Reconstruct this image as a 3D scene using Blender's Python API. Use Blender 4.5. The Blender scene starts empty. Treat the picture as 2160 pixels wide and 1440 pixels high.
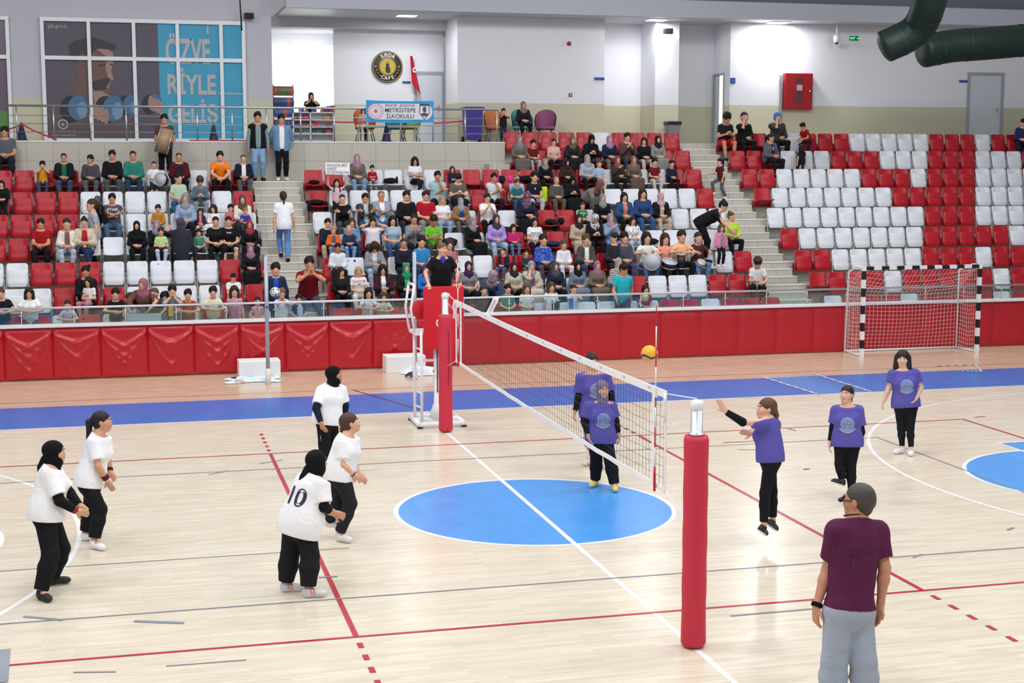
import os
for _k in ("OPENBLAS_NUM_THREADS", "OMP_NUM_THREADS", "MKL_NUM_THREADS"): os.environ.setdefault(_k, "1")
import bpy, bmesh, math, random
import numpy as np
from mathutils import Vector, Matrix
from mathutils.bvhtree import BVHTree
random.seed(7); RNG = np.random.RandomState(7)
S = bpy.context.scene
COL = S.collection
PI = math.pi

# ------------------------------------------------------------------ camera, world, lights, exposure
CAM = np.array([-4.924, -17.859, 4.505]); PITCH, YAW, FPX = .124077, .252964, 3074.9
cam = bpy.data.cameras.new('camera'); co = bpy.data.objects.new('camera', cam); COL.objects.link(co)
co.location = CAM; co.rotation_euler = (PI/2-PITCH, 0, -YAW)
cam.sensor_width = 36; cam.lens = FPX*36/2160; cam.clip_end = 300
S.camera = co
W = bpy.data.worlds.new('hall_air'); S.world = W; W.use_nodes = True
W.node_tree.nodes['Background'].inputs[0].default_value = (.93, .96, 1, 1)
W.node_tree.nodes['Background'].inputs[1].default_value = .30
vs = S.view_settings
vs.view_transform = 'Standard'; vs.look = 'None'; vs.gamma = 1; vs.exposure = 0.0; vs.use_curve_mapping = False

def area(name, loc, sx, sy, power, rot=(0, 0, 0), col=(1, 1, 1)):
    l = bpy.data.lights.new(name, 'AREA'); l.shape = 'RECTANGLE'; l.size = sx; l.size_y = sy; l.energy = power; l.color = col
    o = bpy.data.objects.new(name, l); COL.objects.link(o); o.location = loc; o.rotation_euler = rot
    return o
for x in (-12, -4, 4, 12):                                    # high-bay lamps of the hall, above the frame
    for y in (-12, -4, 4):
        area('high_bay_light', (x, y, 11.5), 2.5, 2.5, 360)
    area('high_bay_light', (x+3, 12, 10.8), 2.2, 1.6, 300, (.35, 0, 0))

# ------------------------------------------------------------------ measuring: pixel -> point on a plane of the hall
_cy, _sy, _cp, _sp = math.cos(YAW), math.sin(YAW), math.cos(PITCH), math.sin(PITCH)
C_R = np.array([_cy, -_sy, 0.]); C_F = np.array([_sy*_cp, _cy*_cp, -_sp]); C_U = np.cross(C_R, C_F)
def ray(u, v): return C_F + C_R*((u-1080)/FPX) + C_U*((720-v)/FPX)
def at(u, v, ax=2, c=0.):
    d = ray(u, v); return CAM + d*((c-CAM[ax])/d[ax])
def atd(u, v, D): return CAM + ray(u, v)*D
def depth(P): return float((np.asarray(P)-CAM) @ C_F)
def pix(P):
    d = np.asarray(P, float)-CAM; z = d @ C_F
    return 1080+FPX*(d @ C_R)/z, 720-FPX*(d @ C_U)/z

# ------------------------------------------------------------------ materials
def lin(c):
    if isinstance(c, str):
        if len(c) == 3: c = c[0]*2+c[1]*2+c[2]*2
        c = [int(c[i:i+2], 16)/255 for i in (0, 2, 4)]
    return tuple(x/12.92 if x < .04045 else ((x+.055)/1.055)**2.4 for x in c)
MATS = {}
def mat(name, c, rough=.6, metal=0, spec=.5, bump=0, bscale=40, emit=0, vary=0, coat=0):
    key = (name, str(c), rough, metal, bump, emit)
    if key in MATS: return MATS[key]
    m = bpy.data.materials.new(name); m.use_nodes = True; nt = m.node_tree; b = nt.nodes['Principled BSDF']
    L = lin(c); b.inputs['Base Color'].default_value = (*L, 1)
    b.inputs['Roughness'].default_value = rough; b.inputs['Metallic'].default_value = metal
    b.inputs['Specular IOR Level'].default_value = spec
    if coat: b.inputs['Coat Weight'].default_value = coat
    if emit:
        b.inputs['Emission Color'].default_value = (*L, 1); b.inputs['Emission Strength'].default_value = emit
    if bump or vary:
        tc = nt.nodes.new('ShaderNodeTexCoord'); n = nt.nodes.new('ShaderNodeTexNoise'); n.inputs['Scale'].default_value = bscale
        n.inputs['Detail'].default_value = 4
        nt.links.new(tc.outputs['Object'], n.inputs['Vector'])
        if bump:
            bp = nt.nodes.new('ShaderNodeBump'); bp.inputs['Strength'].default_value = bump; bp.inputs['Distance'].default_value = .02
            nt.links.new(n.outputs['Fac'], bp.inputs['Height']); nt.links.new(bp.outputs['Normal'], b.inputs['Normal'])
        if vary:
            r = nt.nodes.new('ShaderNodeMapRange'); r.inputs['To Min'].default_value = 1-vary; r.inputs['To Max'].default_value = 1+vary
            mx = nt.nodes.new('ShaderNodeMix'); mx.data_type = 'RGBA'; mx.blend_type = 'MULTIPLY'; mx.inputs['Factor'].default_value = 1
            mx.inputs['A'].default_value = (*L, 1)
            nt.links.new(n.outputs['Fac'], r.inputs['Value']); nt.links.new(r.outputs['Result'], mx.inputs['B'])
            nt.links.new(mx.outputs['Result'], b.inputs['Base Color'])
    MATS[key] = m
    return m
def cloth(c):
    key = ('cloth', c)
    if key in MATS: return MATS[key]
    m, nt, b, N, L = nodes('cloth', .85, .2); b.inputs['Base Color'].default_value = (*lin(c[:6]), 1)
    tc = N('TexCoord'); mp = N('Mapping'); mp.inputs['Scale'].default_value = (7, 7, 4.5); n = N('TexNoise'); n.inputs['Scale'].default_value = 1; n.inputs['Detail'].default_value = 2.5; n.inputs['Distortion'].default_value = 1.2
    sep = next((k for k in '/|%' if k in c), None)
    if sep:                                                     # a/b rings, a|b upright stripes, a%b patches
        t = N('TexNoise') if sep == '%' else N('TexWave', bands_direction='Z' if sep == '/' else 'X'); t.inputs['Scale'].default_value = 24 if sep == '%' else 7
        cr = N('ValToRGB'); cr.color_ramp.interpolation = 'CONSTANT'; cr.color_ramp.elements[1].position = .58 if sep == '%' else .5
        for e, k in zip(cr.color_ramp.elements, c.split(sep)): e.color = (*lin(k), 1)
        L(tc.outputs['Object'], t.inputs['Vector']); L(t.outputs['Fac'], cr.inputs['Fac']); L(cr.outputs['Color'], b.inputs['Base Color'])
    n2 = N('TexNoise'); n2.inputs['Scale'].default_value = 160; b1 = N('Bump'); b1.inputs['Strength'].default_value = .55; b1.inputs['Distance'].default_value = .035
    b2 = N('Bump'); b2.inputs['Strength'].default_value = .12; b2.inputs['Distance'].default_value = .004
    L(tc.outputs['Object'], mp.inputs['Vector']); L(mp.outputs['Vector'], n.inputs['Vector']); L(tc.outputs['Object'], n2.inputs['Vector'])
    L(n.outputs['Fac'], b1.inputs['Height']); L(n2.outputs['Fac'], b2.inputs['Height']); L(b1.outputs['Normal'], b2.inputs['Normal']); L(b2.outputs['Normal'], b.inputs['Normal'])
    MATS[key] = m; return m
def skinm(c): return mat('skin', c, .5, spec=.4)

def nodes(name, rough=.5, spec=.5):
    m = bpy.data.materials.new(name); m.use_nodes = True; nt = m.node_tree; b = nt.nodes['Principled BSDF']
    b.inputs['Roughness'].default_value = rough; b.inputs['Specular IOR Level'].default_value = spec
    def N(t, **k):
        n = nt.nodes.new('ShaderNode'+t)
        for a, v in k.items():
            if a.startswith('i_'): n.inputs[a[2:].replace('_', ' ')].default_value = v
            else: setattr(n, a, v)
        return n
    return m, nt, b, N, nt.links.new

# ------------------------------------------------------------------ meshes and objects
class MB:
    """collects verts/faces (with a material index per face) for ONE mesh object"""
    def __init__(s): s.v = []; s.f = []; s.m = []; s.sm = []
    def add(s, vs, fs, mi=0, smooth=False):
        o = len(s.v); s.v += [tuple(map(float, p)) for p in vs]
        for f in fs: s.f.append([i+o for i in f]); s.m.append(mi); s.sm.append(smooth)
        return s
    def quad(s, a, b, c, d, mi=0): return s.add([a, b, c, d], [(0, 1, 2, 3)], mi)
    def box(s, lo, hi, mi=0, M=None, bev=0):
        (x, y, z), (X, Y, Z) = lo, hi
        if bev:
            b = bmesh.new(); bmesh.ops.create_cube(b, size=1)
            for v in b.verts: v.co = Vector(((x+X)/2+v.co.x*(X-x), (y+Y)/2+v.co.y*(Y-y), (z+Z)/2+v.co.z*(Z-z)))
            bmesh.ops.bevel(b, geom=b.edges[:], offset=bev, segments=2, profile=.5, affect='EDGES')
            b.verts.index_update(); vs = [v.co.copy() for v in b.verts]; fs = [[v.index for v in f.verts] for f in b.faces]; b.free()
        else:
            vs = [(x, y, z), (X, y, z), (X, Y, z), (x, Y, z), (x, y, Z), (X, y, Z), (X, Y, Z), (x, Y, Z)]
            fs = [(3, 2, 1, 0), (4, 5, 6, 7), (0, 1, 5, 4), (1, 2, 6, 5), (2, 3, 7, 6), (3, 0, 4, 7)]
        if M is not None: vs = [M @ Vector(p) for p in vs]
        return s.add(vs, fs, mi)
    def tube(s, pts, r, n=10, mi=0, cap=True, r2=None):
        pts = [Vector(p) for p in pts]; N = len(pts); vs = []; fs = []
        rs = [r]*N if r2 is None else [r+(r2-r)*i/(N-1) for i in range(N)]
        if not isinstance(r, (int, float)): rs = list(r)
        t0 = (pts[1]-pts[0]).normalized(); a = t0.orthogonal().normalized()
        for i, p in enumerate(pts):
            t = ((pts[min(i+1, N-1)]-p).normalized()+(p-pts[max(i-1, 0)]).normalized()).normalized()
            a = (a-t*a.dot(t)).normalized(); b = t.cross(a)
            for k in range(n):
                w = 2*PI*k/n; vs.append(p+(a*math.cos(w)+b*math.sin(w))*rs[i])
        for i in range(N-1):
            for k in range(n):
                k2 = (k+1) % n; fs.append((i*n+k, i*n+k2, (i+1)*n+k2, (i+1)*n+k))
        s.add(vs, fs, mi, True)
        if cap:
            o = len(s.v)-N*n
            s.f.append([o+k for k in range(n)][::-1]); s.m.append(mi); s.sm.append(False)
            s.f.append([o+(N-1)*n+k for k in range(n)]); s.m.append(mi); s.sm.append(False)
        return s
    def lathe(s, prof, n=24, mi=0, M=None, smooth=True):
        vs = []; fs = []; N = len(prof)
        for r, z in prof:
            for k in range(n): vs.append((r*math.cos(2*PI*k/n), r*math.sin(2*PI*k/n), z))
        for i in range(N-1):
            for k in range(n):
                k2 = (k+1) % n; fs.append((i*n+k, i*n+k2, (i+1)*n+k2, (i+1)*n+k))
        fs.append(list(range(n))[::-1]); fs.append([(N-1)*n+k for k in range(n)])
        if M is not None: vs = [M @ Vector(p) for p in vs]
        return s.add(vs, fs, mi, smooth)
    def grid(s, fn, nu, nv, mi=0, smooth=True):
        vs = [fn(i/nu, j/nv) for j in range(nv+1) for i in range(nu+1)]
        fs = [(j*(nu+1)+i, j*(nu+1)+i+1, (j+1)*(nu+1)+i+1, (j+1)*(nu+1)+i) for j in range(nv) for i in range(nu)]
        return s.add(vs, fs, mi, smooth)
    def mesh(s, name, mats):
        me = bpy.data.meshes.new(name); me.from_pydata(s.v, [], s.f)
        me.polygons.foreach_set('material_index', s.m); me.polygons.foreach_set('use_smooth', s.sm)
        for m in (mats if isinstance(mats, (list, tuple)) else [mats]): me.materials.append(m)
        me.update(); return me
    def obj(s, name, mats, parent=None, loc=None, rz=0):
        return link(name, s.mesh(name, mats), parent, loc, rz)
def link(name, data, parent=None, loc=None, rz=0):
    o = bpy.data.objects.new(name, data); COL.objects.link(o)
    if parent is not None: o.parent = parent
    if loc is not None: o.location = tuple(map(float, loc))
    if rz: o.rotation_euler.z = rz
    return o
def tag(o, label, cat, group=None):
    o['label'] = label; o['category'] = cat
    if group: o['group'] = group
    return o
def thing(name, label, cat, loc=(0, 0, 0), rz=0, group=None):
    return tag(link(name, None, None, loc, rz), label, cat, group)
def struct(o): o['kind'] = 'structure'; return o
def text_mesh(txt, size, M, ax='CENTER', ext=0, bold=False, sx=1, space=1):
    """lettering as a mesh: verts, faces placed by M (x right, y up)"""
    c = bpy.data.curves.new('lettering', 'FONT'); c.body = txt; c.size = size; c.align_x = ax; c.align_y = 'CENTER'; c.extrude = ext
    if bold: c.offset = size*(.022 if bold is True else bold)
    c.space_line = .9; c.space_character = space
    o = bpy.data.objects.new('lettering', c); COL.objects.link(o)
    dg = bpy.context.evaluated_depsgraph_get(); me = bpy.data.meshes.new_from_object(o.evaluated_get(dg))
    vs = [M @ Vector((v.co.x*sx, v.co.y, v.co.z)) for v in me.vertices]; fs = [list(p.vertices) for p in me.polygons]
    bpy.data.objects.remove(o); bpy.data.curves.remove(c); bpy.data.meshes.remove(me)
    return vs, fs
def frame(o, x, y):
    """matrix with origin o, x axis, y axis (z = x cross y)"""
    x = Vector(x).normalized(); y = Vector(y); y = (y-x*y.dot(x)).normalized(); z = x.cross(y)
    M = Matrix((x, y, z)).transposed().to_4x4(); M.translation = Vector(o); return M
WALLF = lambda x, y, z: frame((x, y, z), (1, 0, 0), (0, 0, 1))    # writing on a plane that faces the court (-y)
# ------------------------------------------------------------------ implicit bodies: smooth unions of rounded shapes, meshed as one skin
A3 = lambda *x: np.array(x, float)
def nz(v): return v/(np.linalg.norm(v)+1e-9)
class Field:
    def __init__(s): s.p = []; s.cut = []
    def rc(s, a, b, ra, rb, k=.02, cuts=None, sub=False): s.p.append(('c', np.asarray(a, float), np.asarray(b, float), ra, rb, k, cuts, sub)); return s
    def ell(s, c, R, r, k=.02, cuts=None, sub=False): s.p.append(('e', np.asarray(c, float), np.asarray(R, float), np.asarray(r, float), 0, k, cuts, sub)); return s
    def plane(s, p, n): s.cut.append((np.asarray(p, float), nz(np.asarray(n, float)))); return s
    def __call__(s, P):
        D = np.full(len(P), 9.)
        for t, a, b, c, d, k, cuts, sub in s.p:
            if t == 'c':
                ba = b-a; L = ba @ ba+1e-12; q = P-a; h = np.clip((q @ ba)/L, 0, 1)
                e = np.sqrt(((q-h[:, None]*ba)**2).sum(1))-(c+(d-c)*h)
            else:
                q = (P-a) @ b.T/c; k0 = np.sqrt((q*q).sum(1)); k1 = np.sqrt(((q/c)**2).sum(1))+1e-9
                e = k0*(k0-1)/k1
            if cuts:
                for p, n in cuts: e = np.maximum(e, (P-p) @ n)
            if sub: D = np.maximum(D, -e); continue
            if k > 0:
                h = np.maximum(k-np.abs(D-e), 0)/k; D = np.minimum(D, e)-h*h*k*.25
            else: D = np.minimum(D, e)
        for p, n in s.cut: D = np.maximum(D, (P-p) @ n)
        return D
    def box(s):
        lo = np.full(3, 1e9); hi = -lo
        for t, a, b, c, d, k, cuts, sub in s.p:
            if sub: continue
            if t == 'c': pts = [(a, c), (b, d)]
            else: pts = [(a, float(np.max(c)))]
            for p, r in pts: lo = np.minimum(lo, p-r); hi = np.maximum(hi, p+r)
        return lo, hi
def sdf_mesh(F, h, B=4):
    lo, hi = F.box(); lo = lo-2.5*h; hi = hi+2.5*h; bs = B*h
    n = np.maximum(np.ceil((hi-lo)/bs).astype(int), 1)
    g = np.stack(np.meshgrid(*[np.arange(k) for k in n], indexing='ij'), -1).reshape(-1, 3)
    d = F(lo+(g+.5)*bs); g = g[np.abs(d) < bs*1.25]
    l = np.stack(np.meshgrid(*[np.arange(B+1)]*3, indexing='ij'), -1).reshape(-1, 3)
    V = F((lo+(g[:, None]*B+l[None])*h).reshape(-1, 3)).reshape(-1, B+1, B+1, B+1)
    V = np.where(np.abs(V) < 1e-9, 1e-9, V)
    cs = [V[:, i:B+i, j:B+j, k:B+k] for i in (0, 1) for j in (0, 1) for k in (0, 1)]
    st = np.stack(cs, -1); neg = st < 0; act = neg.any(-1) & ~neg.all(-1)
    bi, ci, cj, ck = np.nonzero(act); c = st[bi, ci, cj, ck]
    cell = g[bi]*B+np.stack([ci, cj, ck], -1)
    off = np.array([(i, j, k) for i in (0, 1) for j in (0, 1) for k in (0, 1)], float)
    acc = np.zeros((len(c), 3)); cnt = np.zeros(len(c))
    for a in range(8):
        for b in range(a+1, 8):
            if abs(off[a]-off[b]).sum() != 1: continue
            m = (c[:, a] < 0) != (c[:, b] < 0); t = c[:, a]/(c[:, a]-c[:, b]+1e-12)
            p = off[a]+np.clip(t, 0, 1)[:, None]*(off[b]-off[a]); acc[m] += p[m]; cnt[m] += 1
    verts = lo+(cell+acc/cnt[:, None])*h
    N = n*B+2; key = (cell[:, 0]*N[1]+cell[:, 1])*N[2]+cell[:, 2]
    so = np.argsort(key); ks = key[so]
    def find(cc):
        q = (cc[:, 0]*N[1]+cc[:, 1])*N[2]+cc[:, 2]; i = np.clip(np.searchsorted(ks, q), 0, len(ks)-1)
        return np.where(ks[i] == q, so[i], -1)
    faces = []
    for ax, ci in ((0, 4), (1, 2), (2, 1)):
        m = (c[:, 0] < 0) != (c[:, ci] < 0); cc = cell[m]; flip = c[m, 0] < 0
        e1 = np.zeros(3, int); e2 = np.zeros(3, int); e1[(ax+1) % 3] = 1; e2[(ax+2) % 3] = 1
        q = np.stack([find(cc), find(cc-e1), find(cc-e1-e2), find(cc-e2)], -1)
        ok = (q >= 0).all(1); q = q[ok]; flip = flip[ok]
        faces.append(np.where(flip[:, None], q, q[:, ::-1]))
    return verts, np.concatenate(faces)
def np_mesh(name, v, f, mats, mi=None):
    me = bpy.data.meshes.new(name); me.vertices.add(len(v)); me.vertices.foreach_set('co', v.astype(np.float32).ravel())
    k = f.shape[1]; me.loops.add(f.size); me.loops.foreach_set('vertex_index', f.astype(np.int32).ravel())
    me.polygons.add(len(f)); me.polygons.foreach_set('loop_start', np.arange(0, f.size, k, dtype=np.int32))
    me.polygons.foreach_set('use_smooth', np.ones(len(f), bool))
    for m in mats: me.materials.append(m)
    if mi is not None: me.polygons.foreach_set('material_index', mi.astype(np.int32))
    me.update(); me.validate(); return me
def sdf_obj(name, F, h, mats, mi=None, parent=None, loc=None):
    v, f = sdf_mesh(F, h)
    return link(name, np_mesh(name, v, f, mats if isinstance(mats, list) else [mats], None if mi is None else mi(v[f].mean(1))), parent, loc)

# ------------------------------------------------------------------ people
def basis(r, u):
    """rows: right, forward, up"""
    u = nz(u); r = nz(r-u*(r @ u)); return np.stack([r, np.cross(u, r), u])
def elbow(a, b, l1, l2, pole):
    d = b-a; L = np.linalg.norm(d)
    if L > (l1+l2)*.995: s = (l1+l2)*.995/L; b = a+d*s; d = b-a; L = np.linalg.norm(d)
    x = (l1*l1-l2*l2+L*L)/(2*L); hgt = math.sqrt(max(l1*l1-x*x, 0)); n = d/L
    p = pole-n*(pole @ n); return a+n*x+nz(p)*hgt, b
class Body:
    """joints J (3-D points, metres), s size, g girth, hs head size; builds fields for skin, clothes, hair"""
    def __init__(s, J, size=1., girth=1., head=1., hr=None, bust=0):
        s.J = {k: np.asarray(v, float) for k, v in J.items()}; s.s = size; s.g = girth; s.bust = bust; s.hs = head*size
        J = s.J; s.R = basis(J['shR']-J['shL'], J['neck']-J['pel'])
        s.RP = basis(J['hipR']-J['hipL'], J['neck']-J['pel'])
        s.H = hr if hr is not None else s.R
    def h(s, x, y, z): return s.J['head']+np.array([x, y, z])*s.hs @ s.H
    def t(s, x, y, z, o='neck'): return s.J[o]+np.array([x, y, z])*s.s @ s.R
    def torso(s, F, inf=0., hem=None):
        J, q, g, R = s.J, s.s, s.g, s.R; i = inf
        up = J['neck']-J['pel']; P = lambda f, y=0: J['pel']+up*f+R[1]*y*q
        sh = np.linalg.norm(J['shR']-J['shL'])/2
        E = lambda c, rx, ry, rz, k, RR=R: F.ell(c, RR, A3(rx*q*g+i, ry*q*g+i, rz*q+i), k*q)
        E(P(.0, -.01), .162, .122, .13, .05, s.RP); E(P(.32), .14, .106, .17, .09)
        E(P(.68, .005), .158, .118, .2, .09)
        F.rc(J['shL']-R[2]*.015*q, J['shR']-R[2]*.015*q, .054*q*g+i*.7, .054*q*g+i*.7, .06*q)
        for x in 'LR': F.rc(J['neck']+R[2]*.0*q, J['sh'+x], .052*q+i*.5, .048*q*g+i*.6, .05*q)
        if s.bust: 
            for x in (-.075, .075): E(P(.62, .085)+R[0]*x*q, .075, .07, .075, .05)
        F.rc(J['neck']+R[2]*.03*q, J['neck']-R[2]*.1*q, .055*q, .09*q*g+i*.4, .05*q)
        return F
    def hand(s, F, sd, fine):
        J, q = s.J, s.s; w = J['wr'+sd]; d = J['tip'+sd]-w; d = nz(d); L = .175*q
        f = nz(w-J['el'+sd]); n0 = J.get('pal'+sd)
        if n0 is None: n0 = np.cross(d, np.cross(s.R[0]*(1 if sd == 'L' else -1), d))     # palms towards the body
        n = n0-d*(n0 @ d)
        if np.linalg.norm(n) < .05: n = s.R[1]-d*(s.R[1] @ d)+s.R[2]*.01-d*(s.R[2] @ d)*.01
        n = nz(n); x = np.cross(n, d)*(1 if sd == 'R' else -1)                      # x: towards the thumb
        c = J.get('curl', .35)
        F.ell(w+d*.045*q, np.stack([x, n, d]), A3(.04, .017, .056)*q, .012*q)
        F.rc(w-f*.02*q, w+d*.03*q, .026*q, .024*q, .02*q)
        for i, (o, ln) in enumerate(((.028, .075), (.009, .085), (-.01, .078), (-.028, .06))):
            b = w+d*.088*q+x*o*q; m = b+(d*math.cos(c)+n*math.sin(c)+x*o*1.4)*ln*.5*q
            e = m+(d*math.cos(c*2.2)+n*math.sin(c*2.2))*ln*.5*q
            F.rc(b-d*.02*q, m, .0105*q, .0095*q, .006*q); F.rc(m, e, .0095*q, .0075*q, .003*q)
        b = w+d*.03*q+x*.03*q; m = b+(d*.6+x*.75+n*.25)*.042*q; F.rc(w+d*.02*q+x*.015*q, m, .016*q, .012*q, .012*q); F.rc(m, m+(d*.85+x*.3+n*.3)*.034*q, .0115*q, .009*q, .004*q)
    def skin(s, fine=False, la=1., ll=1., ears=True):
        """la, ll: slimmer arms / legs under sleeves / trousers"""
        F = Field(); J, q, g = s.J, s.s, s.g
        s.torso(F, -.008*q)
        hb = s.hs; H = s.H; h = s.h
        F.ell(h(0, -.012, .03), H, A3(.076, .096, .09)*hb, .03*hb); F.ell(h(0, .028, -.035), H, A3(.061, .066, .082)*hb, .05*hb)
        F.ell(h(0, .05, -.085), H, A3(.04, .038, .03)*hb, .03*hb)
        F.rc(h(0, -.02, -.06), J['neck']-s.R[2]*.02*q, .056*hb*.95, .06*q, .03*q)
        if fine:
            for x in (-1, 1): F.ell(h(.031*x, .098, .006), H, A3(.017, .012, .011)*hb, 0, sub=True)
            for x in (-1, 1): F.ell(h(.03*x, .076, .005), H, A3(.0145, .0145, .0125)*hb, .004*hb)
            for x in (-1, 1): F.rc(h(.014*x, .098, .03), h(.045*x, .086, .03), .009*hb, .006*hb, .012*hb)
            F.ell(h(0, .092, -.056), H, A3(.022, .012, .006)*hb, .006*hb); F.ell(h(0, .09, -.068), H, A3(.019, .012, .006)*hb, .006*hb)
            for x in (-1, 1): F.ell(h(.04*x, .06, -.025), H, A3(.026, .026, .026)*hb, .03*hb)
        F.rc(h(0, .086, .002), h(0, .1, -.024), .009*hb, .0125*hb, .012*hb)
        if ears:
            for x in (-1, 1): F.ell(h(.078*x, -.008, -.005), H, A3(.011, .019, .03)*hb, .008*hb)
        for sd in 'LR':
            a, b, c = J['sh'+sd], J['el'+sd], J['wr'+sd]
            ga = g*la; F.rc(a, b, .048*q*ga, .039*q*ga, .03*q); F.rc(b, b+(c-b)*.3, .039*q*ga, .04*q*ga, .02*q); F.rc(b+(c-b)*.3, c, .04*q*ga, .026*q, .02*q); s.hand(F, sd, fine)
            a, b, c, d = J['hip'+sd], J['kn'+sd], J['an'+sd], J['toe'+sd]
            gl = g*ll; F.rc(a, b, .084*q*gl, .056*q*gl, .04*q); F.rc(b, b+(c-b)*.35, .054*q*gl, .055*q*gl, .015*q); F.rc(b+(c-b)*.35, c, .055*q*gl, .036*q, .03*q)
            F.rc(c-A3(0, 0, .02)*q, c+(d-c)*.3, .036*q, .03*q, .02*q)
        return F
    def skin_mi(s, fine=False):
        def f(c):
            l = (c-s.J['head']) @ s.H.T/s.hs; m = np.zeros(len(c), int)
            ax = np.abs(l[:, 0])-.031; fr = (l[:, 1] > .05) & (l[:, 1] < .125)
            if fine: m[(np.abs(ax) < .014) & (np.abs(l[:, 2]-.005) < .0052) & fr] = 3
            m[(np.abs(ax) < (.007 if fine else .013)) & (np.abs(l[:, 2]-.005) < .0065) & fr] = 1
            m[(np.abs(ax) < .019) & (np.abs(l[:, 2]-.033+.12*np.maximum(ax, 0)) < .0045) & fr] = 1
            m[(np.abs(l[:, 0]) < .022) & (np.abs(l[:, 2]+.061) < .008) & (l[:, 1] > .07) & (l[:, 1] < .125)] = 2
            return m
        return f
    def top(s, sleeve=.62, inf=.016, hem=.12, loose=0., slot=0):
        """sleeve: 0 none, <1 share of upper arm, 1.. share of forearm +1, 2 full"""
        F = Field(); J, q, g, R = s.J, s.s, s.g, s.R; i = inf*q
        s.torso(F, i)
        up = nz(J['neck']-J['pel'])
        if loose or hem > .05:
            F.ell(J['pel']-R[1]*.005*q+up*.02*q, s.R, A3(.172*q*g+i+loose*q, .128*q*g+i+loose*q, (hem+.28)*q), .07*q)
        for sd in 'LR':
            a, b, c = J['sh'+sd], J['el'+sd], J['wr'+sd]
            if sleeve <= 0: continue
            t = min(sleeve, 1); e = a+(b-a)*t; d = nz(b-a)
            cut = [(e, d)] if sleeve < 1 else None
            lo = loose*.35*q
            F.rc(a-d*.01, a+(b-a)*min(t+.1, 1), .056*q*g+i, .043*q*g+i*1.2+lo, .03*q, cut)
            if sleeve > 1:
                e = b+(c-b)*min(sleeve-1, .98); d = nz(c-b); F.rc(b, c, .043*q*g+i*1.1, .03*q+i*.9, .02*q, [(e, d)])
        F.plane(J['pel']-up*hem*q, -up)
        F.plane(J['neck']+R[2]*.012*q+R[1]*.0*q, R[2]+R[1]*.35)
        if slot: F.ell(s.t(0, .2, -.25), R, A3(slot, .2, .62)*q, 0, sub=True)
        return F
    def legs(s, inf=.014, to=1.9, loose=0., waist=.08):
        """to: <1 share of thigh (shorts), 1..2 share of shin"""
        F = Field(); J, q, g = s.J, s.s, s.g; i = inf*q
        F.ell(J['pel']-s.R[1]*.008*q, s.RP, A3(.166*q*g+i, .126*q*g+i, .14*q), .06*q)
        for sd in 'LR':
            a, b, c = J['hip'+sd], J['kn'+sd], J['an'+sd]; lo = loose*q
            if to < 1:
                d = nz(b-a); F.rc(a, b, .088*q*g+i, .07*q*g+i+lo, .05*q, [(a+(b-a)*to, d)])
            else:
                F.rc(a, b, .088*q*g+i, .058*q*g+i+lo*.6, .045*q)
                d = nz(c-b); e = b+(c-b)*(to-1); F.rc(b, b+(c-b)*.35, .057*q*g+i+lo*.6, .057*q*g+i+lo, .03*q, [(e, d)]); F.rc(b+(c-b)*.35, c, .057*q*g+i+lo, .042*q+i+lo, .03*q, [(e, d)])
        F.plane(J["pel"]+A3(0, 0, waist*q), A3(0, 0, 1))
        return F
    def skirt(s, to=1.7):
        """long coat / dress over the legs"""
        F = s.legs(.03, to, .02, .1); J, q, g = s.J, s.s, s.g
        m = lambda a: (J[a+'L']+J[a+'R'])/2
        F.rc(m('hip'), m('kn'), .12*q*g, .1*q*g, .09*q); b, c = m('kn'), m('an'); e = b+(c-b)*(to-1); F.rc(b, c, .1*q*g, .12*q*g, .08*q, [(e, nz(c-b))])
        return F
    def shoe(s, sd, big=1.):
        J, q = s.J, s.s; c, d = J['an'+sd], J['toe'+sd]; f = nz(d-c-A3(0, 0, 1)*0); v = d-c
        dn = J.get('dn'+sd); dn = A3(0, 0, -1) if dn is None else dn
        f = nz(v-dn*(v @ dn)); x = np.cross(dn, f)
        F = Field(); heel = c+dn*.045*q-f*.03*q; to = heel+f*.2*q*big
        M = np.stack([x, f, dn])
        F.ell(heel+f*.015*q, M, A3(.037, .052, .05)*q*big, .02*q); F.ell(heel+f*.105*q, M, A3(.043, .1, .04)*q*big, .03*q); F.ell(to-f*.03*q+dn*.01*q, M, A3(.042, .06, .034)*q*big, .03*q)
        F.rc(c, heel+f*.04*q, .043*q, .045*q, .03*q, [(c-dn*.012*q, -dn)])
        F.plane(c+dn*.085*q, dn); s_p = c+dn*.066*q
        def mi(ce):
            m = ((ce-s_p) @ dn > 0).astype(int); t = (ce-heel) @ f/q
            m[(m == 0) & ((np.abs(t-.075-.25*((ce-s_p) @ dn)) < .009) | (np.abs(t-.105-.25*((ce-s_p) @ dn)) < .009))] = 2; return m
        return F, mi
    # hair styles and head coverings
    def hair(s, style):
        F = Field(); h, H, b = s.h, s.H, s.hs; q = s.s
        if style in ('hijab', 'cap_hijab'):
            F.ell(h(0, -.015, .03), H, A3(.092, .112, .104)*b, .03*b); F.ell(h(0, .0, -.055), H, A3(.086, .096, .11)*b, .04*b)
            F.rc(h(0, -.005, -.1), s.J['neck']+s.R[1]*.015*q-s.R[2]*.02*q, .072*b, .095*q, .05*q)
            F.ell(s.t(0, .03, -.045), s.R, A3(.15*s.g, .115*s.g, .1)*q, .06*q); F.ell(s.t(0, .07, -.13), s.R, A3(.085, .075, .12)*q, .05*q)
            F.ell(h(0, .125, -.022), H, A3(.059, .085, .087)*b, 0, sub=True)
            return F
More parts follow.
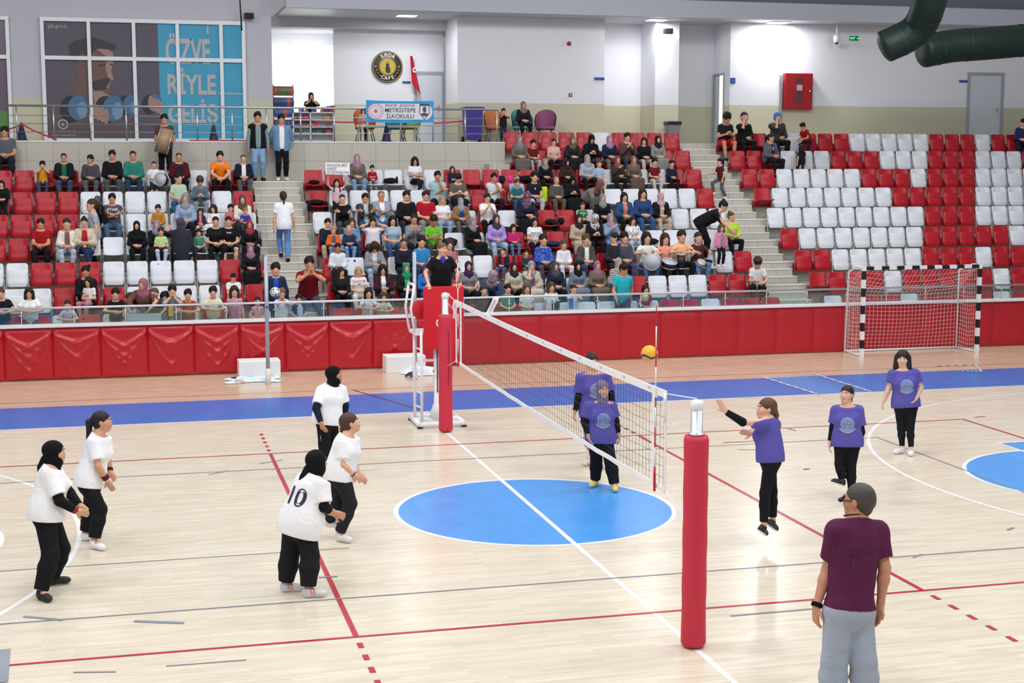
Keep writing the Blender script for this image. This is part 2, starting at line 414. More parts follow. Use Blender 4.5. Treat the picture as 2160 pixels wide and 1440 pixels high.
        if style in ('sport', ):        # tight sports hijab: covers head and neck only, tail at the back
            F.ell(h(0, -.015, .03), H, A3(.088, .112, .1)*b, .03*b); F.ell(h(0, .0, -.055), H, A3(.08, .096, .1)*b, .04*b)
            F.rc(h(0, -.01, -.09), s.J['neck']+s.R[1]*.012*q-s.R[2]*.0*q, .07*b, .088*q, .04*q)
            F.ell(h(0, .125, -.026), H, A3(.057, .085, .087)*b, 0, sub=True)
            return F
        if style == 'tight':
            pass
        vol = {'short': .016, 'buzz': .005, 'curly': .035, 'long': .018, 'bob': .02, 'pony': .008, 'bun': .008, 'braid': .009, 'cap': .014, 'beanie': .016, 'bald': .004}.get(style, .012)
        F.ell(h(0, -.018, .035), H, A3(.078+vol, .098+vol, .088+vol)*b, .02*b)
        if style in ('short', 'buzz', 'bald', 'cap', 'pony', 'bun', 'braid'): F.rc(h(0, -.045, -.01), h(0, -.042, -.04), (.07+vol*.5)*b, (.058+vol*.4)*b, .03*b)
        else: F.ell(h(0, -.03, -.02), H, A3(.08+vol, .075+vol, .1)*b, .03*b)
        if style == 'long':
            for x in (-1, 1): F.rc(h(.07*x, -.02, .0), h(.085*x, .01, -.26), .045*b, .035*b, .03*b)
            F.rc(h(0, -.07, 0), h(0, -.085, -.27), .075*b, .06*b, .04*b)
        if style in ('bob', 'curly'):
            for x in (-1, 1): F.rc(h(.072*x, -.02, .02), h(.082*x, .0, -.12), (.04+vol*.5)*b, (.04+vol*.7)*b, .03*b)
            F.rc(h(0, -.06, 0), h(0, -.07, -.12), .08*b, .07*b, .03*b)
        if style == 'short': F.ell(h(.01, .03, .102), H, A3(.058, .045, .024)*b, .025*b); F.ell(h(-.03, .0, .12), H, A3(.04, .05, .02)*b, .02*b)
        # clear the face
        z0 = .052 if style not in ('cap', 'beanie') else .042
        if style == 'bald': z0 = .085
        F.ell(h(0, .15, z0-.135), H, A3(.068, .12, .145)*b, 0, sub=True)
        if style in ('short', 'buzz', 'pony', 'bun', 'bald', 'cap', 'braid'):
            for x in (-1, 1): F.ell(h(.09*x, .06, -.06), H, A3(.045, .075, .075)*b, 0, sub=True); F.ell(h(.092*x, -.006, -.012), H, A3(.026, .028, .036)*b, 0, sub=True)
        if style == 'bald': F.ell(h(0, .03, .15), H, A3(.06, .1, .04)*b, 0, sub=True)
        if style == 'bun': F.ell(h(0, -.07, .115), H, A3(.042, .042, .042)*b, .015*b)
        if style == 'pony': F.rc(h(0, -.11, .03), h(0, -.15, .01), .03*b, .035*b, .02*b); F.rc(h(0, -.15, .01), h(0, -.15, -.16), .036*b, .02*b, .02*b)
        if style == 'cap': F.ell(h(0, .1, .05), H, A3(.065, .07, .012)*b, .01*b)
        return F
# ------------------------------------------------------------------ the crowd: poses (x right, y forward, z up), archetype meshes shared by copies
def pose(name, child=0):
    """joints of a person of 1.70 m, seated with the hips over the origin or standing on it"""
    d = POSES[name]; st = d.get('stand', 0); lean = d.get('lean', .05); J = {}
    sw = .172 if not child else .158
    pel = A3(0, d.get('py', 0), .93 if st else .535); J['pel'] = pel
    ca, sa = math.cos(lean), math.sin(lean); up = A3(0, sa, ca); fw = A3(0, ca, -sa); tw = d.get('twist', 0); rt = A3(math.cos(tw), -math.sin(tw), 0)
    J['neck'] = pel+up*.5
    hp, hy = d.get('pitch', 0), d.get('yaw', 0)
    hl = lean*.5+hp*.5; J['head'] = J['neck']+A3(0, math.sin(hl), math.cos(hl))*(.165 if not child else .185)+A3(0, .015, 0)
    for sd, x in (('L', -1), ('R', 1)):
        J['sh'+sd] = J['neck']-up*.075+rt*sw*x*.95
        J['hip'+sd] = pel+A3(.085*x, 0, -.03)
        w = A3(*d['w'+sd]) if 'w'+sd in d else A3(.22*x, .05, .8)
        if d.get('rel'): w = J['neck']+rt*w[0]+fw*w[1]+up*w[2]
        pole = A3(*d['pole'+sd]) if 'pole'+sd in d else A3(.55*x, -.4, -.6)
        J['el'+sd], J['wr'+sd] = elbow(J['sh'+sd], w, .285, .25, pole)
        hd = A3(*d['h'+sd]) if 'h'+sd in d else nz(J['wr'+sd]-J['el'+sd])*.6+(A3(-.5*x, .3, 0) if not st else A3(0, .1, -.3))
        J['tip'+sd] = J['wr'+sd]+nz(hd)*.17
        if st: an = A3(.1*x, 0, .09)
        else: an = A3(.12*x, .44+.02*x, .09)
        if 'a'+sd in d: an = A3(*d['a'+sd])
        J['kn'+sd], J['an'+sd] = elbow(J['hip'+sd], an, .43, .42, A3(*d.get('kp'+sd, (.25*x if not st else .05*x, 1, .6 if not st else 0))))
        J['toe'+sd] = J['an'+sd]+A3(.03*x, .16, -.055)
    cy, sy = math.cos(hy), math.sin(hy); cp, sp = math.cos(hp+lean*.3), math.sin(hp+lean*.3)
    H = np.stack([A3(cy, sy, 0), A3(-sy*cp, cy*cp, -sp), A3(-sy*sp, cy*sp, cp)])
    return J, H
sit = dict(wL=(-.09, .3, .64), wR=(.09, .3, .655), hL=(.7, .5, 0), hR=(-.7, .5, 0))
POSES = {
 'lap': dict(sit), 'lapr': dict(sit, yaw=-.45), 'lapl': dict(sit, yaw=.5), 'side': dict(sit, yaw=-1.2, twist=-.3), 'knees': dict(sit, lean=.42, wL=(-.05, .5, .58), wR=(.05, .5, .6), poleL=(-1, .2, -.3), poleR=(1, .2, -.3), pitch=-.15),
 'cross': dict(sit, wL=(.13, .235, .86), wR=(-.13, .25, .83), hL=(.5, -.7, .1), hR=(-.4, -.7, .15), poleL=(-.7, .2, -1), poleR=(.7, .2, -1), lean=-.04),
 'chin': dict(sit, wR=(.05, .17, 1.08), hR=(-.3, -.2, 1), poleR=(.6, .3, -1), lean=.12), 'think': dict(sit, wL=(-.04, .2, 1.02), hL=(.2, -.3, 1), poleL=(-.5, .5, -1), wR=(-.1, .24, .84), hR=(-1, 0, 0), lean=.1),
 'face': dict(sit, wL=(-.07, .2, 1.06), wR=(.07, .2, 1.06), hL=(.3, -.3, 1), hR=(-.3, -.3, 1), poleL=(-1, .2, -.8), poleR=(1, .2, -.8), lean=.12),
 'pray': dict(sit, lean=.5, wL=(-.035, .5, .97), wR=(.035, .5, .97), hL=(.1, -.2, 1), hR=(-.1, -.2, 1), poleL=(-1, .4, -.7), poleR=(1, .4, -.7), pitch=-.1, aL=(-.3, .34, -.2), aR=(.3, .34, -.2)),
 'ears': dict(sit, wL=(-.15, .06, 1.15), wR=(.15, .06, 1.15), hL=(.3, -.2, 1), hR=(-.3, -.2, 1), poleL=(-1, .6, -.6), poleR=(1, .6, -.6)),
 'clap': dict(sit, wL=(-.06, .3, .9), wR=(.06, .3, .92), hL=(.4, .3, .8), hR=(-.4, .3, .8)), 'chest': dict(sit, wL=(-.1, .3, .66), wR=(.0, .22, .93), hR=(-.6, .2, .7), poleR=(.8, 0, -.7)),
 'phone': dict(sit, lean=.22, pitch=.55, wL=(-.07, .32, .74), wR=(.07, .32, .74), hL=(.5, .5, .5), hR=(-.5, .5, .5)), 'down': dict(sit, lean=.3, pitch=.7, yaw=.2, wL=(-.16, .4, .62), wR=(.02, .34, .68)),
 'legs': dict(sit, aR=(-.12, .56, .22), kpR=(-.1, 1, .9), aL=(-.06, .4, .09), wL=(-.08, .3, .7), wR=(.06, .33, .72)), 'hold': dict(sit, wL=(-.05, .36, .66), wR=(.05, .36, .68)),
 'drum': dict(sit, wL=(-.2, .36, .8), wR=(.16, .34, .86), hL=(.3, .8, -.2), hR=(-.3, .8, -.3), poleL=(-1, -.2, -.4), poleR=(1, -.2, -.4)), 'crouch': dict(sit, lean=1.05, pitch=.2, wL=(-.2, .62, .3), wR=(.1, .62, .25), twist=.25, yaw=.4),
 'stand': dict(stand=1, wL=(-.25, .04, .82), wR=(.25, .04, .82)), 'pockets': dict(stand=1, wL=(-.22, .05, .93), wR=(.22, .05, .93), hL=(.2, .3, -1), hR=(-.2, .3, -1)), 'behind': dict(stand=1, wL=(-.1, -.16, .95), wR=(.1, -.16, .95), hL=(1, 0, 0), hR=(-1, 0, 0), poleL=(-1, -.5, 0), poleR=(1, -.5, 0)),
 'rail': dict(stand=1, lean=.2, wL=(-.1, .36, 1.12), wR=(.1, .36, 1.14), hL=(1, .2, 0), hR=(-1, .2, 0), poleL=(-1, .2, -.6), poleR=(1, .2, -.6)),
 'lean': dict(stand=1, lean=.55, py=-.1, wL=(-.14, .48, 1.0), wR=(.2, .42, .96), hL=(.5, .3, -.7), hR=(-.2, .3, -.9), poleL=(-1, .2, 0), poleR=(1, .2, 0), yaw=-.5),
 'mouth': dict(stand=1, lean=.1, wL=(-.05, .17, 1.43), wR=(.06, .17, 1.43), hL=(.3, -.2, 1), hR=(-.3, -.2, 1), poleL=(-1, .2, -.8), poleR=(1, .2, -.8)), 'hands': dict(stand=1, wL=(-.1, .26, 1.02), wR=(.1, .26, 1.02), hL=(.7, .5, 0), hR=(-.7, .5, 0)),
 'sign': dict(stand=1, wL=(-.36, .12, 1.78), wR=(.36, .12, 1.78), hL=(0, .1, 1), hR=(0, .1, 1), poleL=(-1, .2, 0), poleR=(1, .2, 0), pitch=-.15),
 'point': dict(stand=1, wL=(-.36, .42, 1.5), hL=(-.6, .6, .3), poleL=(-1, 0, -.6), wR=(.24, .06, .82)),
 'bent': dict(stand=1, lean=1.0, py=-.12, wL=(-.14, .66, .72), wR=(.14, .66, .74), pitch=.25, yaw=-.3), 'back': dict(stand=1, wL=(-.24, .0, .82), wR=(.27, .1, .8), aL=(-.07, .12, .2), aR=(.07, -.12, .09)),
 'run': dict(stand=1, lean=.12, wL=(-.26, .1, .85), wR=(.2, .42, 1.12), hR=(0, 1, .1), poleR=(.3, -.3, -1), aL=(-.08, -.22, .12), aR=(.08, .3, .3), kpR=(0, 1, .3)), 'climb': dict(stand=1, lean=.6, wL=(-.15, .5, .95), wR=(.2, .45, .95), aL=(-.1, -.1, .1), aR=(.1, .15, .35), pitch=.3),
 'toddler': dict(sit, wL=(-.1, .28, .7), wR=(.1, .28, .7), aL=(-.1, .4, .12), aR=(.1, .4, .12)), 'walk': dict(stand=1, lean=.15, wL=(-.24, -.05, .85), wR=(.22, .25, .88), aL=(-.08, .22, .12), aR=(.08, -.2, .12), pitch=.3, yaw=.4),
}
SIT0 = .43                       # seat height of the poses
ARCH = {}
def arch(pz, child, part, build, mi=None):
    """mesh data of one part of one pose, built once and shared"""
    k = (pz, child)+part
    if k in ARCH: return ARCH[k]
    if (pz, child) not in BODIES:
        J, H = pose(pz, child == 1); BODIES[(pz, child)] = Body(J, 1., (1.0, .93, 1.12, .94)[child], (1.05, 1.28, 1.05, 1.04)[child], H, bust=child == 3)
    b = BODIES[(pz, child)]; F = build(b); h = .0125 if part[0] in ('body', 'hair') else .015
    v, f = sdf_mesh(F, h); ms = [None]*(3 if part[0] == 'body' else 1)
    me = np_mesh('_'.join(map(str, part)), v, f, [], b.skin_mi()(v[f].mean(1)) if part[0] == 'body' else None)
    for i in ms: me.materials.append(cloth('888'))
    ARCH[k] = me; return me
BODIES = {}
def wear(name, me, root, mats):
    o = link(name, me, root)
    for i, m in enumerate(mats): o.material_slots[i].link = 'OBJECT'; o.material_slots[i].material = m
    return o
SKIN = ['d9a689', 'c8906f', 'e3b79c', 'b57d5e']
LIP = mat('lips', 'b5706a', .5); BROW = mat('brow', '49372d', .6)
TOPS = {'t': (.6, .016, .14, 0.), 'T': (.85, .03, .18, .03), 'l': (1.93, .02, .12, .01), 'j': (1.93, .034, .16, .02), 'v': (0, .03, .12, .01), 'c': (1.95, .032, .3, .03), '3': (1.5, .02, .14, .01), 's': (.3, .012, .12, 0)}
def person(label, pz, x, y, z, size=1., kind=0, rz=0., top=('t', 'fff'), inner=None, legs=('p', '223'), hair=('short', '221a16'), skin=0, shoes='222', group=None, bare=False):
    """kind: 0 man, 1 child, 2 heavy, 3 woman. rz: 0 faces the court"""
    st = POSES[pz].get('stand', 0)
    r = thing('person', label, 'person', (x, y, z+(0 if st else SIT0*(1-size))), PI+rz, group); r.scale = (size,)*3
    a = lambda nm, part, fn: arch(pz, kind, (nm,)+part, fn)
    la = .86 if top[0] in 'ljc' or inner and inner[0] == 'l' else 1.; ll = .84 if legs[0] in 'pd' else 1.
    er = hair[0] != 'hijab'
    wear('body', a('body', (la, ll, er), lambda b: b.skin(False, la, ll, er)), r, [skinm(SKIN[skin]), BROW, LIP])
    if hair[0]: wear('headscarf' if hair[0] == 'hijab' else 'hat' if hair[0] in ('cap', 'beanie') else 'hair', a('hair', (hair[0],), lambda b: b.hair(hair[0])), r, [cloth(hair[1]) if hair[0] in ('hijab', 'cap', 'beanie') else mat('hair', hair[1], .62, spec=.25, bump=.4, bscale=50)])
    k, c = top; sl, inf, hem, lo = TOPS[k]; hem = hem if st else min(hem, .06); lo = lo if st else 0
    slot = .07 if inner else 0
    wear({'t': 'shirt', 'T': 'shirt', 'j': 'jacket', 'c': 'coat', 'v': 'vest'}.get(k, 'sweater'), a('top', (k, slot), lambda b: b.top(sl, inf, hem, lo, slot)), r, [cloth(c)])
    if inner: wear('undershirt', a('inner', (inner[0],), lambda b: b.top(*{'t': (.5, .012, .1, 0), 'l': (1.96, .013, .1, 0)}[inner[0]])), r, [cloth(inner[1])])
    k, c = legs
    if k == 'p': wear('trousers', a('legs', ('p',), lambda b: b.legs()), r, [cloth(c)])
    elif k == 's': wear('shorts', a('legs', ('s',), lambda b: b.legs(.02, .8, .02)), r, [cloth(c)])
    elif k == 'd': wear('skirt', a('legs', ('d',), lambda b: b.skirt()), r, [cloth(c)])
    for sd in 'LR': wear('shoe', a('shoe', (sd,), lambda b: b.shoe(sd)[0]), r, [cloth(shoes)])
    return r
# ------------------------------------------------------------------ the hall: floor with its markings
def wood_mat(name='parquet', c1='dccfba', c2='e6dcca', c3='cfc0a6'):
    m, nt, b, N, L = nodes(name, .2, .5)
    tc = N('TexCoord'); br = N('TexBrick', offset=.5); br.inputs['Scale'].default_value = 1
    for k, v in (('Brick Width', .62), ('Row Height', .07), ('Mortar Size', .0012), ('Bias', -.1)): br.inputs[k].default_value = v
    br.inputs['Color1'].default_value = (*lin(c1), 1); br.inputs['Color2'].default_value = (*lin(c2), 1); br.inputs['Mortar'].default_value = (*lin(c3), 1)
    n = N('TexNoise'); n.inputs['Scale'].default_value = 1.; n.inputs['Detail'].default_value = 5
    mp = N('Mapping'); mp.inputs['Scale'].default_value = (1.2, 22, 1)
    L(tc.outputs['Object'], br.inputs['Vector']); L(tc.outputs['Object'], mp.inputs['Vector']); L(mp.outputs['Vector'], n.inputs['Vector'])
    r = N('MapRange'); r.inputs['From Min'].default_value = .3; r.inputs['From Max'].default_value = .7; r.inputs['To Min'].default_value = .9; r.inputs['To Max'].default_value = 1.05
    mx = N('Mix', data_type='RGBA', blend_type='MULTIPLY'); mx.inputs['Factor'].default_value = 1
    L(n.outputs['Fac'], r.inputs['Value']); L(br.outputs['Color'], mx.inputs['A']); L(r.outputs['Result'], mx.inputs['B']); L(mx.outputs['Result'], b.inputs['Base Color'])
    n2 = N('TexNoise'); n2.inputs['Scale'].default_value = 3.; r2 = N('MapRange'); r2.inputs['To Min'].default_value = .14; r2.inputs['To Max'].default_value = .3
    L(tc.outputs['Object'], n2.inputs['Vector']); L(n2.outputs['Fac'], r2.inputs['Value']); L(r2.outputs['Result'], b.inputs['Roughness'])
    return m
def paint_mat(name, c, wear=.0):
    m, nt, b, N, L = nodes(name, .25, .35)
    tc = N('TexCoord'); n = N('TexNoise'); n.inputs['Scale'].default_value = 2.2; n.inputs['Detail'].default_value = 6
    cr = N('ValToRGB'); cr.color_ramp.elements[0].position = .3; cr.color_ramp.elements[1].position = .75
    a = lin(c); cr.color_ramp.elements[0].color = (*[x*.93 for x in a], 1); cr.color_ramp.elements[1].color = (*[min(x*1.08+wear, 1) for x in a], 1)
    L(tc.outputs['Object'], n.inputs['Vector']); L(n.outputs['Fac'], cr.inputs['Fac']); L(cr.outputs['Color'], b.inputs['Base Color'])
    return m
WOOD = wood_mat()
FM = [WOOD, paint_mat('blue_paint_bright', '4d9ae6'), paint_mat('line_white', 'f2f2f4'), paint_mat('line_red', 'b8283c'), paint_mat('blue_paint_border', '1470c8'), paint_mat('line_grey', '8a919b', .05), paint_mat('line_dark', '54202c'), wood_mat('parquet_border', 'd0b69c', 'd9c4ac', 'bfa58a')]
fl = MB(); fl.quad((-24, -24, 0), (30, -24, 0), (30, 13.45, 0), (-24, 13.45, 0))
ZL = [.001]
def fquad(pts, mi): ZL[0] += .00008; fl.add([(x, y, ZL[0]) for x, y in pts], [tuple(range(len(pts)))], mi)
def line(x0, y0, x1, y1, w, mi):
    d = Vector((x1-x0, y1-y0)); n = Vector((-d.y, d.x)).normalized()*w/2
    fquad([(x0-n.x, y0-n.y), (x1-n.x, y1-n.y), (x1+n.x, y1+n.y), (x0+n.x, y0+n.y)], mi)
def arc(cx, cy, r, w, a0, a1, mi, n=72):
    ZL[0] += .00008
    vs = [(cx+(r+s*w/2)*math.cos(a0+(a1-a0)*i/n), cy+(r+s*w/2)*math.sin(a0+(a1-a0)*i/n), ZL[0]) for i in range(n+1) for s in (-1, 1)]
    fl.add(vs, [(2*i, 2*i+1, 2*i+3, 2*i+2) for i in range(n)], mi)
def disc(cx, cy, r, mi, n=96): fquad([(cx+r*math.cos(2*PI*i/n), cy+r*math.sin(2*PI*i/n)) for i in range(n)], mi)
WHT, RED, GRY = 2, 3, 5
fquad([(-24, 9.85), (30, 9.85), (30, 13.45), (-24, 13.45)], 7)
fquad([(-24, 7.64), (30, 7.64), (30, 9.85), (-24, 9.85)], 4)
line(-24, 7.62, 30, 7.62, .05, WHT)
line(-24, 10.45, 30, 10.45, .035, 6)
disc(0, 0, 1.8, 1); arc(0, 0, 1.8, .06, 0, 2*PI, WHT)
line(.0, -24, 0, 7.6, .06, WHT)
line(-.85, 10.4, .05, 7.66, .05, 6)
for sx in (-1, 1):
    X = 8.37*sx; fquad([(X, -1.8), (14*sx, -1.8), (14*sx, 2.45), (X, 2.45)], 1); disc(X, 0, 1.8, 1); arc(X, 0, 1.8, .06, 0, 2*PI, WHT)
    line(X, 2.45, 14*sx, 2.45, .06, WHT); line(X, 2.45, X, -1.8, .05, WHT)
    arc(12.43*sx, 0, 6.75, .06, PI/2 if sx > 0 else -PI/2, 3*PI/2 if sx > 0 else PI/2, WHT, 120)
for y in (-4.5, 4.5): line(-9, y, 9, y, .05, RED)
for x in (-3, 3):
    line(x, -4.5, x, 4.5, .055, RED)
    for i in range(5):
        for s in (-1, 1): line(x, s*(4.68+.34*i), x, s*(4.83+.34*i), .055, RED)
line(9, -4.5, 9, 4.5, .05, RED); line(-9, -4.5, -9, 4.5, .05, RED)
for y in (3.35, -3.25): line(-12, y, 6.72, y, .03, GRY)
line(6.72, 3.35, 6.72, -3.25, .03, GRY); line(-11, -1.3, -2.6, -1.3, .02, GRY)
for a, b, w, mi in (((50, 1300), (133, 1308), .05, GRY), ((283, 1310), (388, 1314), .06, GRY), ((155, 1418), (245, 1417), .025, GRY), ((440, 1001), (483, 993), .03, GRY), ((548, 978), (596, 970), .03, GRY), ((1658, 902), (1678, 908), .05, GRY), ((1525, 934), (1652, 927), .03, RED), ((1695, 990), (1707, 989), .06, RED), ((1555, 948), (1594, 949), .03, GRY), ((2055, 880), (2078, 878), .03, RED), ((1540, 1299), (1715, 1284), .035, GRY), ((2125, 1118), (2138, 1113), .04, GRY), ((1925, 1176), (1945, 1169), .03, GRY), ((672, 1218), (712, 1216), .03, GRY), ((520, 1392), (350, 1405), .02, GRY)):
    p, q = at(*a), at(*b); line(p[0], p[1], q[0], q[1], w, mi)
p, q = at(8, 1370), at(2, 1440); line(p[0], p[1], q[0], q[1], .12, GRY)
struct(fl.obj('floor', FM))

# ------------------------------------------------------------------ the stand
PIT, YB, DT, HT, ZF = .511, 14.1, .852, .5, .466
def floor_z(k): return ZF+HT*k
def riser_y(k): return YB+.12+DT*(k-1) if k > 0 else 13.3       # front edge of tier k
def tile_mat(name, c1, c2, mor, w, h):
    m, nt, b, N, L = nodes(name, .45, .4)
    tc = N('TexCoord'); sp = N('SeparateXYZ'); cb = N('CombineXYZ'); br = N('TexBrick', offset=0.); br.inputs['Scale'].default_value = 1
    for k, v in (('Brick Width', w), ('Row Height', h), ('Mortar Size', .006)): br.inputs[k].default_value = v
    br.inputs['Color1'].default_value = (*lin(c1), 1); br.inputs['Color2'].default_value = (*lin(c2), 1); br.inputs['Mortar'].default_value = (*lin(mor), 1)
    ad = N('Math', operation='ADD')
    L(tc.outputs['Object'], sp.inputs[0]); L(sp.outputs['X'], cb.inputs['X']); L(sp.outputs['Z'], ad.inputs[0]); ad.inputs[1].default_value = -ZF+.001
    L(ad.outputs[0], cb.inputs['Y']); L(cb.outputs[0], br.inputs['Vector'])
    n = N('TexNoise'); n.inputs['Scale'].default_value = 30; mx = N('Mix', data_type='RGBA', blend_type='MULTIPLY'); mx.inputs['Factor'].default_value = .25
    L(tc.outputs['Object'], n.inputs['Vector']); L(br.outputs['Color'], mx.inputs['A']); L(n.outputs['Fac'], mx.inputs['B']); L(mx.outputs['Result'], b.inputs['Base Color'])
    return m
TILE = tile_mat('stone_tile', 'cdc8bd', 'c6c2b8', '9d9a94', .62, .5)
EDGE = mat('step_edge', 'e4e4e2', .3)
XL, XR, XM = -24., 26., 4.72         # ends of the stand; x where the upper rows of the middle block begin
sb = MB()
for k in range(0, 9):
    y0 = riser_y(k); y1 = riser_y(k+1) if k < 8 else riser_y(9)
    xs = (XL, XR) if k < 7 else (XM, XR)
    if k == 7: sb.box((XL, y0, 0), (XM, 20.2, floor_z(7))); sb.box((XL, y0-.012, floor_z(7)-.03), (XM, y0+.03, floor_z(7)+.004), 1)
    sb.box((xs[0], y0, 0), (xs[1], y1, floor_z(k)))
    if k: sb.box((xs[0], y0-.012, floor_z(k)-.03), (xs[1], y0+.03, floor_z(k)+.004), 1)
sb.box((XL, 20.2, 0), (XM, 30, floor_z(9))); sb.box((XL, 20.185, floor_z(9)-.03), (XM, 20.24, floor_z(9)+.006), 1)
sb.box((XM, riser_y(9), 0), (XR, 30, floor_z(9)))
sb.box((XM-.55, 19.7, 0), (XM, 20.2, floor_z(7)+.42), 0); sb.box((XM-.42, 19.68, floor_z(7)), (XM-.39, 19.7, floor_z(7)+.43), 1)
AISLES = ((-2.06, -.80), (9.92, 11.08))
for x0, x1 in AISLES:
    for k in range(1, 10 if x0 > 0 else 8):
        y = riser_y(k)
        for j in (1, 2):
            z = floor_z(k-1)+HT*j/3; yy = y-.284*(3-j)
            sb.box((x0+.05, yy, floor_z(k-1)-.02), (x1-.1, y+.01, z)); sb.box((x0+.05, yy-.01, z-.022), (x1-.1, yy+.025, z+.003), 1)
struct(sb.obj('floor_terrace', [TILE, EDGE]))
# parapet with its white ledge, behind the pads
pw = MB(); pw.box((XL, 13.27, 0), (XR, 13.42, 1.1), 0); pw.box((XL, 13.15, 1.1), (XR, 13.45, 1.15), 1)
struct(pw.obj('wall_front', [TILE, mat('ledge_white', 'e8e8ee', .4)]))

# red pads along the parapet, wrinkled vinyl towards the west end
PADM = mat('red_vinyl', 'bb1a28', .28, spec=.5, bump=.06, bscale=14)
PADM2 = mat('red_vinyl_firm', 'b81d2b', .42, spec=.45, bump=.05, bscale=40)
ORD = 'first second third fourth fifth sixth seventh eighth ninth tenth eleventh twelfth thirteenth fourteenth fifteenth sixteenth seventeenth eighteenth nineteenth twentieth twenty-first twenty-second twenty-third twenty-fourth twenty-fifth twenty-sixth twenty-seventh twenty-eighth twenty-ninth thirtieth'.split()
def pad_mesh(wr, seed, w=.947):
    r = random.Random(seed); b = MB(); sk = [(r.uniform(.35, .65), r.uniform(-.35, .35), r.uniform(.55, 1.35)) for _ in range(3)]
    def fn(a, t):
        x = (a-.5)*w; z = .02+t*1.06
        e = min(a, 1-a)*w; y = -.045*(1-math.exp(-e*30))*(1-math.exp(-min(t, 1-t)*40))
        if wr:
            for i, (c, o, s) in enumerate(sk):
                for sd in (0, 1):       # folds hang from both upper corners towards the middle of the foot
                    aa = a if sd == 0 else 1-a; k = .22+.2*i+o*.5
                    tt = 1-k*.15-(1.15-.32*i)*s*(1-math.exp(-aa*(2.6-.5*i)))*1.05
                    dd = (t-tt)/(.035+.03*aa); y -= wr*.034*math.exp(-dd*dd)*min(1, aa*9)*max(0, 1-(aa/.75)**3)
            y -= wr*.02*math.sin(PI*a)*math.sin(PI*t)
        return (x, y, z)
    b.grid(fn, 44 if wr else 10, 44 if wr else 10); b.box((-w/2+.004, .004, .024), (w/2-.004, .03, 1.076)); return b
xp = at(8, 811)[0]+.947/2-.0
WR = [pad_mesh(1, i).mesh('pad', PADM) for i in range(4)]; WS = pad_mesh(.35, 9).mesh('pad', PADM); FLAT = pad_mesh(0, 1).mesh('pad', PADM2)
for i in range(-1, 27):
    me = WR[i % 4] if i < 8 else WS if i < 10 else FLAT
    lb = ('wrinkled glossy red wall pad, ' if i < 8 else 'slightly creased red wall pad, ' if i < 10 else 'smooth red wall pad, ')+ORD[i+1]+' along the foot of the stand from the west'
    tag(link('wall_pad', me, None, (xp+.947*i, 13.235, 0)), lb, 'wall pad', 'red pads along the foot of the stand')

# railing on the parapet: tube, posts, glass
STEEL = mat('brushed_steel', 'c9cdd2', .38, 1.)
GLASS, nt, b_, N, L = nodes('railing_glass')
g1 = N('BsdfTransparent'); g1.inputs[0].default_value = (.86, .93, .93, 1); g2 = N('BsdfGlossy'); g2.inputs['Roughness'].default_value = .03; mxs = N('MixShader'); mxs.inputs[0].default_value = .07
L(g1.outputs[0], mxs.inputs[1]); L(g2.outputs[0], mxs.inputs[2]); L(mxs.outputs[0], nt.nodes['Material Output'].inputs[0])
fr = thing('railing', 'low steel and glass railing along the front of the stand', 'railing', (0, 13.36, 1.15))
b = MB(); b.tube([(XL, 0, .33), (XR, 0, .33)], .026, 12); b.obj('top_rail', STEEL, fr)
pm = MB().tube([(0, 0, 0), (0, 0, .33)], .014, 8); pm.box((-.03, -.03, 0), (.03, .03, .012)); pm.box((-.045, -.012, .17), (.045, .0, .2)); pm = pm.mesh('post', STEEL)
gm = MB().box((.03, -.006, .01), (1.0, .006, .285)).mesh('glass_pane', GLASS)
x = at(46, 693, 1, 13.36)[0]-1.03*6
while x < 24:
    link('post', pm, fr, (x, 0, 0)); link('glass_pane', gm, fr, (x, 0, 0)); x += 1.03
# steel box behind the glass
b = MB(); p0 = at(268, 683, 1, 13.6); p1 = at(340, 660, 1, 13.6); b.box((p0[0], 13.5, ZF), (p1[0], 13.75, p1[2]), bev=.01)
tag(b.obj('metal_box', mat('satin_metal', 'c6ccd4', .35, .9)), 'plain brushed metal box standing behind the front railing glass', 'box')

# ------------------------------------------------------------------ upper gallery: walls, soffit, openings
def wall_mat(name='painted_wall', wc='e6e7ee'):
    m, nt, b, N, L = nodes(name, .6, .3)
    tc = N('TexCoord'); sp = N('SeparateXYZ'); gt = N('Math', operation='GREATER_THAN'); gt.inputs[1].default_value = 6.1
    mx = N('Mix', data_type='RGBA'); mx.inputs['A'].default_value = (*lin('ccc8b0'), 1); mx.inputs['B'].default_value = (*lin(wc), 1)
    n = N('TexNoise'); n.inputs['Scale'].default_value = 60; bp = N('Bump'); bp.inputs['Strength'].default_value = .08
    L(tc.outputs['Object'], sp.inputs[0]); L(sp.outputs['Z'], gt.inputs[0]); L(gt.outputs[0], mx.inputs['Factor']); L(mx.outputs['Result'], b.inputs['Base Color'])
    L(tc.outputs['Object'], n.inputs['Vector']); L(n.outputs['Fac'], bp.inputs['Height']); L(bp.outputs['Normal'], b.inputs['Normal'])
    return m
WALL = wall_mat(); ZP = floor_z(9)
def ux(u, y, v=150): return float(at(u, v, 1, y)[0])
YW, YC, YM, YR_ = 22.5, 24.0, 22.9, 22.7
def y_for(u, x):                        # depth at which pixel column u meets the plane x
    lo, hi = 20., 30.
    for _ in range(50):
        m = (lo+hi)/2
        if ux(u, m) < x: lo = m
        else: hi = m
    return m
def wall(name, x0, x1, y, z0=ZP-.2, z1=8.6, th=.15, m=None):
    return struct(MB().box((x0, y, z0), (x1, y+th, z1)).obj(name, m or WALL))
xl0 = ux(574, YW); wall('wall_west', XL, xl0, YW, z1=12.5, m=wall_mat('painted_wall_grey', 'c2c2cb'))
x_c1 = ux(965, YM); yc = y_for(935, x_c1); YC = yc
wall('wall_cafe', ux(705, yc), x_c1, yc)
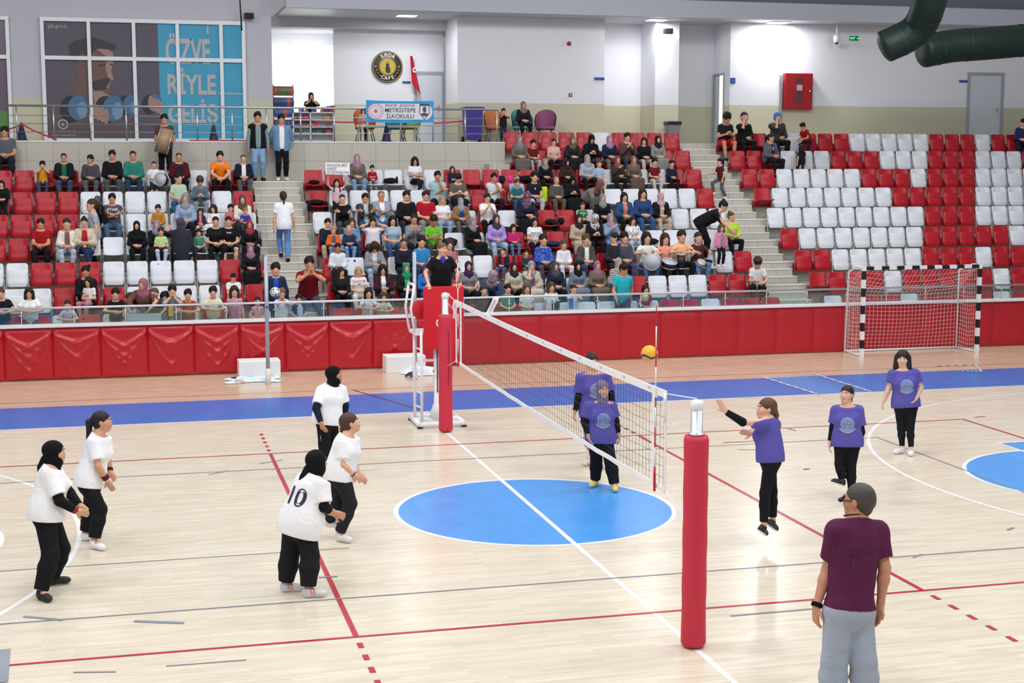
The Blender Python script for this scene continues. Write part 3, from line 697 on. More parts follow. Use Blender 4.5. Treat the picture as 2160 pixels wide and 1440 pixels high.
wall('wall_main', x_c1, ux(1275, YM), YM, th=1.6)
xcl = ux(1382, YM); yr = y_for(1352, xcl)
wall('wall_recess', ux(1268, YM), ux(1440, yr)+.6, yr+.02)
wall('wall_column', xcl, ux(1432, YM), YM, th=yr-YM+.1)
xs_ = ux(1540, YR_); yd = y_for(1505, xs_)
wall('wall_niche', ux(1432, YM)-.02, xs_+.2, yd+.02)
wall('wall_east', xs_, XR, YR_)
# side of the niche: strips around its open door
x_s = xs_
def niche_y(u): return y_for(u, x_s)
ya, yb = niche_y(1529), niche_y(1506)
zt = float(at(1515, 155, 1, (ya+yb)/2)[2])
b = MB(); b.box((x_s, YR_+.15, ZP-.2), (x_s+.12, ya, 8.6)); b.box((x_s, ya, zt), (x_s+.12, yd+.1, 8.6)); struct(b.obj('wall_niche_side', WALL))
DOORM = mat('door_leaf', 'cfd5dd', .45); FRM = mat('door_frame', '9fa5ad', .4); GLOWROOM = mat('glowing_room_wall', 'f6f7f2', .6, emit=.9)
b = MB(); b.box((x_s-.03, ya, ZP), (x_s+.13, ya+.05, zt)); b.box((x_s-.03, yb-.05, ZP), (x_s+.13, yb, zt)); b.box((x_s-.028, ya+.05, zt-.05), (x_s+.128, yb-.05, zt))
d1 = struct(b.obj('door_1', FRM)); dl = MB().box((x_s+.02, ya+.55, ZP), (x_s+.06, yb-.06, zt-.06)); dl.obj('door_leaf', DOORM, d1)
struct(MB().box((x_s+.2, yb+2.4, ZP), (x_s+5, yb+2.5, zt+.4)).obj('wall_washroom', GLOWROOM))  # room light is put into this wall's own glow, no lamp stands inside
# doors in the cafe wall and the east wall
def door(n, u0, u1, vt, y, knob_left=False):
    x0, x1 = ux(u0, y), ux(u1, y); z1 = float(at((u0+u1)/2, vt, 1, y)[2]); w = .09
    b = MB(); b.box((x0, y-.04, ZP), (x0+w, y+.05, z1)); b.box((x1-w, y-.04, ZP), (x1, y+.05, z1)); b.box((x0+w, y-.038, z1-w), (x1-w, y+.05, z1))
    d = struct(b.obj('door_%d' % n, FRM)); MB().box((x0+w, y-.015, ZP), (x1-w, y+.03, z1-w)).obj('door_leaf', DOORM, d)
    h = MB(); hx = x1-w-.1; h.box((hx-.02, y-.03, ZP+.95), (hx+.02, y-.015, ZP+1.15)); h.tube([(hx, y-.03, ZP+1.07), (hx, y-.07, ZP+1.07), (hx-.1, y-.07, ZP+1.07)], .01, 6); h.obj('door_handle', STEEL, d)
    return d
door(2, 873, 938, 151, yc); door(3, 2041, 2118, 153, YR_)
# soffit, beam and roof edge
SOF = tile_mat('soffit_panels', 'cfcfd2', 'cacacd', 'a9a9ae', 1.2, 9)
xb = ux(606, 21.7)
b = MB(); b.box((xb, 21.7, 8.5), (XR, 21.95, 8.98)); struct(b.obj('beam_front', mat('beam_paint', 'b9bcc8', .6)))
b = MB(); b.box((xb, 21.95, 8.5), (XR, 30, 8.6)); struct(b.obj('ceiling_soffit', SOF))
b = MB(); b.box((xb, 22.1, 8.98), (XR, 22.2, 12.5)); struct(b.obj('wall_upper', mat('upper_cladding', '6c7382', .6)))
b = MB(); b.box((xl0-.0, yc-.5, 8.22), (x_c1, yc+.15, 8.5)); struct(b.obj('ceiling_cafe', mat('beam_paint2', 'c4c5c9', .6)))
# canteen: bright room behind an opening
xo1 = ux(705, yc); ycb = 27.2
b = MB(); b.box((xl0-.15, YW+.15, ZP-.2), (xl0, ycb, 8.6)); struct(b.obj('wall_canteen_west', WALL))
b = MB(); b.box((xl0, yc+.16, 8.3), (xo1+1.5, ycb, 8.4)); struct(b.obj('ceiling_canteen', mat('white_ceiling', 'f2f2f2', .6)))
b = MB(); b.box((xo1+1.5, yc+.15, ZP-.2), (xo1+1.6, ycb, 8.5)); struct(b.obj('wall_canteen_east', WALL))
xw = ux(611, ycb); struct(MB().box((xl0-.1, ycb-.02, ZP-.2), (xw, ycb+.1, 8.5)).obj('wall_canteen_back', WALL)); struct(MB().box((xw, ycb-.02, 7.95), (xo1+1.6, ycb+.1, 8.5)).obj('wall_canteen_lintel', WALL))
w = struct(MB().box((xw, ycb, ZP+.2), (xo1+1.6, ycb+.05, 8.0)).obj('window_2', mat('daylight_pane', 'fbfdff', .5, emit=1.25)))
b = MB(); zb = float(at(650, 153, 1, ycb)[2]); b.box((xw+.1, ycb-.05, zb-.05), (xo1+1.6, ycb, zb+.05)); b.box((xw, ycb-.06, ZP), (xw+.1, ycb, 8.0)); b.obj('window_bar', mat('window_white', 'e9ecf0', .4), w)
area('daylight_canteen', (ux(650, 25), 26.8, 6.8), 2, 2.5, 22, (PI/2, 0, 0))
# ------------------------------------------------------------------ stadium seats
def plate(b, w, f, nz_=9, nx=8, th=.022, mi=0):
    """rounded shell: f(x, t) -> (y, z) of its front skin, t from 0 to 1 along its length"""
    rows = []
    for j in range(nz_+1):
        t = j/nz_; t = .5-.5*math.cos(PI*t)*.98 if 0 < j < nz_ else t
        c = .16; e = min(t, 1-t); hw = w/2*(1-.16*max(0, 1-e/c)**2.2)
        rows.append([(x/nx*2-1, hw, t) for x in range(nx+1)])
    vs = []; fs = []; n = nx+1; R = len(rows)
    for side in (0, 1):
        for r in rows:
            for s, hw, t in r:
                y, z, ny, nzz = f(s*hw, t); vs.append((s*hw, y+ny*th*side, z+nzz*th*side))
    for j in range(R-1):
        for i in range(nx):
            a = j*n+i; fs.append((a, a+1, a+n+1, a+n)); o = R*n; fs.append((o+a+n, o+a+n+1, o+a+1, o+a))
    o = R*n; rim = [i for i in range(n)]+[j*n+nx for j in range(1, R)]+[(R-1)*n+i for i in range(nx-1, -1, -1)]+[j*n for j in range(R-2, 0, -1)]
    for i in range(len(rim)): a, c = rim[i], rim[(i+1) % len(rim)]; fs.append((c, a, o+a, o+c))
    return b.add(vs, fs, mi, True)
def seat_meshes():
    back = MB(); plate(back, .455, lambda x, t: (-.02+.06*(x/.23)**2*-1+.10*t, .36+.42*t+(.008 if .5 < t < .58 else 0), 0.97, -.22), 13)
    up = MB(); plate(up, .43, lambda x, t: (-.105-.02*math.sin(PI*t)+.03*(x/.22)**2+.05*t-(.018 if t < .3 else 0), .27+.37*t, 1, 0), 11)
    dn = MB(); plate(dn, .43, lambda x, t: (-.03-.40*t, .415+.02*(x/.22)**2-.012*math.sin(PI*t), 0, -1), 9)
    hal = MB(); plate(hal, .43, lambda x, t: (-.05-.32*t, .40+.09*t+.02*(x/.22)**2, 0, -1), 9)
    fr = MB()
    for s in (-1, 1):
        x = s*.232; fr.box((x-.012, -.06, .3), (x+.012, .09, .44)); fr.tube([(x, .1, .33), (x, -.04, .36), (x, -.1, .04)], .014, 6)
    fr.tube([(-.232, .09, .33), (.232, .09, .33)], .016, 6); fr.box((-.25, .06, .28), (.25, .115, .36))
    return back, up, dn, hal, fr
SM = {}
SEATC = {'r': mat('seat_red', 'b00f22', .38, spec=.45), 'w': mat('seat_white', 'dfe2ea', .4, spec=.45)}
FRC = {'r': mat('seat_frame_red', '8c1020', .45), 'w': mat('seat_frame_grey', 'b4b4b4', .45)}
for c in 'rw':
    b_, u_, d_, h_, f_ = seat_meshes()
    SM[c] = dict(back=b_.mesh('backrest', SEATC[c]), u=u_.mesh('seat_pan', SEATC[c]), d=d_.mesh('seat_pan', SEATC[c]), h=h_.mesh('seat_pan', SEATC[c]), f=f_.mesh('seat_frame', FRC[c]))
ROWN = ['front row']+[o+' row' for o in ORD[1:9]]
NSEAT = [0]
def seat(block, k, i, n, c, st):
    """block, row, place in the row, column number n on the seat grid, colour, state (u folded up, d down, h half down)"""
    x = (n+.45)*PIT; y = YB+DT*k
    u, v = pix((x, y, floor_z(k)+.6))
    if u < -24 or u > 2186: return
    col = {'r': 'red', 'w': 'white'}[c]; s = {'u': 'folded', 'd': 'opened', 'h': 'half-open'}[st]
    end = {'left': 'stairs going left', 'middle': 'west stairs', 'right': 'stairs'}[block]
    r = thing('stadium_seat', f'{s} {col} seat, {ROWN[k]} of the {block} block, {ORD[i]} from the {end.split(" going")[0]}', 'seat', (x, y-.02, floor_z(k)), 0, f'{col} seats of the {block} block')
    m = SM[c]; link('backrest', m['back'], r); link('seat_pan', m[st], r); link('seat_frame', m['f'], r); NSEAT[0] += 1
# letters: r red, w white; capital = opened by whoever or whatever is on it; h/H half-open red/white; . none
LEFT = ['wrrwwrwrwrrrrw', 'RRwwwwrRrwwwrr', 'RrwwwwwrrrwwrR', 'WWWWWWWWwRrrrr', 'WWWWWwWwrrrrrr', 'rwWWwwwwrrrrr', 'RRwWWWWRRRrrr', '...........RR']
MID = ['rrrrrrrrrwwwwwwrrwrrrr', 'RWWRRRWrRWWWWWRwwwrrrR'[:22], 'rWrWWwWwrRRRRRRWWWWwrr', 'RWRWWWWwWRrRRrRWWWwwww', 'wWWWWWWWrWrRrwWWWwwwwR', 'RWwwwwWWrRRRrRRWwwwwr', 'RRWWWwwrRrrrRRRWWWWRr', '...........RrRrRrRRRr', '...........rrrrrwrrrr']
RIGHT = ['wrrrwrrrrwrrr', 'hrrrwrrrrrwrrr', 'rrwwwwwrrrwrrrr', 'rwwwwwwwrrrrrwww', 'wwwwwwwwwrrrwwwww', 'hwwwwwwwrrrrrwwwww', 'rrwwwwwrrrwrrrwwwww', 'rrRwwwrrrwwwrrrwwwrr', 'RRRWwrrrwwwwwrrrwrrr']
for nm, rows, n0, sg in (('left', LEFT, -5.02, -1), ('middle', MID, -1.47, 1), ('right', RIGHT, 21.72, 1)):
    for k, row in enumerate(rows):
        row = row[:21] if nm == 'middle' else row
        for i, ch in enumerate(row):
            if ch == '.': continue
            c = 'r' if ch in 'rRh' else 'w'; st = 'h' if ch in 'hH' else 'd' if ch.isupper() else 'u'
            seat(nm, k, i, n0+sg*i, c, st)
# ------------------------------------------------------------------ players and coach: joints measured on the photograph, stood on the floor
def hero(label, px, f, size, girth=1., hf=None, girl=1, D=None, bust=1, off=None, curl=.35, dnL=None, dnR=None):
    """px: joint -> (u, v[, metres further away]); feet on the floor unless D (camera depth) is given"""
    f = nz(A3(f[0], f[1], 0)); r = A3(f[1], -f[0], 0); rd = float(r @ C_F)
    J = {}
    if D is None:
        for sd in 'LR':
            if not px.get('air'+sd): J['an'+sd] = at(*px['an'+sd][:2], 2, .095*size); J['toe'+sd] = at(*px['toe'+sd][:2], 2, .03*size)
        if off is not None: D0 = off
        else: D0 = np.mean([depth(J[k]) for k in ('anL', 'anR') if k in J])
    else: D0 = D
    half = {'sh': .15, 'el': .2, 'wr': .18, 'tip': .17, 'hip': .085, 'kn': .1, 'an': .1, 'toe': .1}
    for k, p in px.items():
        if k.startswith('air') or k in J: continue
        dd = p[2] if len(p) > 2 else 0
        if k[-1] in 'LR' and k[:-1] in half and len(p) < 3: dd = half[k[:-1]]*size*rd*(1 if k[-1] == 'R' else -1)
        J[k] = atd(p[0], p[1], D0+dd)
    for sd in 'LR':
        if not px.get('air'+sd): J['sh'+sd] = J['neck']+(J['sh'+sd]-J['neck'])*np.array([.9, .9, 1])
        if 'hip'+sd not in J: J['hip'+sd] = J['pel']+r*.085*size*(1 if sd == 'R' else -1)-A3(0, 0, .03)*size
        if len(px['kn'+sd]) < 3:                  # knees halfway between hip and ankle in depth, a little forward
            dk = (depth(J['hip'+sd])+depth(J['an'+sd]))/2; J['kn'+sd] = atd(px['kn'+sd][0], px['kn'+sd][1], dk)
    if dnL is not None: J['dnL'] = nz(A3(*dnL))
    if dnR is not None: J['dnR'] = nz(A3(*dnR))
    hf = f if hf is None else nz(A3(*hf)); hr = nz(np.cross(hf, A3(0, 0, 1)))
    H = np.stack([hr, hf, np.cross(hr, hf)])
    b = Body(J, size, girth, 1.06, H, bust); b.J['curl'] = curl
    b.root = thing('person', label, 'person', ((J['anL']+J['anR'])/2*A3(1, 1, 0)))
    b.o = -np.array(b.root.location)
    return b
def put(b, name, F, mats, mi=None, h=.009):
    v, f = sdf_mesh(F, h); m = None if mi is None else mi(v[f].mean(1))
    return link(name, np_mesh(name, v+b.o, f, mats if isinstance(mats, list) else [mats], m), b.root)
EYEW = mat('eye_white', 'efeae4', .3)
def dress(b, skin, hair, shirt, trousers, shoes, sole='f0f0f0', sleeve=.66, inf=.022, hem=.2, loose=.02, to=1.92, tl=.004, hairc='1b1513', leg_in=.016, shoe_big=1., stripe=None):
    put(b, 'body', b.skin(True, .95, .84 if to > 1.8 else 1, hair not in ('hijab', 'sport')), [skinm(skin), mat('brow_dark', '3a2a22', .6), LIP, EYEW], b.skin_mi(True), .0075)
    if hair: put(b, 'headscarf' if hair in ('hijab', 'sport') else 'hair', b.hair(hair), cloth(hairc) if hair in ('hijab', 'sport') else mat('hair', hairc, .5, spec=.35, bump=.5, bscale=55, vary=.35))
    s = put(b, 'shirt', b.top(sleeve, inf, hem, loose), cloth(shirt)); b.shirt = s
    put(b, 'trousers', b.legs(leg_in, to, tl), cloth(trousers))
    for sd, c in zip('LR', shoes if isinstance(shoes, tuple) else (shoes, shoes)):
        F, mi = b.shoe(sd, shoe_big); put(b, 'shoe', F, [mat('shoe_upper', c, .6), mat('shoe_sole', sole, .6), mat('shoe_stripe', stripe or c, .6)], mi, .007)
def band(b, name, a, c, t0, t1, r0, r1, col):
    """a tube of cloth round a limb from share t0 to t1 of a->c"""
    a, c = b.J[a], b.J[c]; d = nz(c-a); p, q = a+(c-a)*t0, a+(c-a)*t1
    F = Field().rc(a, c, r0*b.s*b.g, r1*b.s*b.g, 0); F.plane(p, -d); F.plane(q, d); return put(b, name, F, cloth(col), h=.006)
def armsleeve(b, sd, col, t0=.5, t1=.97):
    a, e, w = (b.J[k+sd] for k in ('sh', 'el', 'wr')); q = b.s*b.g; F = Field(); d = nz(e-a)
    F.rc(a, e, .06*q, .0525*q, 0, [(a+(e-a)*t0, -d)]); F.rc(e, w, .0525*q, .037*q, .012*q, [(e+(w-e)*t1, nz(w-e))])
    return put(b, 'arm_sleeve', F, cloth(col), h=.006)
def tail(b, name, pts, r0, r1, m, wav=0):
    F = Field(); P = [b.h(*p) for p in pts]; n = len(P)-1
    for i in range(n):
        ra, rb = r0+(r1-r0)*i/n, r0+(r1-r0)*(i+1)/n; F.rc(P[i], P[i+1], (ra+(wav if i % 2 else 0))*b.s, (rb+(0 if i % 2 else wav))*b.s, .008)
    return put(b, name, F, m, h=.006)
def decal(b, name, o, x, y, parts, mats):
    """flat print laid onto the shirt: parts = (verts, faces, material index) in the frame o, x, y"""
    me = b.shirt.data; t = BVHTree.FromPolygons([v.co for v in me.vertices], [p.vertices for p in me.polygons])
    M = frame(Vector(o)+Vector(b.o), x, y); n = M.to_3x3() @ Vector((0, 0, 1)); mb = MB()
    for i, (vs, fs, mi) in enumerate(parts):
        out = []
        for v in vs:
            p = M @ Vector(v); hit = t.ray_cast(p+n*.4, -n)
            out.append((hit[0] if hit[0] is not None else p)+n*(.003+.0007*i))
        mb.add(out, fs, mi)
    return mb.obj(name, mats, b.shirt)
def ring(r0, r1, n=28, cx=0, cy=0, sy=1., a0=0, a1=2*PI):
    vs = []; fs = []
    for i in range(n+1):
        a = a0+(a1-a0)*i/n
        for r in (r0, r1): vs.append((cx+r*math.cos(a), cy+r*math.sin(a)*sy, 0))
    return vs, [(2*i, 2*i+1, 2*i+3, 2*i+2) for i in range(n)]
I4 = Matrix.Identity(4)
PRINT = [mat('print_pale_blue', '7d8cbc', .7), mat('print_teal', '6a80ac', .7), mat('print_cream', '93969e', .7)]
def emblem(b):
    q = b.s; parts = []
    for k, (r0, r1, mi) in enumerate(((0, .045, 1), (.045, .075, 0), (.075, .1, 0))): v, f = ring(r0*q, r1*q); parts.append((v, f, mi))
    for (x, y, r) in ((-.02, .02, .018), (.022, .015, .018), (0, -.03, .022)): v, f = ring(0, r*q, 12, x*q, y*q); parts.append((v, f, 2))
    v, f = ring(.07*q, .135*q, 16, 0, .0, .95, PI*1.2, PI*1.8); parts.append((v, f, 0)); v, f = ring(.11*q, .13*q, 16, 0, .0, 1, PI*1.15, PI*1.85); parts.append((v, f, 2))
    decal(b, 'printed_emblem', b.t(0, .12, -.24), -b.R[0], b.R[2], parts, PRINT)
WT, BK, PU = 'f3f3f7', '15161b', '5a54a6'

b = hero('person in black hijab and white T-shirt, arms joined low, wearing black shoes', dict(head=(115, 954), neck=(109, 985), pel=(99, 1086), shR=(104, 999), shL=(113, 996), elR=(126, 1056), wrR=(161, 1077, -.05), tipR=(181, 1083, 0), elL=(147, 1040, .16), wrL=(168, 1066, .06), tipL=(184, 1078, .02),
     knR=(107, 1170), anR=(86, 1246), toeR=(112, 1268), knL=(130, 1156), anL=(110, 1216), toeL=(130, 1226)), (1, -.15), .965, 1.13, (1, -.12, .05))
dress(b, 'd3a283', 'sport', WT, BK, '1b1b1e', '2a2a2c', .8, .028, .05, .03, 1.98, .018, '0f0f12')
for sd in 'LR': armsleeve(b, sd, '111318', .5)
tail(b, 'scarf_tail', [(0, -.1, -.06), (0, -.15, -.14), (0, -.165, -.24), (0, -.16, -.3)], .045, .02, cloth('0f0f12'))
band(b, 'red_stripe', 'elR', 'wrR', .6, .93, .047, .0385, 'b0303a')

b = hero('person with dark ponytail in white T-shirt, black trousers and wristbands', dict(head=(216, 889), neck=(207, 917), pel=(191, 1018), shR=(199, 934), shL=(222, 925), elR=(207, 984), wrR=(226, 1012, -.12), tipR=(237, 1033, -.1), elL=(228, 972, .16), wrL=(232, 995, .1), tipL=(243, 1010, .06),
     knR=(211, 1074), anR=(198, 1141), toeR=(224, 1158), knL=(190, 1070), anL=(180, 1124), toeL=(203, 1136)), (.95, -.3), .97, 1.04, (1, -.12, .08))
dress(b, 'cf9b7d', 'pony', WT, BK, 'e9e9ec', 'f6f6f8', .72, .024, .045, .025, 1.9, .012, '1d1614')
tail(b, 'ponytail', [(0, -.1, .02), (0, -.16, 0), (0, -.17, -.08), (.0, -.18, -.17), (0, -.19, -.22)], .03, .014, mat('hair', '1d1614', .45, spec=.4), .006)
band(b, 'wristband', 'elR', 'wrR', .66, .93, .045, .041, '5c1f30'); band(b, 'wrist_wrap', 'wrR', 'tipR', -.02, .12, .036, .034, 'dcd2c0'); band(b, 'wristband', 'elL', 'wrL', .66, .93, .045, .041, '4a1c2a')

b = hero('person in black hijab seen from behind, white T-shirt numbered ten on the back', dict(head=(668, 974), neck=(659, 1004), pel=(632, 1112), shR=(679, 1020), shL=(644, 1013), elR=(682, 1068), wrR=(707, 1082, .02), tipR=(724, 1088, .08), elL=(676, 1072, .42), wrL=(704, 1083, .2), tipL=(722, 1088, .14),
     knR=(654, 1172), anR=(650, 1241), toeR=(679, 1253), knL=(611, 1172), anL=(603, 1229), toeL=(627, 1241)), (.72, .69), .985, 1.17, (.85, .5, .04))
dress(b, 'c99474', 'sport', WT, '1c1e24', 'd9d6da', 'f0eff2', .82, .03, .08, .04, 1.93, .022, '111114', stripe='ef8d86')
armsleeve(b, 'R', '14161c', .6, .5); armsleeve(b, 'L', '14161c', .6, .5)
tail(b, 'scarf_tail', [(-.02, -.1, -.05), (-.04, -.15, -.13), (-.06, -.2, -.25), (-.07, -.25, -.36)], .04, .022, cloth('111114'))
v, f_ = text_mesh('10', .26, I4, bold=True); decal(b, 'shirt_number', b.t(.0, -.12, -.24), b.R[0], b.R[2], [(v, f_, 0)], [mat('number_navy', '2c2c48', .7)])

b = hero('person with braided brown hair, white T-shirt and dark trousers, knees bent, looking up', dict(head=(739, 892), neck=(731, 918), pel=(717, 1004), shR=(722, 937), shL=(745, 930), elR=(723, 980), wrR=(747, 1001, -.12), tipR=(765, 1014, -.08), elL=(746, 978, .16), wrL=(757, 999, .08), tipL=(770, 1012, .06),
     knR=(739, 1062), anR=(716, 1125), toeR=(741, 1141), knL=(712, 1072, .15), anL=(694, 1097, .28), toeL=(706, 1113, .24), airL=1), (.93, .25), .985, 1.05, (1, .05, .28))
dress(b, 'dcab90', 'braid', WT, '23262d', 'dededf', 'f4f4f4', .72, .024, .05, .025, 1.94, .006, '4a3327')
tail(b, 'braid', [(0, -.1, -.02), (.01, -.14, -.1), (.02, -.15, -.18), (.03, -.17, -.27)], .026, .012, mat('hair', '4a3327', .45, spec=.4), .007)
v, f_ = text_mesh('2', .2, I4, bold=True); decal(b, 'shirt_number', b.t(.0, -.12, -.24), b.R[0], b.R[2], [(v, f_, 0)], [mat('number_navy', '2c2c48', .7)])
band(b, 'hair_tie', 'elR', 'wrR', .9, .97, .037, .036, '1a1a1a')

b = hero('person in black hijab, white T-shirt and navy sleeves, striped trousers, far side of court', dict(head=(705, 790), neck=(699, 812), pel=(690, 886), shR=(676, 826), shL=(721, 822), elR=(667, 861, -.24), wrR=(677, 891, -.34), tipR=(684, 906, -.36), elL=(728, 856), wrL=(727, 884), tipL=(724, 900),
     knR=(684, 936), anR=(688, 990), toeR=(699, 1002), knL=(704, 932), anL=(709, 984), toeL=(722, 994)), (.75, -.65), .985, 1.08, (.9, -.35, .12))
dress(b, 'b98467', 'sport', WT, BK, 'e6e6ea', 'f6f6f8', .74, .024, .06, .03, 1.92, .012, '111114')
for sd in 'LR': armsleeve(b, sd, '161b33', .55)
q = b.s
for t in (-.016, 0, .016):
    F = Field(); o2 = b.R[0]*(.105+.01)*q; y2 = b.R[1]*t*q; A_, B_, C_ = b.J['hipR'], b.J['knR'], b.J['anR']; rr_ = nz(A3(-.75, -.65, 0))
    F.rc(A_+rr_*.1*q+y2-A3(0, 0, .02), B_+rr_*.078*q+y2, .006*q, .006*q, 0); F.rc(B_+rr_*.078*q+y2, C_+rr_*.062*q+y2, .006*q, .006*q, .002); put(b, 'trouser_stripe', F, cloth('eeeeee'), h=.005)

b = hero('person in purple hijab and purple T-shirt with black sleeves, walking beside the net', dict(head=(1271, 821), neck=(1270, 849), pel=(1267, 928), shR=(1240, 858), shL=(1291, 855), elR=(1232, 888), wrR=(1240, 917, -.12), tipR=(1245, 934, -.14), elL=(1299, 887), wrL=(1304, 913), tipL=(1308, 933),
     knR=(1258, 971), anR=(1256, 1011), toeR=(1251, 1023), knL=(1288, 975), anL=(1296, 1020), toeL=(1300, 1037)), (-.12, -1), .95, 1.02, (-.02, -1, .02))
dress(b, 'dba88d', 'sport', PU, BK, 'd9c56a', 'efe9d2', .78, .026, .045, .03, 1.99, .016, '7d6b88')
for sd in 'LR': armsleeve(b, sd, '111318', .55)
emblem(b)

b = hero('person with dark tied hair in purple T-shirt standing behind the purple hijab player', dict(head=(1249, 764), neck=(1250, 788), pel=(1254, 868), shR=(1224, 797), shL=(1280, 793), elR=(1220, 838), wrR=(1213, 866), tipR=(1210, 881), elL=(1289, 832), wrL=(1294, 862), tipL=(1296, 878),
     knR=(1245, 918), anR=(1243, 966), toeR=(1236, 978), knL=(1270, 916), anL=(1280, 972), toeL=(1279, 987)), (0, -1), .985, 1.05, (.1, -1, .02))
dress(b, 'd7a488', 'bun', PU, '1a1b22', 'e3ccd2', 'ded6d8', .78, .026, .09, .03, 1.45, .006, '1b1514')
for sd in 'LR': armsleeve(b, sd, '111318', .55); band(b, 'sock', 'kn'+sd, 'an'+sd, .6, .98, .05, .046, 'e8d8dc')
emblem(b)

b = hero('person with long braid in purple T-shirt jumping at the net, arm stretched out', dict(head=(1616, 862), neck=(1621, 887), pel=(1624, 968), shL=(1605, 893, -.17), shR=(1634, 895, .14), elL=(1567, 890, -.2), wrL=(1531, 868, -.2), tipL=(1517, 847, -.2), elR=(1606, 912, .3), wrR=(1587, 914, .28), tipR=(1570, 911, .26),
     knL=(1614, 1040, -.06), anL=(1611, 1110, -.05), toeL=(1593, 1139, -.05), knR=(1628, 1036, .1), anR=(1630, 1098, .14), toeR=(1612, 1124, .12)), (-.93, .2), .985, .98, (-1, .05, .12), D=depth(at(1612, 1157)), dnL=(-.55, .0, -.8), dnR=(-.6, .05, -.75), curl=.1)
dress(b, 'e0ae97', 'braid', PU, '16171d', '17171b', 'f0eef2', .5, .018, .03, .01, 1.86, -.004, '5b3d2a', .01)
tail(b, 'braid', [(0, -.1, .02), (0, -.13, -.06), (.01, -.14, -.14), (.03, -.17, -.24), (.05, -.21, -.34), (.06, -.25, -.42)], .03, .012, mat('hair', '6b4a32', .45, spec=.4), .007)
armsleeve(b, 'L', '111318', 1.0, .97)

b = hero('person in purple T-shirt and black sleeves, hair pulled back, between coach and far player', dict(head=(1786, 832), neck=(1787, 857), pel=(1787, 934), shR=(1764, 867), shL=(1812, 866), elR=(1757, 903), wrR=(1751, 930), tipR=(1748, 949), elL=(1817, 911), wrL=(1808, 943), tipL=(1802, 961),
     knR=(1771, 978), anR=(1777, 1012, -.03), toeR=(1757, 1037, -.1), knL=(1795, 985), anL=(1797, 1043), toeL=(1787, 1061), airR=1), (-.45, -.9), .945, 1.0, (-.75, -.65, .2), dnR=(-.3, -.1, -.9))
dress(b, 'dcab92', 'pony', PU, '15161b', '1c1d28', 'f0eef2', .72, .026, .05, .03, 1.94, -.002, '1b1514', .01)
for sd in 'LR': armsleeve(b, sd, '111318', .6); band(b, 'knee_pad', 'kn'+sd, 'an'+sd, -.12, .22, .072, .068, '101015')
emblem(b)

b = hero('person with shoulder-length dark hair, purple T-shirt and white shoes, nearest the goal', dict(head=(1904, 757), neck=(1906, 780), pel=(1911, 855), shR=(1882, 789), shL=(1932, 789), elR=(1874, 820), wrR=(1866, 842), tipR=(1860, 856), elL=(1943, 817), wrL=(1934, 838, -.12), tipL=(1927, 850, -.16),
     knR=(1901, 903), anR=(1903, 943), toeR=(1889, 954), knL=(1920, 903), anL=(1922, 946), toeL=(1920, 963)), (-.35, -1), .985, 1.05, (-.55, -.85, .05))
dress(b, 'e0b19b', 'bob', PU, '17181d', 'e9e6ea', 'f6f6f8', .62, .024, .03, .02, 1.92, -.008, '1b1413', .004)
emblem(b)

b = hero('person seen from behind in maroon T-shirt and grey sweatpants, black wristwatch, at court edge', dict(head=(1811, 1056), neck=(1808, 1098), pel=(1790, 1286), shL=(1761, 1122), shR=(1855, 1122), elL=(1746, 1200, .04), wrL=(1722, 1278, -.02), tipL=(1718, 1318, 0), elR=(1866, 1198, .02), wrR=(1857, 1275, .06), tipR=(1852, 1313, .08),
     knL=(1760, 1392, -.02), anL=(1752, 1492, .05), toeL=(1742, 1490, .25), knR=(1822, 1394, 0), anR=(1826, 1492, .05), toeR=(1830, 1488, .25)), (-.25, 1), 1.12, 1.16, (-.6, .8, 0), D=11.75, bust=0)
dress(b, 'c98f72', 'buzz', '5a2145', 'a3adbf', '2a2a2e', 'dddddd', .72, .02, -.02, .0, 1.96, .022, '4b4644', .012)
band(b, 'wristwatch', 'elL', 'wrL', .9, 1.02, .036, .035, '0d0d10')
for k in 'LR': b.J['c'+k] = b.J['neck']
F = Field()
for i in range(24):
    a0, a1 = 2*PI*i/24, 2*PI*(i+1)/24; F.rc(b.t(.085*math.cos(a0), .02+.085*math.sin(a0), .035-.02*math.sin(a0)), b.t(.085*math.cos(a1), .02+.085*math.sin(a1), .035-.02*math.sin(a1)), .005, .005, .001)
put(b, 'neck_cord', F, cloth('1a1414'), h=.005)
put(b, 'sunglasses', Field().rc(b.h(-.07, .1, .005), b.h(.07, .1, .005), .02, .02, 0).rc(b.h(-.075, .09, .01), b.h(-.08, .0, .01), .006, .006, .002), mat('dark_lens', '0c0c0e', .1), h=.006)
v, f_ = text_mesh('TURKISH  JOIN', .07, I4, sx=1.1); v2, f2 = text_mesh('T', .17, Matrix.Translation((-.1, -.09, 0)))
decal(b, 'back_lettering', b.t(0, -.14, -.2), b.R[0], b.R[2], [(v, f_, 0), (v2, f2, 0)], [mat('print_dark', '4a1b38', .5)])
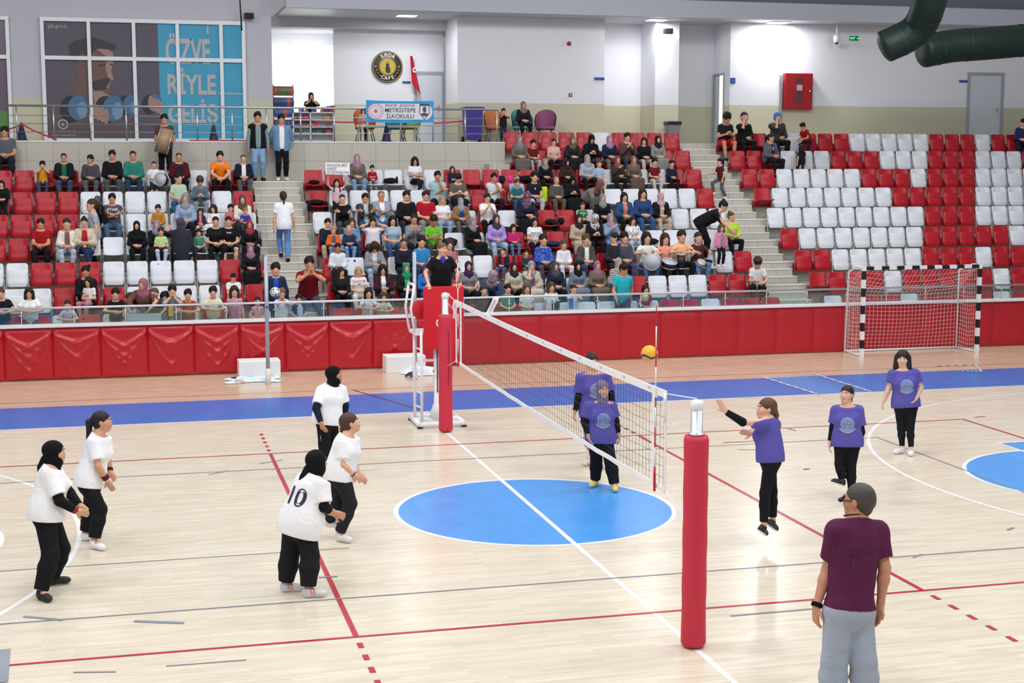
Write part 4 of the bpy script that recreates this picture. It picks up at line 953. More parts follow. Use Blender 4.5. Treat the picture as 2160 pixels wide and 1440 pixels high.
# ------------------------------------------------------------------ net, posts, referee stand, ball, goal
WHITE = mat('white_paint', 'ececf0', .45); PADR = mat('post_pad_red', 'cc2a44', .6, bump=.12, bscale=20)
def net_post(y, label, zp, nm):
    r = thing('net_post', label, 'post', (0, y, 0))
    MB().lathe([(.055, 0), (.055, 2.26)], 20).obj('pole', STEEL, r)
    b = MB(); b.lathe([(.05, 2.24), (.06, 2.245), (.062, 2.28), (.058, 2.31), (.03, 2.33)], 18); b.tube([(-.05, 0, 2.28), (.0, .03 if y < 0 else -.03, 2.32), (.08, .0, 2.3)], .012, 6); b.obj('pulley_cap', WHITE, r)
    p = MB(); pr = [(.055, .02), (.105, .02), (.118, .05)]+[(.114+.0025*math.sin(i*1.7), .05+(zp-.1)*i/16) for i in range(1, 16)]+[(.116, zp-.04), (.105, zp), (.055, zp)]
    p.lathe(pr, 28).obj('padding', PADR, r)
    if nm: 
        s = MB(); s.box((.0, -.12, .03), (.012, -.112, .09)); s.box((.03, -.121, .8), (.036, -.112, zp-.25)); s.obj('pad_seam', mat('seam_dark', '7a1220', .7), r)
    b = MB(); b.lathe([(.075, zp), (.075, zp+.02), (.058, zp+.03)], 18); b.obj('collar', STEEL, r)
    return r
net_post(-5.56, 'red padded net post standing closest to the camera', 2.0, 0); net_post(5.6, 'red padded net post in front of the referee stand', 1.96, 1)
HN, YN = 2.29, 4.75
def sag(y): return -.03*(1-(y/YN)**2)
n = thing('volleyball_net', 'white taped volleyball net stretched across the middle of the court', 'net', (0, 0, 0))
K = 40; ys = [-YN+2*YN*i/K for i in range(K+1)]
def strip(name, zt, zb, th, m, wob=0):
    b = MB(); vs = []
    for i, y in enumerate(ys):
        w = wob*math.sin(i*1.9)
        for x in (-th, th):
            for z in (zb, zt): vs.append((x+w, y, z+sag(y)+w*.6))
    fs = []
    for i in range(K):
        a = i*4
        for q in ((0, 1, 5, 4), (1, 3, 7, 5), (3, 2, 6, 7), (2, 0, 4, 6)): fs.append(tuple(a+k for k in q))
    b.add(vs, fs); return b.obj(name, m, n)
TAPE = mat('net_tape', 'f0f0f4', .6, bump=.1, bscale=50)
t_ = strip('top_band', HN, HN-.075, .006, TAPE); strip('bottom_band', HN-.96, HN-1.01, .005, TAPE, .003)
for y in np.linspace(-4.3, 4.3, 12):
    v, f_ = text_mesh('V\u00b7M', .05, frame((-.0072, y, HN-.036+sag(y)), (0, -1, 0), (0, 0, 1))); MB().add(v, f_).obj('band_mark', mat('mark_pink', 'd79aa6', .6), t_)
b = MB()
for i in range(96):
    y = -YN+.05+.1*i
    if y > YN: break
    b.tube([(.004*math.sin(i+z*3), y, HN-.07-z*.895+sag(y)) for z in (0, .5, 1)], .0022, 3, cap=False)
for j in range(1, 9):
    b.tube([(.012*math.sin(i*.7+j), y, HN-.07-.1*j+sag(y)+.006*math.sin(i*1.3+j*2)) for i, y in enumerate(ys)], .0022, 3, cap=False)
b.obj('netting', mat('net_thread', '3a3a40', .7), n)
for y in (-4.42, 4.42):
    b = MB(); b.box((-.008, y-.03, HN-1.0), (.008, y+.03, HN+.0)); b.obj('side_band', TAPE, n)
for s in (-1, 1):
    b = MB(); b.box((-.007, s*YN-.02, HN-1.0), (.007, s*YN+.02, HN)); b.obj('end_band', TAPE, n)
    b = MB(); b.tube([(0, s*YN, HN-.03), (0, s*5.55, 2.34)], .006, 6); b.tube([(0, s*YN, HN-.98), (0, s*5.5, 1.12)], .004, 6); b.tube([(0, s*YN, HN-.4), (.02, s*5.0, HN-.2), (.0, s*5.52, 2.2)], .003, 6)
    b.obj('tension_rope', WHITE, n)
    b = MB(); b.tube([(-.015, s*(YN+.03), HN-.02), (-.03, s*(YN+.06), HN-.1), (-.02, s*(YN+.03), HN-.2), (-.03, s*(YN+.07), HN-.3)], .016, 6); b.obj('rope_knot', WHITE, n)
def antenna(y, label):
    r = thing('net_antenna', label, 'antenna', (-.02, y, 0)); z = HN-1.0
    for i in range(9):
        MB().tube([(0, 0, z+.2*i), (0, 0, z+.2*i+.2)], .007, 8).obj('rod_section', mat('antenna_red', 'c0182c', .4) if i % 2 == 0 else WHITE, r)
    MB().box((-.015, -.02, HN-.1), (.015, .02, HN+.0)).obj('clip', WHITE, r); MB().tube([(0, 0, z-.04), (0, 0, z+.2)], .014, 8).obj('grip', mat('antenna_red', 'c0182c', .4), r)
antenna(-4.52, 'red and white striped net antenna beside the post closest to the camera'); antenna(4.52, 'red and white striped net antenna in front of the referee')

# volleyball in the air
bc = atd(1370, 746, 17.9)
s = bmesh.new(); bmesh.ops.create_uvsphere(s, u_segments=96, v_segments=64, radius=.105); me = bpy.data.meshes.new('volleyball')
for f in s.faces:
    f.smooth = True; c = f.calc_center_median()/.105; f.material_index = 1 if abs(c.z+.25+.16*math.sin(3*math.atan2(c.y, c.x))) < .14 else 0
s.to_mesh(me); s.free(); me.materials.append(mat('ball_yellow', 'f0b01c', .45)); me.materials.append(mat('ball_blue', '2a3a8c', .45))
o = tag(link('volleyball', me, None, bc), 'yellow and blue volleyball flying above the net', 'ball')

# referee stand
PX, PY = .02, 6.42
r = thing('referee_stand', 'white steel referee stand with tall red front pad', 'referee chair', (PX, PY, 0))
b = MB()
for q in (((-.38, -.42), (.38, -.42)), ((-.38, .42), (.38, .42)), ((-.38, -.42), (-.38, .42)), ((.38, -.42), (.38, .42))): b.tube([(*q[0], .06), (*q[1], .06)], .045, 8)
b.box((-.38, -.1, .03), (.38, .1, .1)); b.obj('base_frame', WHITE, r)
for x in (-.38, .38):
    for y in (-.42, .42): MB().box((x-.04, y-.04, 0), (x+.04, y+.04, .03)).obj('rubber_foot', mat('rubber', '17171a', .7), r)
b = MB(); b.lathe([(.15, .1), (.07, .34), (.055, .36), (.055, 1.5)], 10); b.obj('column', WHITE, r)
b = MB(); b.box((-.012, -.062, .55), (.012, -.05, 1.45)); b.box((-.03, -.08, 1.28), (.03, -.05, 1.34)); b.obj('height_slot', mat('slot_dark', '4a4a50', .5), r)
b = MB()
for x in (-.36, -.3): b.tube([(x, .15 if x < -.33 else -.18, .06), (x, .15 if x < -.33 else -.18, 1.62)], .025, 8)
for i in range(1, 7): b.tube([(-.36, .15, .06+.25*i), (-.3, -.18, .06+.25*i)], .016, 6)
b.tube([(-.33, 0, 1.1), (0, 0, 1.1)], .025, 8); b.obj('ladder', WHITE, r)
b = MB(); b.box((-.4, -.15, 1.55), (.4, .45, 1.6)); b.tube([(-.3, 0, 1.6), (0, 0, 1.42)], .02, 6); b.tube([(.3, 0, 1.6), (0, 0, 1.42)], .02, 6); b.obj('platform', WHITE, r)
b = MB()
for y in (-.1, .4): b.tube([(-.4, y, 1.6), (-.46, y, 2.0), (-.4, y, 2.4)], .022, 6)
b.tube([(-.4, -.1, 2.4), (-.4, .4, 2.4)], .022, 6); b.tube([(-.4, -.1, 1.85), (-.4, .4, 1.85)], .02, 6); b.obj('guard_rail', WHITE, r); b = MB(); b.tube([(.4, -.1, 1.6), (.4, -.1, 2.35), (.4, .4, 2.35), (.4, .4, 1.6)], .022, 6); b.obj('guard_rail', WHITE, r)
zt, zb2 = float(at(935, 604, 1, PY-.2)[2]), float(at(935, 737, 1, PY-.2)[2]); x0, x1 = float(at(894, 670, 1, PY-.2)[0]), float(at(978, 670, 1, PY-.2)[0])
pad = MB().box((x0-PX, -.22, zb2), (x1-PX, -.14, zt), bev=.012).obj('front_pad', mat('stand_pad_red', 'd0142a', .5, bump=.05, bscale=30), r)
v, f_ = text_mesh('ED\u00b7\nsport', .06, frame((x0-PX+.36, -.2225, zb2+.45), (1, 0, 0), (0, 0, 1))); b = MB().add(v, f_)
v, f_ = ring(.025, .045, 18, 0, 0, 1.4, .6, 2*PI); M = frame((x0-PX+.25, -.2225, zb2+.46), (1, 0, 0), (0, 0, 1)); b.add([M @ Vector(p) for p in v], f_); b.obj('maker_logo', mat('logo_white', 'f0f0f0', .6), pad)
b = MB(); b.lathe([(.02, 0), (.16, .0), (.17, .03), (.15, .05)], 20, M=Matrix.Translation((x0-PX-.02, .1, zt-.42)) @ Matrix.Rotation(PI/2, 4, 'X')); b.obj('round_pad', mat('stand_pad_red', 'd0142a', .5, bump=.05, bscale=30), r)
# referee
zf = 1.6; kx = at(932, 560, 1, PY+.05)[0]; zh = float(at(932, 513, 1, PY+.02)[2])
# the referee is a posed figure on the platform
hs = (zh-zf)/1.70
J = {'pel': (kx, PY+.14, zf+.93*hs), 'neck': (kx-.0, PY+.04, zf+1.42*hs), 'head': (kx+.0, PY+.0, zf+1.585*hs)}
for sd, s in (('L', 1), ('R', -1)):
    wx = at(965 if s > 0 else 905, 603, 1, PY-.18)
    J['sh'+sd] = (kx+s*.155*hs, PY+.05, zf+1.36*hs); J['wr'+sd] = (wx[0], PY-.14, zt+.035); J['tip'+sd] = (wx[0]+s*.0, PY-.28, zt-.03); J['hip'+sd] = (kx+s*.085*hs, PY+.14, zf+.9*hs); J['kn'+sd] = (kx+s*.1*hs, PY+.1, zf+.48*hs); J['an'+sd] = (kx+s*.1*hs, PY+.14, zf+.09*hs); J['toe'+sd] = (kx+s*.12*hs, PY-.02, zf+.03)
    J['el'+sd] = tuple((np.array(J['sh'+sd])+np.array(J['wr'+sd]))/2+A3(s*.09, .07, .0)); J['pal'+sd] = A3(0, .3, -1)
hf = nz(A3(.35, -.94, .02)); b = Body(J, hs, 1.0, 1.06, np.stack([nz(np.cross(hf, A3(0, 0, 1))), hf, np.cross(nz(np.cross(hf, A3(0, 0, 1))), hf)]), 1); b.J['curl'] = .75
b.root = thing('person', 'referee in black polo shirt with blue neck scarf and orange whistle, leaning on red pad', 'person', (kx, PY+.1, zf)); b.o = -np.array(b.root.location)
dress(b, 'ddab90', 'bun', '141519', '17181d', '1a1a1a', '1a1a1a', .7, .02, .06, .012, 1.95, .004, '6a4a35')
put(b, 'whistle', Field().rc(b.h(0, .1, -.06), b.h(0, .13, -.062), .014*1.2, .011, 0), mat('whistle_orange', 'ff5a2a', .4), h=.004)
F = Field().rc(b.t(0, .08, -.0), b.t(0, .1, -.16), .045, .03, .02); put(b, 'neck_scarf', F, cloth('3a40b8'), h=.006); band(b, 'wristwatch', 'elL', 'wrL', .93, 1.03, .035, .034, '15151a')

# slim grey poles by the stand
for u, vb, vt, lb in ((566, 811, 540, 'slim grey pole on white foot, beside the first white podium block'), (876, 800, 531, 'slim grey pole on white foot, behind the referee stand')):
    p = at(u, vb); zt_ = float(at(u, vt, 1, p[1])[2]); r = thing('grey_pole', lb, 'pole', p)
    MB().lathe([(.04, .3), (.04, zt_)], 16).obj('tube', mat('grey_tube', 'aab2bf', .35, .3), r); MB().lathe([(.055, 0), (.055, .31), (.04, .33)], 16).obj('foot_sleeve', WHITE, r); b = MB(); b.box((-.02, -.055, zt_*.6), (.02, -.035, zt_*.6+.04)); b.obj('hook', mat('slot_dark', '4a4a50', .5), r)
# podium blocks and dropped banners
for u0, u1, lb in ((504, 592, 'white podium block on the floor beside a grey pole'), (815, 898, 'white podium block on the floor behind the referee stand')):
    p0, p1 = at(u0, 797 if u0 < 600 else 785), at(u1, 790 if u0 < 600 else 781); y = 12.45
    x0, x1 = at(u0, 780, 1, y)[0], at(u1, 780, 1, y)[0]
    tag(MB().box((x0, y, 0), (x1, y+.5, .36), bev=.012).obj('podium_block', mat('podium_white', 'eeeef0', .5)), lb, 'block')
def crumple(name, u, v, w, d, h, m, seed, lb):
    p = at(u, v); r = np.random.RandomState(seed); A = r.rand(6, 4)
    def fn(a, t):
        z = sum(abs(math.sin(6*q[0]*a*3+q[1]*9+q[2]*8*t*2))*.35*q[3] for q in A); e = min(a, 1-a, t, 1-t)*5
        return ((a-.5)*w*(1+.2*math.sin(9*t)), (t-.5)*d*(1+.25*math.sin(7*a+1)), .012+h*z*min(1, e)*.6)
    return tag(MB().grid(fn, 36, 24).obj(name, m, None, (p[0], p[1], 0)), lb, 'banner')
def banner_mat(name, cols, sc):
    m, nt, b, N, L = nodes(name, .7); tc = N('TexCoord'); v = N('TexVoronoi'); v.inputs['Scale'].default_value = sc; cr = N('ValToRGB', ); cr.color_ramp.interpolation = 'CONSTANT'
    for i, (p, c) in enumerate(cols):
        e = cr.color_ramp.elements[i] if i < 2 else cr.color_ramp.elements.new(p)
        e.position = p; e.color = (*lin(c), 1)
    sp = N('SeparateColor'); L(tc.outputs['Object'], v.inputs['Vector']); L(v.outputs['Color'], sp.inputs[0]); L(sp.outputs[0], cr.inputs['Fac']); L(cr.outputs['Color'], b.inputs['Base Color']); return m
crumple('folded_banner', 533, 803, 1.0, .55, .17, banner_mat('banner_print', [(0, 'cfe3ee'), (.45, 'eef2f4'), (.72, '252a33'), (.85, 'a8d2ea'), (.95, 'c9a68c')], 9), 3, 'crumpled light blue printed banner lying before the podium block')
crumple('folded_cloth', 893, 790, .75, .5, .3, banner_mat('cloth_print', [(0, 'dfe4ea'), (.6, 'f2f4f6'), (.85, '26304a')], 7), 5, 'heap of white and navy cloth lying behind the referee stand')

# handball goal with its net
gx0, gx1, gy = float(at(1815, 752)[0]), float(at(2066, 745)[0]), 12.32
r = thing('handball_goal', 'handball goal with black and white striped frame and white net', 'goal', ((gx0+gx1)/2, gy, 0)); hw = (gx1-gx0)/2; T = .04
GB, GW = mat('goal_black', '14151a', .4), mat('goal_white', 'f0f0f2', .4)
for s in (-1, 1):
    for i in range(11):
        z0 = 2.08*i/10.5; z1 = 2.08*min(i+1, 10.5)/10.5
        MB().box((s*hw-T, -T, z0), (s*hw+T, T, z1)).obj('post_stripe', GW if i % 2 == 0 else GB, r)
for i in range(15):
    x0 = -hw+T+(2*hw-2*T)*i/15; MB().box((x0, -T, 2.0), (x0+(2*hw-2*T)/15, T, 2.08)).obj('crossbar_stripe', GB if i % 2 == 0 else GW, r)
b = MB(); dp = .86
for s in (-1, 1): b.tube([(s*hw, T, .03), (s*(hw-.02), dp, .03)], .022, 8); b.tube([(s*(hw-.02), dp, .03), (s*(hw-.04), dp-.05, 1.9), (s*hw, .3, 2.06), (s*hw, .02, 2.06)], .022, 8)
b.tube([(-hw, dp, .03), (hw, dp, .03)], .025, 8); b.obj('ground_frame', WHITE, r)
b = MB(); TH = .0038
def gp(a, t): # back net: a along the width, t from crossbar down to the ground bar
    y = T+(dp-T)*min(1, t*3.2)**.8; z = 2.04-2.0*t-.16*math.sin(PI*a)*math.exp(-((t-.12)/.12)**2)-.05*math.sin(PI*t)*math.sin(PI*a); return (-hw+2*hw*a, y-.12*math.sin(PI*a)*math.sin(PI*t), max(z, .03))
for i in range(31): b.tube([gp(i/30, j/12) for j in range(13)], TH, 3, cap=False)
for j in range(1, 21): b.tube([gp(i/15, j/21) for i in range(16)], TH, 3, cap=False)
for s in (-1, 1):
    for j in range(1, 20): b.tube([(s*hw, T, 2.04*j/20), (s*(hw+.01), dp*.5, 2.04*j/20-.05), (s*hw, dp-.02, 1.98*j/20)], TH, 3, cap=False)
    for i in range(1, 9): b.tube([(s*hw, T+(dp-T)*i/9, .03), (s*(hw+.02), T+(dp-T)*i/9, 1.0), (s*hw, T+(dp-T)*i/9, 2.0-.1*i/9)], TH, 3, cap=False)
b.obj('goal_net', mat('goal_twine', 'ece6e4', .7), r)
# a small net with taped ends laid flat on the blue border
p = [at(*q) for q in ((1612, 796), (1722, 790), (1838, 826), (1726, 832))]
r = thing('practice_net', 'small taped practice net laid flat on the blue border', 'net', (p[0]+p[2])/2); o = A3(*r.location)
for a, c in ((0, 3), (1, 2)):
    b = MB(); d = nz(p[c]-p[a]); q = np.cross(d, A3(0, 0, 1))*.025
    for i in range(14):
        s0, s1 = p[a]+(p[c]-p[a])*i/14-o, p[a]+(p[c]-p[a])*(i+1)/14-o
        b.add([s0-q+A3(0, 0, .008), s0+q+A3(0, 0, .008), s1+q+A3(0, 0, .008), s1-q+A3(0, 0, .008)], [(0, 1, 2, 3)], i % 2)
    b.obj('end_tape', [WHITE, mat('tape_rose', 'd7a6ac', .6)], r)
b = MB()
for i in range(15): t = i/14; b.tube([p[0]+(p[3]-p[0])*t-o+A3(0, 0, .008), p[1]+(p[2]-p[1])*t-o+A3(0, 0, .008)], .006, 4)
b.obj('strings', mat('pale_string', 'b7c6e6', .6), r)
p = [at(*q) for q in ((1968, 773), (2057, 770), (2071, 785), (2025, 783))]; r = thing('tape_marker', 'red and white barrier tape strip lying before the goal', 'tape', p[1])
for k, (a, c) in enumerate(((p[0], p[1]), (p[1], p[2]), (p[2], p[3]))):
    b = MB(); d = nz(c-a); q = np.cross(d, A3(0, 0, 1))*.03
    for i in range(10):
        s0, s1 = a+(c-a)*i/10-p[1], a+(c-a)*(i+1)/10-p[1]; b.add([s0-q+A3(0, 0, .012), s0+q+A3(0, 0, .012), s1+q+A3(0, 0, .012), s1-q+A3(0, 0, .012)], [(0, 1, 2, 3)], i % 2)
    b.obj('tape_piece', [WHITE, mat('tape_red', 'c0404c', .6)], r)
# ------------------------------------------------------------------ the gallery: windows, poster, canteen, signs, furniture
def px(u, v, y): p = at(u, v, 1, y); return float(p[0]), float(p[2])
def poly(b, pts, y, mi=0):
    vs = [(*px(u, v, y),) for u, v in pts]; return b.add([(x, y, z) for x, z in vs], [tuple(range(len(vs)))], mi)
WFR = mat('window_white', 'e9ecf0', .4)
yw = YW-.02
xs = [px(u, 170, yw)[0] for u in (93, 190.5, 285, 376.5, 468, 515)]; zt, zm, zb_ = px(300, 45, yw)[1], px(300, 125, yw)[1], px(300, 296, yw)[1]
win = struct(MB().box((xs[0], YW-.03, zb_), (xs[-1], YW-.005, zt)).obj('window_1', mat('pane_grey', '4a4a58', .3)))
b = MB()
for x in xs: b.box((x-.045, YW-.12, zb_), (x+.045, YW-.03, zt))
for z in (zb_, zm, zt): b.box((xs[0]-.045, YW-.115, z-.05), (xs[-1]+.045, YW-.03, z+.05))
b.obj('window_bar', WFR, win)
x1 = px(24, 170, yw)[0]; win = struct(MB().box((XL+6, YW-.03, zb_), (x1, YW-.005, zt)).obj('window_3', mat('pane_mauve', '6a5a6c', .3)))
b = MB(); b.box((x1-.09, YW-.12, zb_), (x1, YW-.03, zt))
for z in (zb_, zm, zt): b.box((XL+6, YW-.115, z-.05), (x1, YW-.03, z+.05))
b.obj('window_bar', WFR, win)
# printed film on the panes
o = thing('window_poster', 'large window poster of a man with blue dumbbells beside a blue lettered panel', 'poster', (0, 0, 0)); Y0_ = YW-.034
b = MB(); poly(b, [(88, 42), (332, 47), (341, 296), (103, 296)], Y0_); b.obj('dark_print', mat('print_aubergine', '57505f', .5), o)
b = MB(); poly(b, [(332, 47), (513, 52), (521, 297), (341, 296)], Y0_); b.obj('blue_print', mat('print_blue', '3a9fc4', .5), o)
y = Y0_-.003; b = MB()
poly(b, [(100, 250), (110, 225), (128, 208), (150, 195), (190, 190), (235, 205), (250, 225), (290, 260), (300, 290), (105, 292)], y, 0)
poly(b, [(150, 195), (160, 170), (190, 182), (228, 186), (240, 205), (215, 215)], y-.001, 1)
poly(b, [(158, 130), (163, 158), (166, 180), (192, 192), (228, 188), (234, 170), (240, 166), (238, 140), (240, 112), (226, 100), (190, 100), (165, 108)], y-.002, 1)
poly(b, [(205, 104), (225, 100), (239, 112), (239, 135), (234, 150), (240, 166), (233, 172), (228, 188), (222, 180), (227, 160), (222, 140), (228, 122)], y-.003, 2)
poly(b, [(195, 172), (228, 163), (234, 168), (229, 176), (222, 189), (200, 190), (190, 180)], y-.004, 3); poly(b, [(147, 118), (145, 95), (160, 84), (196, 78), (225, 88), (246, 96), (240, 106), (205, 102), (190, 118), (172, 112), (160, 132)], y-.005, 3)
poly(b, [(206, 138), (222, 134), (223, 137), (207, 142)], y-.006, 3); poly(b, [(232, 134), (239, 135), (238, 138), (232, 138)], y-.006, 3)
poly(b, [(195, 192), (215, 192), (236, 205), (220, 213), (200, 222)], y-.006, 2)
b.obj('portrait', [mat('print_shirt', '5d4d52', .5), mat('print_skin_dark', '6b4f4a', .5), mat('print_skin', 'a08074', .5), mat('print_hair', '35303a', .5)], o)
b = MB()
def el(cu, cv, ru, rv, mi, y_): poly(b, [(cu+ru*math.cos(i*PI/10), cv+rv*math.sin(i*PI/10)) for i in range(20)], y_, mi)
for cu, cv, s in ((158, 230, 1.1), (232, 232, 1.15), (272, 224, .9), (322, 220, .8)):
    el(cu-8*s, cv, 21*s, 26*s, 0, y-.007); el(cu+6*s, cv-3, 19*s, 24*s, 1, y-.008); el(cu+14*s, cv+2, 10*s, 16*s, 2, y-.009)
for cu, cv, s in ((212, 240, 1), (330, 222, .9)):
    for i in range(4): el(cu-12+8*i*s, cv-6+4*i, 6*s, 17*s, 3, y-.010-.0008*i)
b.obj('dumbbells', [mat('print_black', '24242e', .5), mat('print_bell_blue', '3f6e94', .5), mat('print_bell_pale', '6f93b4', .5), mat('print_skin', 'a08074', .5)], o)
b = MB(); GREYP = mat('print_grey', 'b4b4ba', .5)
def lett(txt, u0, u1, v0, v1, y_, bold=True):
    global b
    x0, z1 = px(u0, v0, y_); x1_, z0 = px(u1, v1, y_); v, f = text_mesh(txt, 1, I4, 'LEFT', bold=.032 if bold else 0); A = np.array([tuple(q) for q in v]); lo, hi = A.min(0), A.max(0)
    b.add([(x0+(q[0]-lo[0])/(hi[0]-lo[0])*(x1_-x0), y_, z0+(q[1]-lo[1])/(hi[1]-lo[1])*(z1-z0)) for q in A], f)
y -= .012
lett('\u00d6ZVE', 348, 444, 69, 136, y); lett('R\u0130YLE', 352, 456, 142, 200, y); lett('GEL\u0130\u015e', 354, 460, 208, 270, y); lett('gsb.gov.tr', 100, 142, 50, 62, y, False); lett('T.C. GEN\u00c7L\u0130K VE', 110, 160, 275, 280, y, False); lett('SPOR BAKANLI\u011eI', 110, 160, 282, 287, y, False)
poly(b, [(436, 54), (440, 54), (440, 72), (436, 72)], y); poly(b, [(460, 195), (513, 197), (513, 200), (460, 198)], y)
x, z = px(133, 262, y); v, f = ring(.1, .13, 24); b.add([(x+q[0], y, z+q[1]) for q in v], f); v, f = ring(0, .04, 5); b.add([(x+q[0], y, z+q[1]) for q in v], f)
b.obj('lettering', GREYP, o)
b = MB(); poly(b, [(-10, 234), (16, 233), (21, 265), (-10, 268)], YW-.04); tag(b.obj('green_sticker', mat('sticker_green', '5d8a4a', .6)), 'green sticker low on the mauve window at the west edge', 'sticker')

# gallery railing
ry = 20.32; zr = ZP
g = thing('railing', 'steel railing with thin wires along the gallery edge', 'railing', (0, ry, zr)); x0, x1 = px(15, 219, ry)[0], px(1050, 230, ry)[0]
MB().tube([(x0, 0, .86), (x1, 0, .86)], .028, 10).obj('top_rail', STEEL, g)
for z in (.22, .42, .62): MB().tube([(x0, 0, z), (x1, 0, z)], .008, 6).obj('wire', STEEL, g)
pm = MB().tube([(0, 0, 0), (0, 0, .86)], .02, 8).mesh('post', STEEL); x = px(634, 260, ry)[0]-.87*10
while x < x1+.1:
    if x > x0-.05: link('post', pm, g, (x, 0, 0))
    x += .87
# school banner tied to the railing
by = ry-.07; xa, za = px(772, 211, by); xb_, zb2_ = px(915, 258, by); bw, bh = xb_-xa, za-zb2_; cx, cz = (xa+xb_)/2, (za+zb2_)/2
r = thing('school_banner', 'blue bordered banner with lettering hung on the gallery railing', 'banner', (cx, by, cz))
def cl(a, t): return ((a-.5)*bw, .012*math.sin(a*19)*t, (.5-t)*bh-.02*math.sin(PI*a))
MB().grid(lambda a, t: cl(a, t), 40, 10).obj('cloth', mat('banner_blue', '2f9ad8', .7), r)
b = MB(); n_ = 40; vs = [(0, -.016, -.01)]; w2, h2 = bw*.48, bh*.37
for i in range(n_):
    a = 2*PI*i/n_; c, s = math.cos(a), math.sin(a); vs.append(((w2-h2)*np.sign(c)+h2*c if abs(c) > 1e-6 else 0, -.016, h2*s-.01))
b.add(vs, [(0, 1+i, 1+(i+1) % n_) for i in range(n_)]); b.obj('white_panel', mat('banner_white', 'dcdde4', .7), r)
b = MB()
for t, s, z in (('B\u0130LEC\u0130K \u00b7 BOZ\u00dcY\u00dcK', .085, .155), ('METR\u0130STEPE', .15, .03), ('\u0130LKOKULU', .15, -.125)):
    v, f = text_mesh(t, s, frame((0, -.018, z-.01), (1, 0, 0), (0, 0, 1)), bold=.01); b.add(v, f)
b.obj('lettering', mat('banner_navy', '2a3348', .7), r)
b = MB(); M = frame((-bw*.36, -.018, 0), (1, 0, 0), (0, 0, 1))
for r0, r1 in ((.19, .205), (.12, .13), (0, .05)): v, f = ring(r0, r1, 30); b.add([M @ Vector(q) for q in v], f)
for i in range(16): v, f = ring(0, .014, 6, .16*math.cos(i*PI/8), .16*math.sin(i*PI/8)); b.add([M @ Vector(q) for q in v], f)
b.obj('round_seal', mat('seal_red', 'c06a76', .7), r)
b = MB(); M = frame((bw*.36, -.018, 0), (1, 0, 0), (0, 0, 1)); b.add([M @ Vector(q) for q in ((-.13, .2, 0), (.13, .2, 0), (.14, -.05, 0), (0, -.22, 0), (-.14, -.05, 0))], [(0, 1, 2, 3, 4)]); b.add([M @ Vector((q[0], q[1], .002)) for q in ((-.11, .14, 0), (.11, .14, 0), (.12, -.04, 0), (0, -.19, 0), (-.12, -.04, 0))], [(0, 1, 2, 3, 4)], 1)
v, f = ring(0, .05, 12, 0, .05, 1.6); b.add([M @ Vector((q[0], q[1], .004)) for q in v], f, 0); v, f = ring(0, .09, 12, 0, -.08, .5); b.add([M @ Vector((q[0], q[1], .004)) for q in v], f, 0); b.obj('school_crest', [mat('crest_ink', '4a4e5c', .7), mat('banner_white', 'dcdde4', .7)], r)
# cafe sign
sy_ = YC-.03; sx_, sz_ = px(817, 141, sy_); SR = px(849, 141, sy_)[0]-sx_
r = thing('cafe_sign', 'round black and gold cafe sign on the recessed wall', 'sign', (sx_, sy_, sz_)); RX = Matrix.Rotation(PI/2, 4, 'X')
MB().lathe([(SR, 0), (SR, .04), (SR*.97, .05)], 48, M=RX).obj('disc', mat('sign_black', '2b2822', .4), r)
def on(v, z): return [RX @ Vector((q[0], q[1], z)) for q in v]
b = MB()
for r0, r1 in ((.93, .96), (.53, .56)): v, f = ring(SR*r0, SR*r1, 48); b.add(on(v, .053), f)
v, f = ring(0, SR*.5, 40); b.add(on(v, .053), f); b.obj('gold_ring', mat('sign_gold', 'c2a83c', .5), r)
b = MB()
for txt, a0, da, up in (('SPOR', 2.08, -.35, 1), ('CAFE', -2.02, .3, -1)):
    for i, ch in enumerate(txt):
        a = a0+da*i; M = Matrix.Translation((SR*.74*math.cos(a), SR*.74*math.sin(a), .055)) @ Matrix.Rotation(a-PI/2 if up > 0 else a+PI/2, 4, 'Z'); v, f = text_mesh(ch, SR*.32, M, bold=True); b.add([RX @ q for q in v], f)
for a in (PI, 0): v, f = text_mesh('= ' if a else '=', SR*.24, Matrix.Translation((SR*.75*math.cos(a), 0, .055))); b.add([RX @ q for q in v], f)
b.obj('lettering', mat('sign_white', 'e8e6de', .5), r)
b = MB()
for i in range(3):
    for s in (-1, 1): a = -PI/2+s*(.62+.28*i)+s*.1; v, f = ring(0, SR*.045, 5, SR*.74*math.cos(a), SR*.74*math.sin(a)); b.add(on(v, .055), f)
b.obj('gold_star', mat('sign_gold', 'c2a83c', .5), r)
b = MB()
for pts in ([(-.1, .28), (-.05, .4), (-.03, .28)], [(.1, .28), (.07, .4), (.03, .28)], [(-.12, .22), (.12, .22), (.1, .02), (.02, -.1), (-.1, -.02)], [(-.16, -.05), (.14, -.02), (.2, -.32), (.04, -.44), (-.12, -.36)]): b.add(on([(p[0]*SR, p[1]*SR, 0) for p in pts], .056), [tuple(range(len(pts)))])
b.obj('animal_figure', mat('sign_black', '2b2822', .4), r)
# flag by the cafe door
fx, fz = px(872, 155, YC-.25); r = thing('flag', 'small red crescent flag hanging beside the cafe door', 'flag', (fx, YC-.25, fz))
MB().tube([(.02, .0, .55), (.04, .25, -.1)], .012, 6).obj('staff', STEEL, r)
MB().grid(lambda a, t: (-.1+.22*a*(.35+t*.9)+.05*t, -.03*math.sin(a*9+t*3), .5-t*(.78+.34*a)), 14, 18).obj('flag_cloth', mat('flag_red', 'c01c2c', .7), r)
b = MB(); v, f = ring(.03, .06, 14, .03, .1, 1.3, .9, 5.4); b.add([(q[0]+.0, -.05, q[1]) for q in v], f); b.obj('crescent', mat('flag_white', 'eeeeee', .7), r)
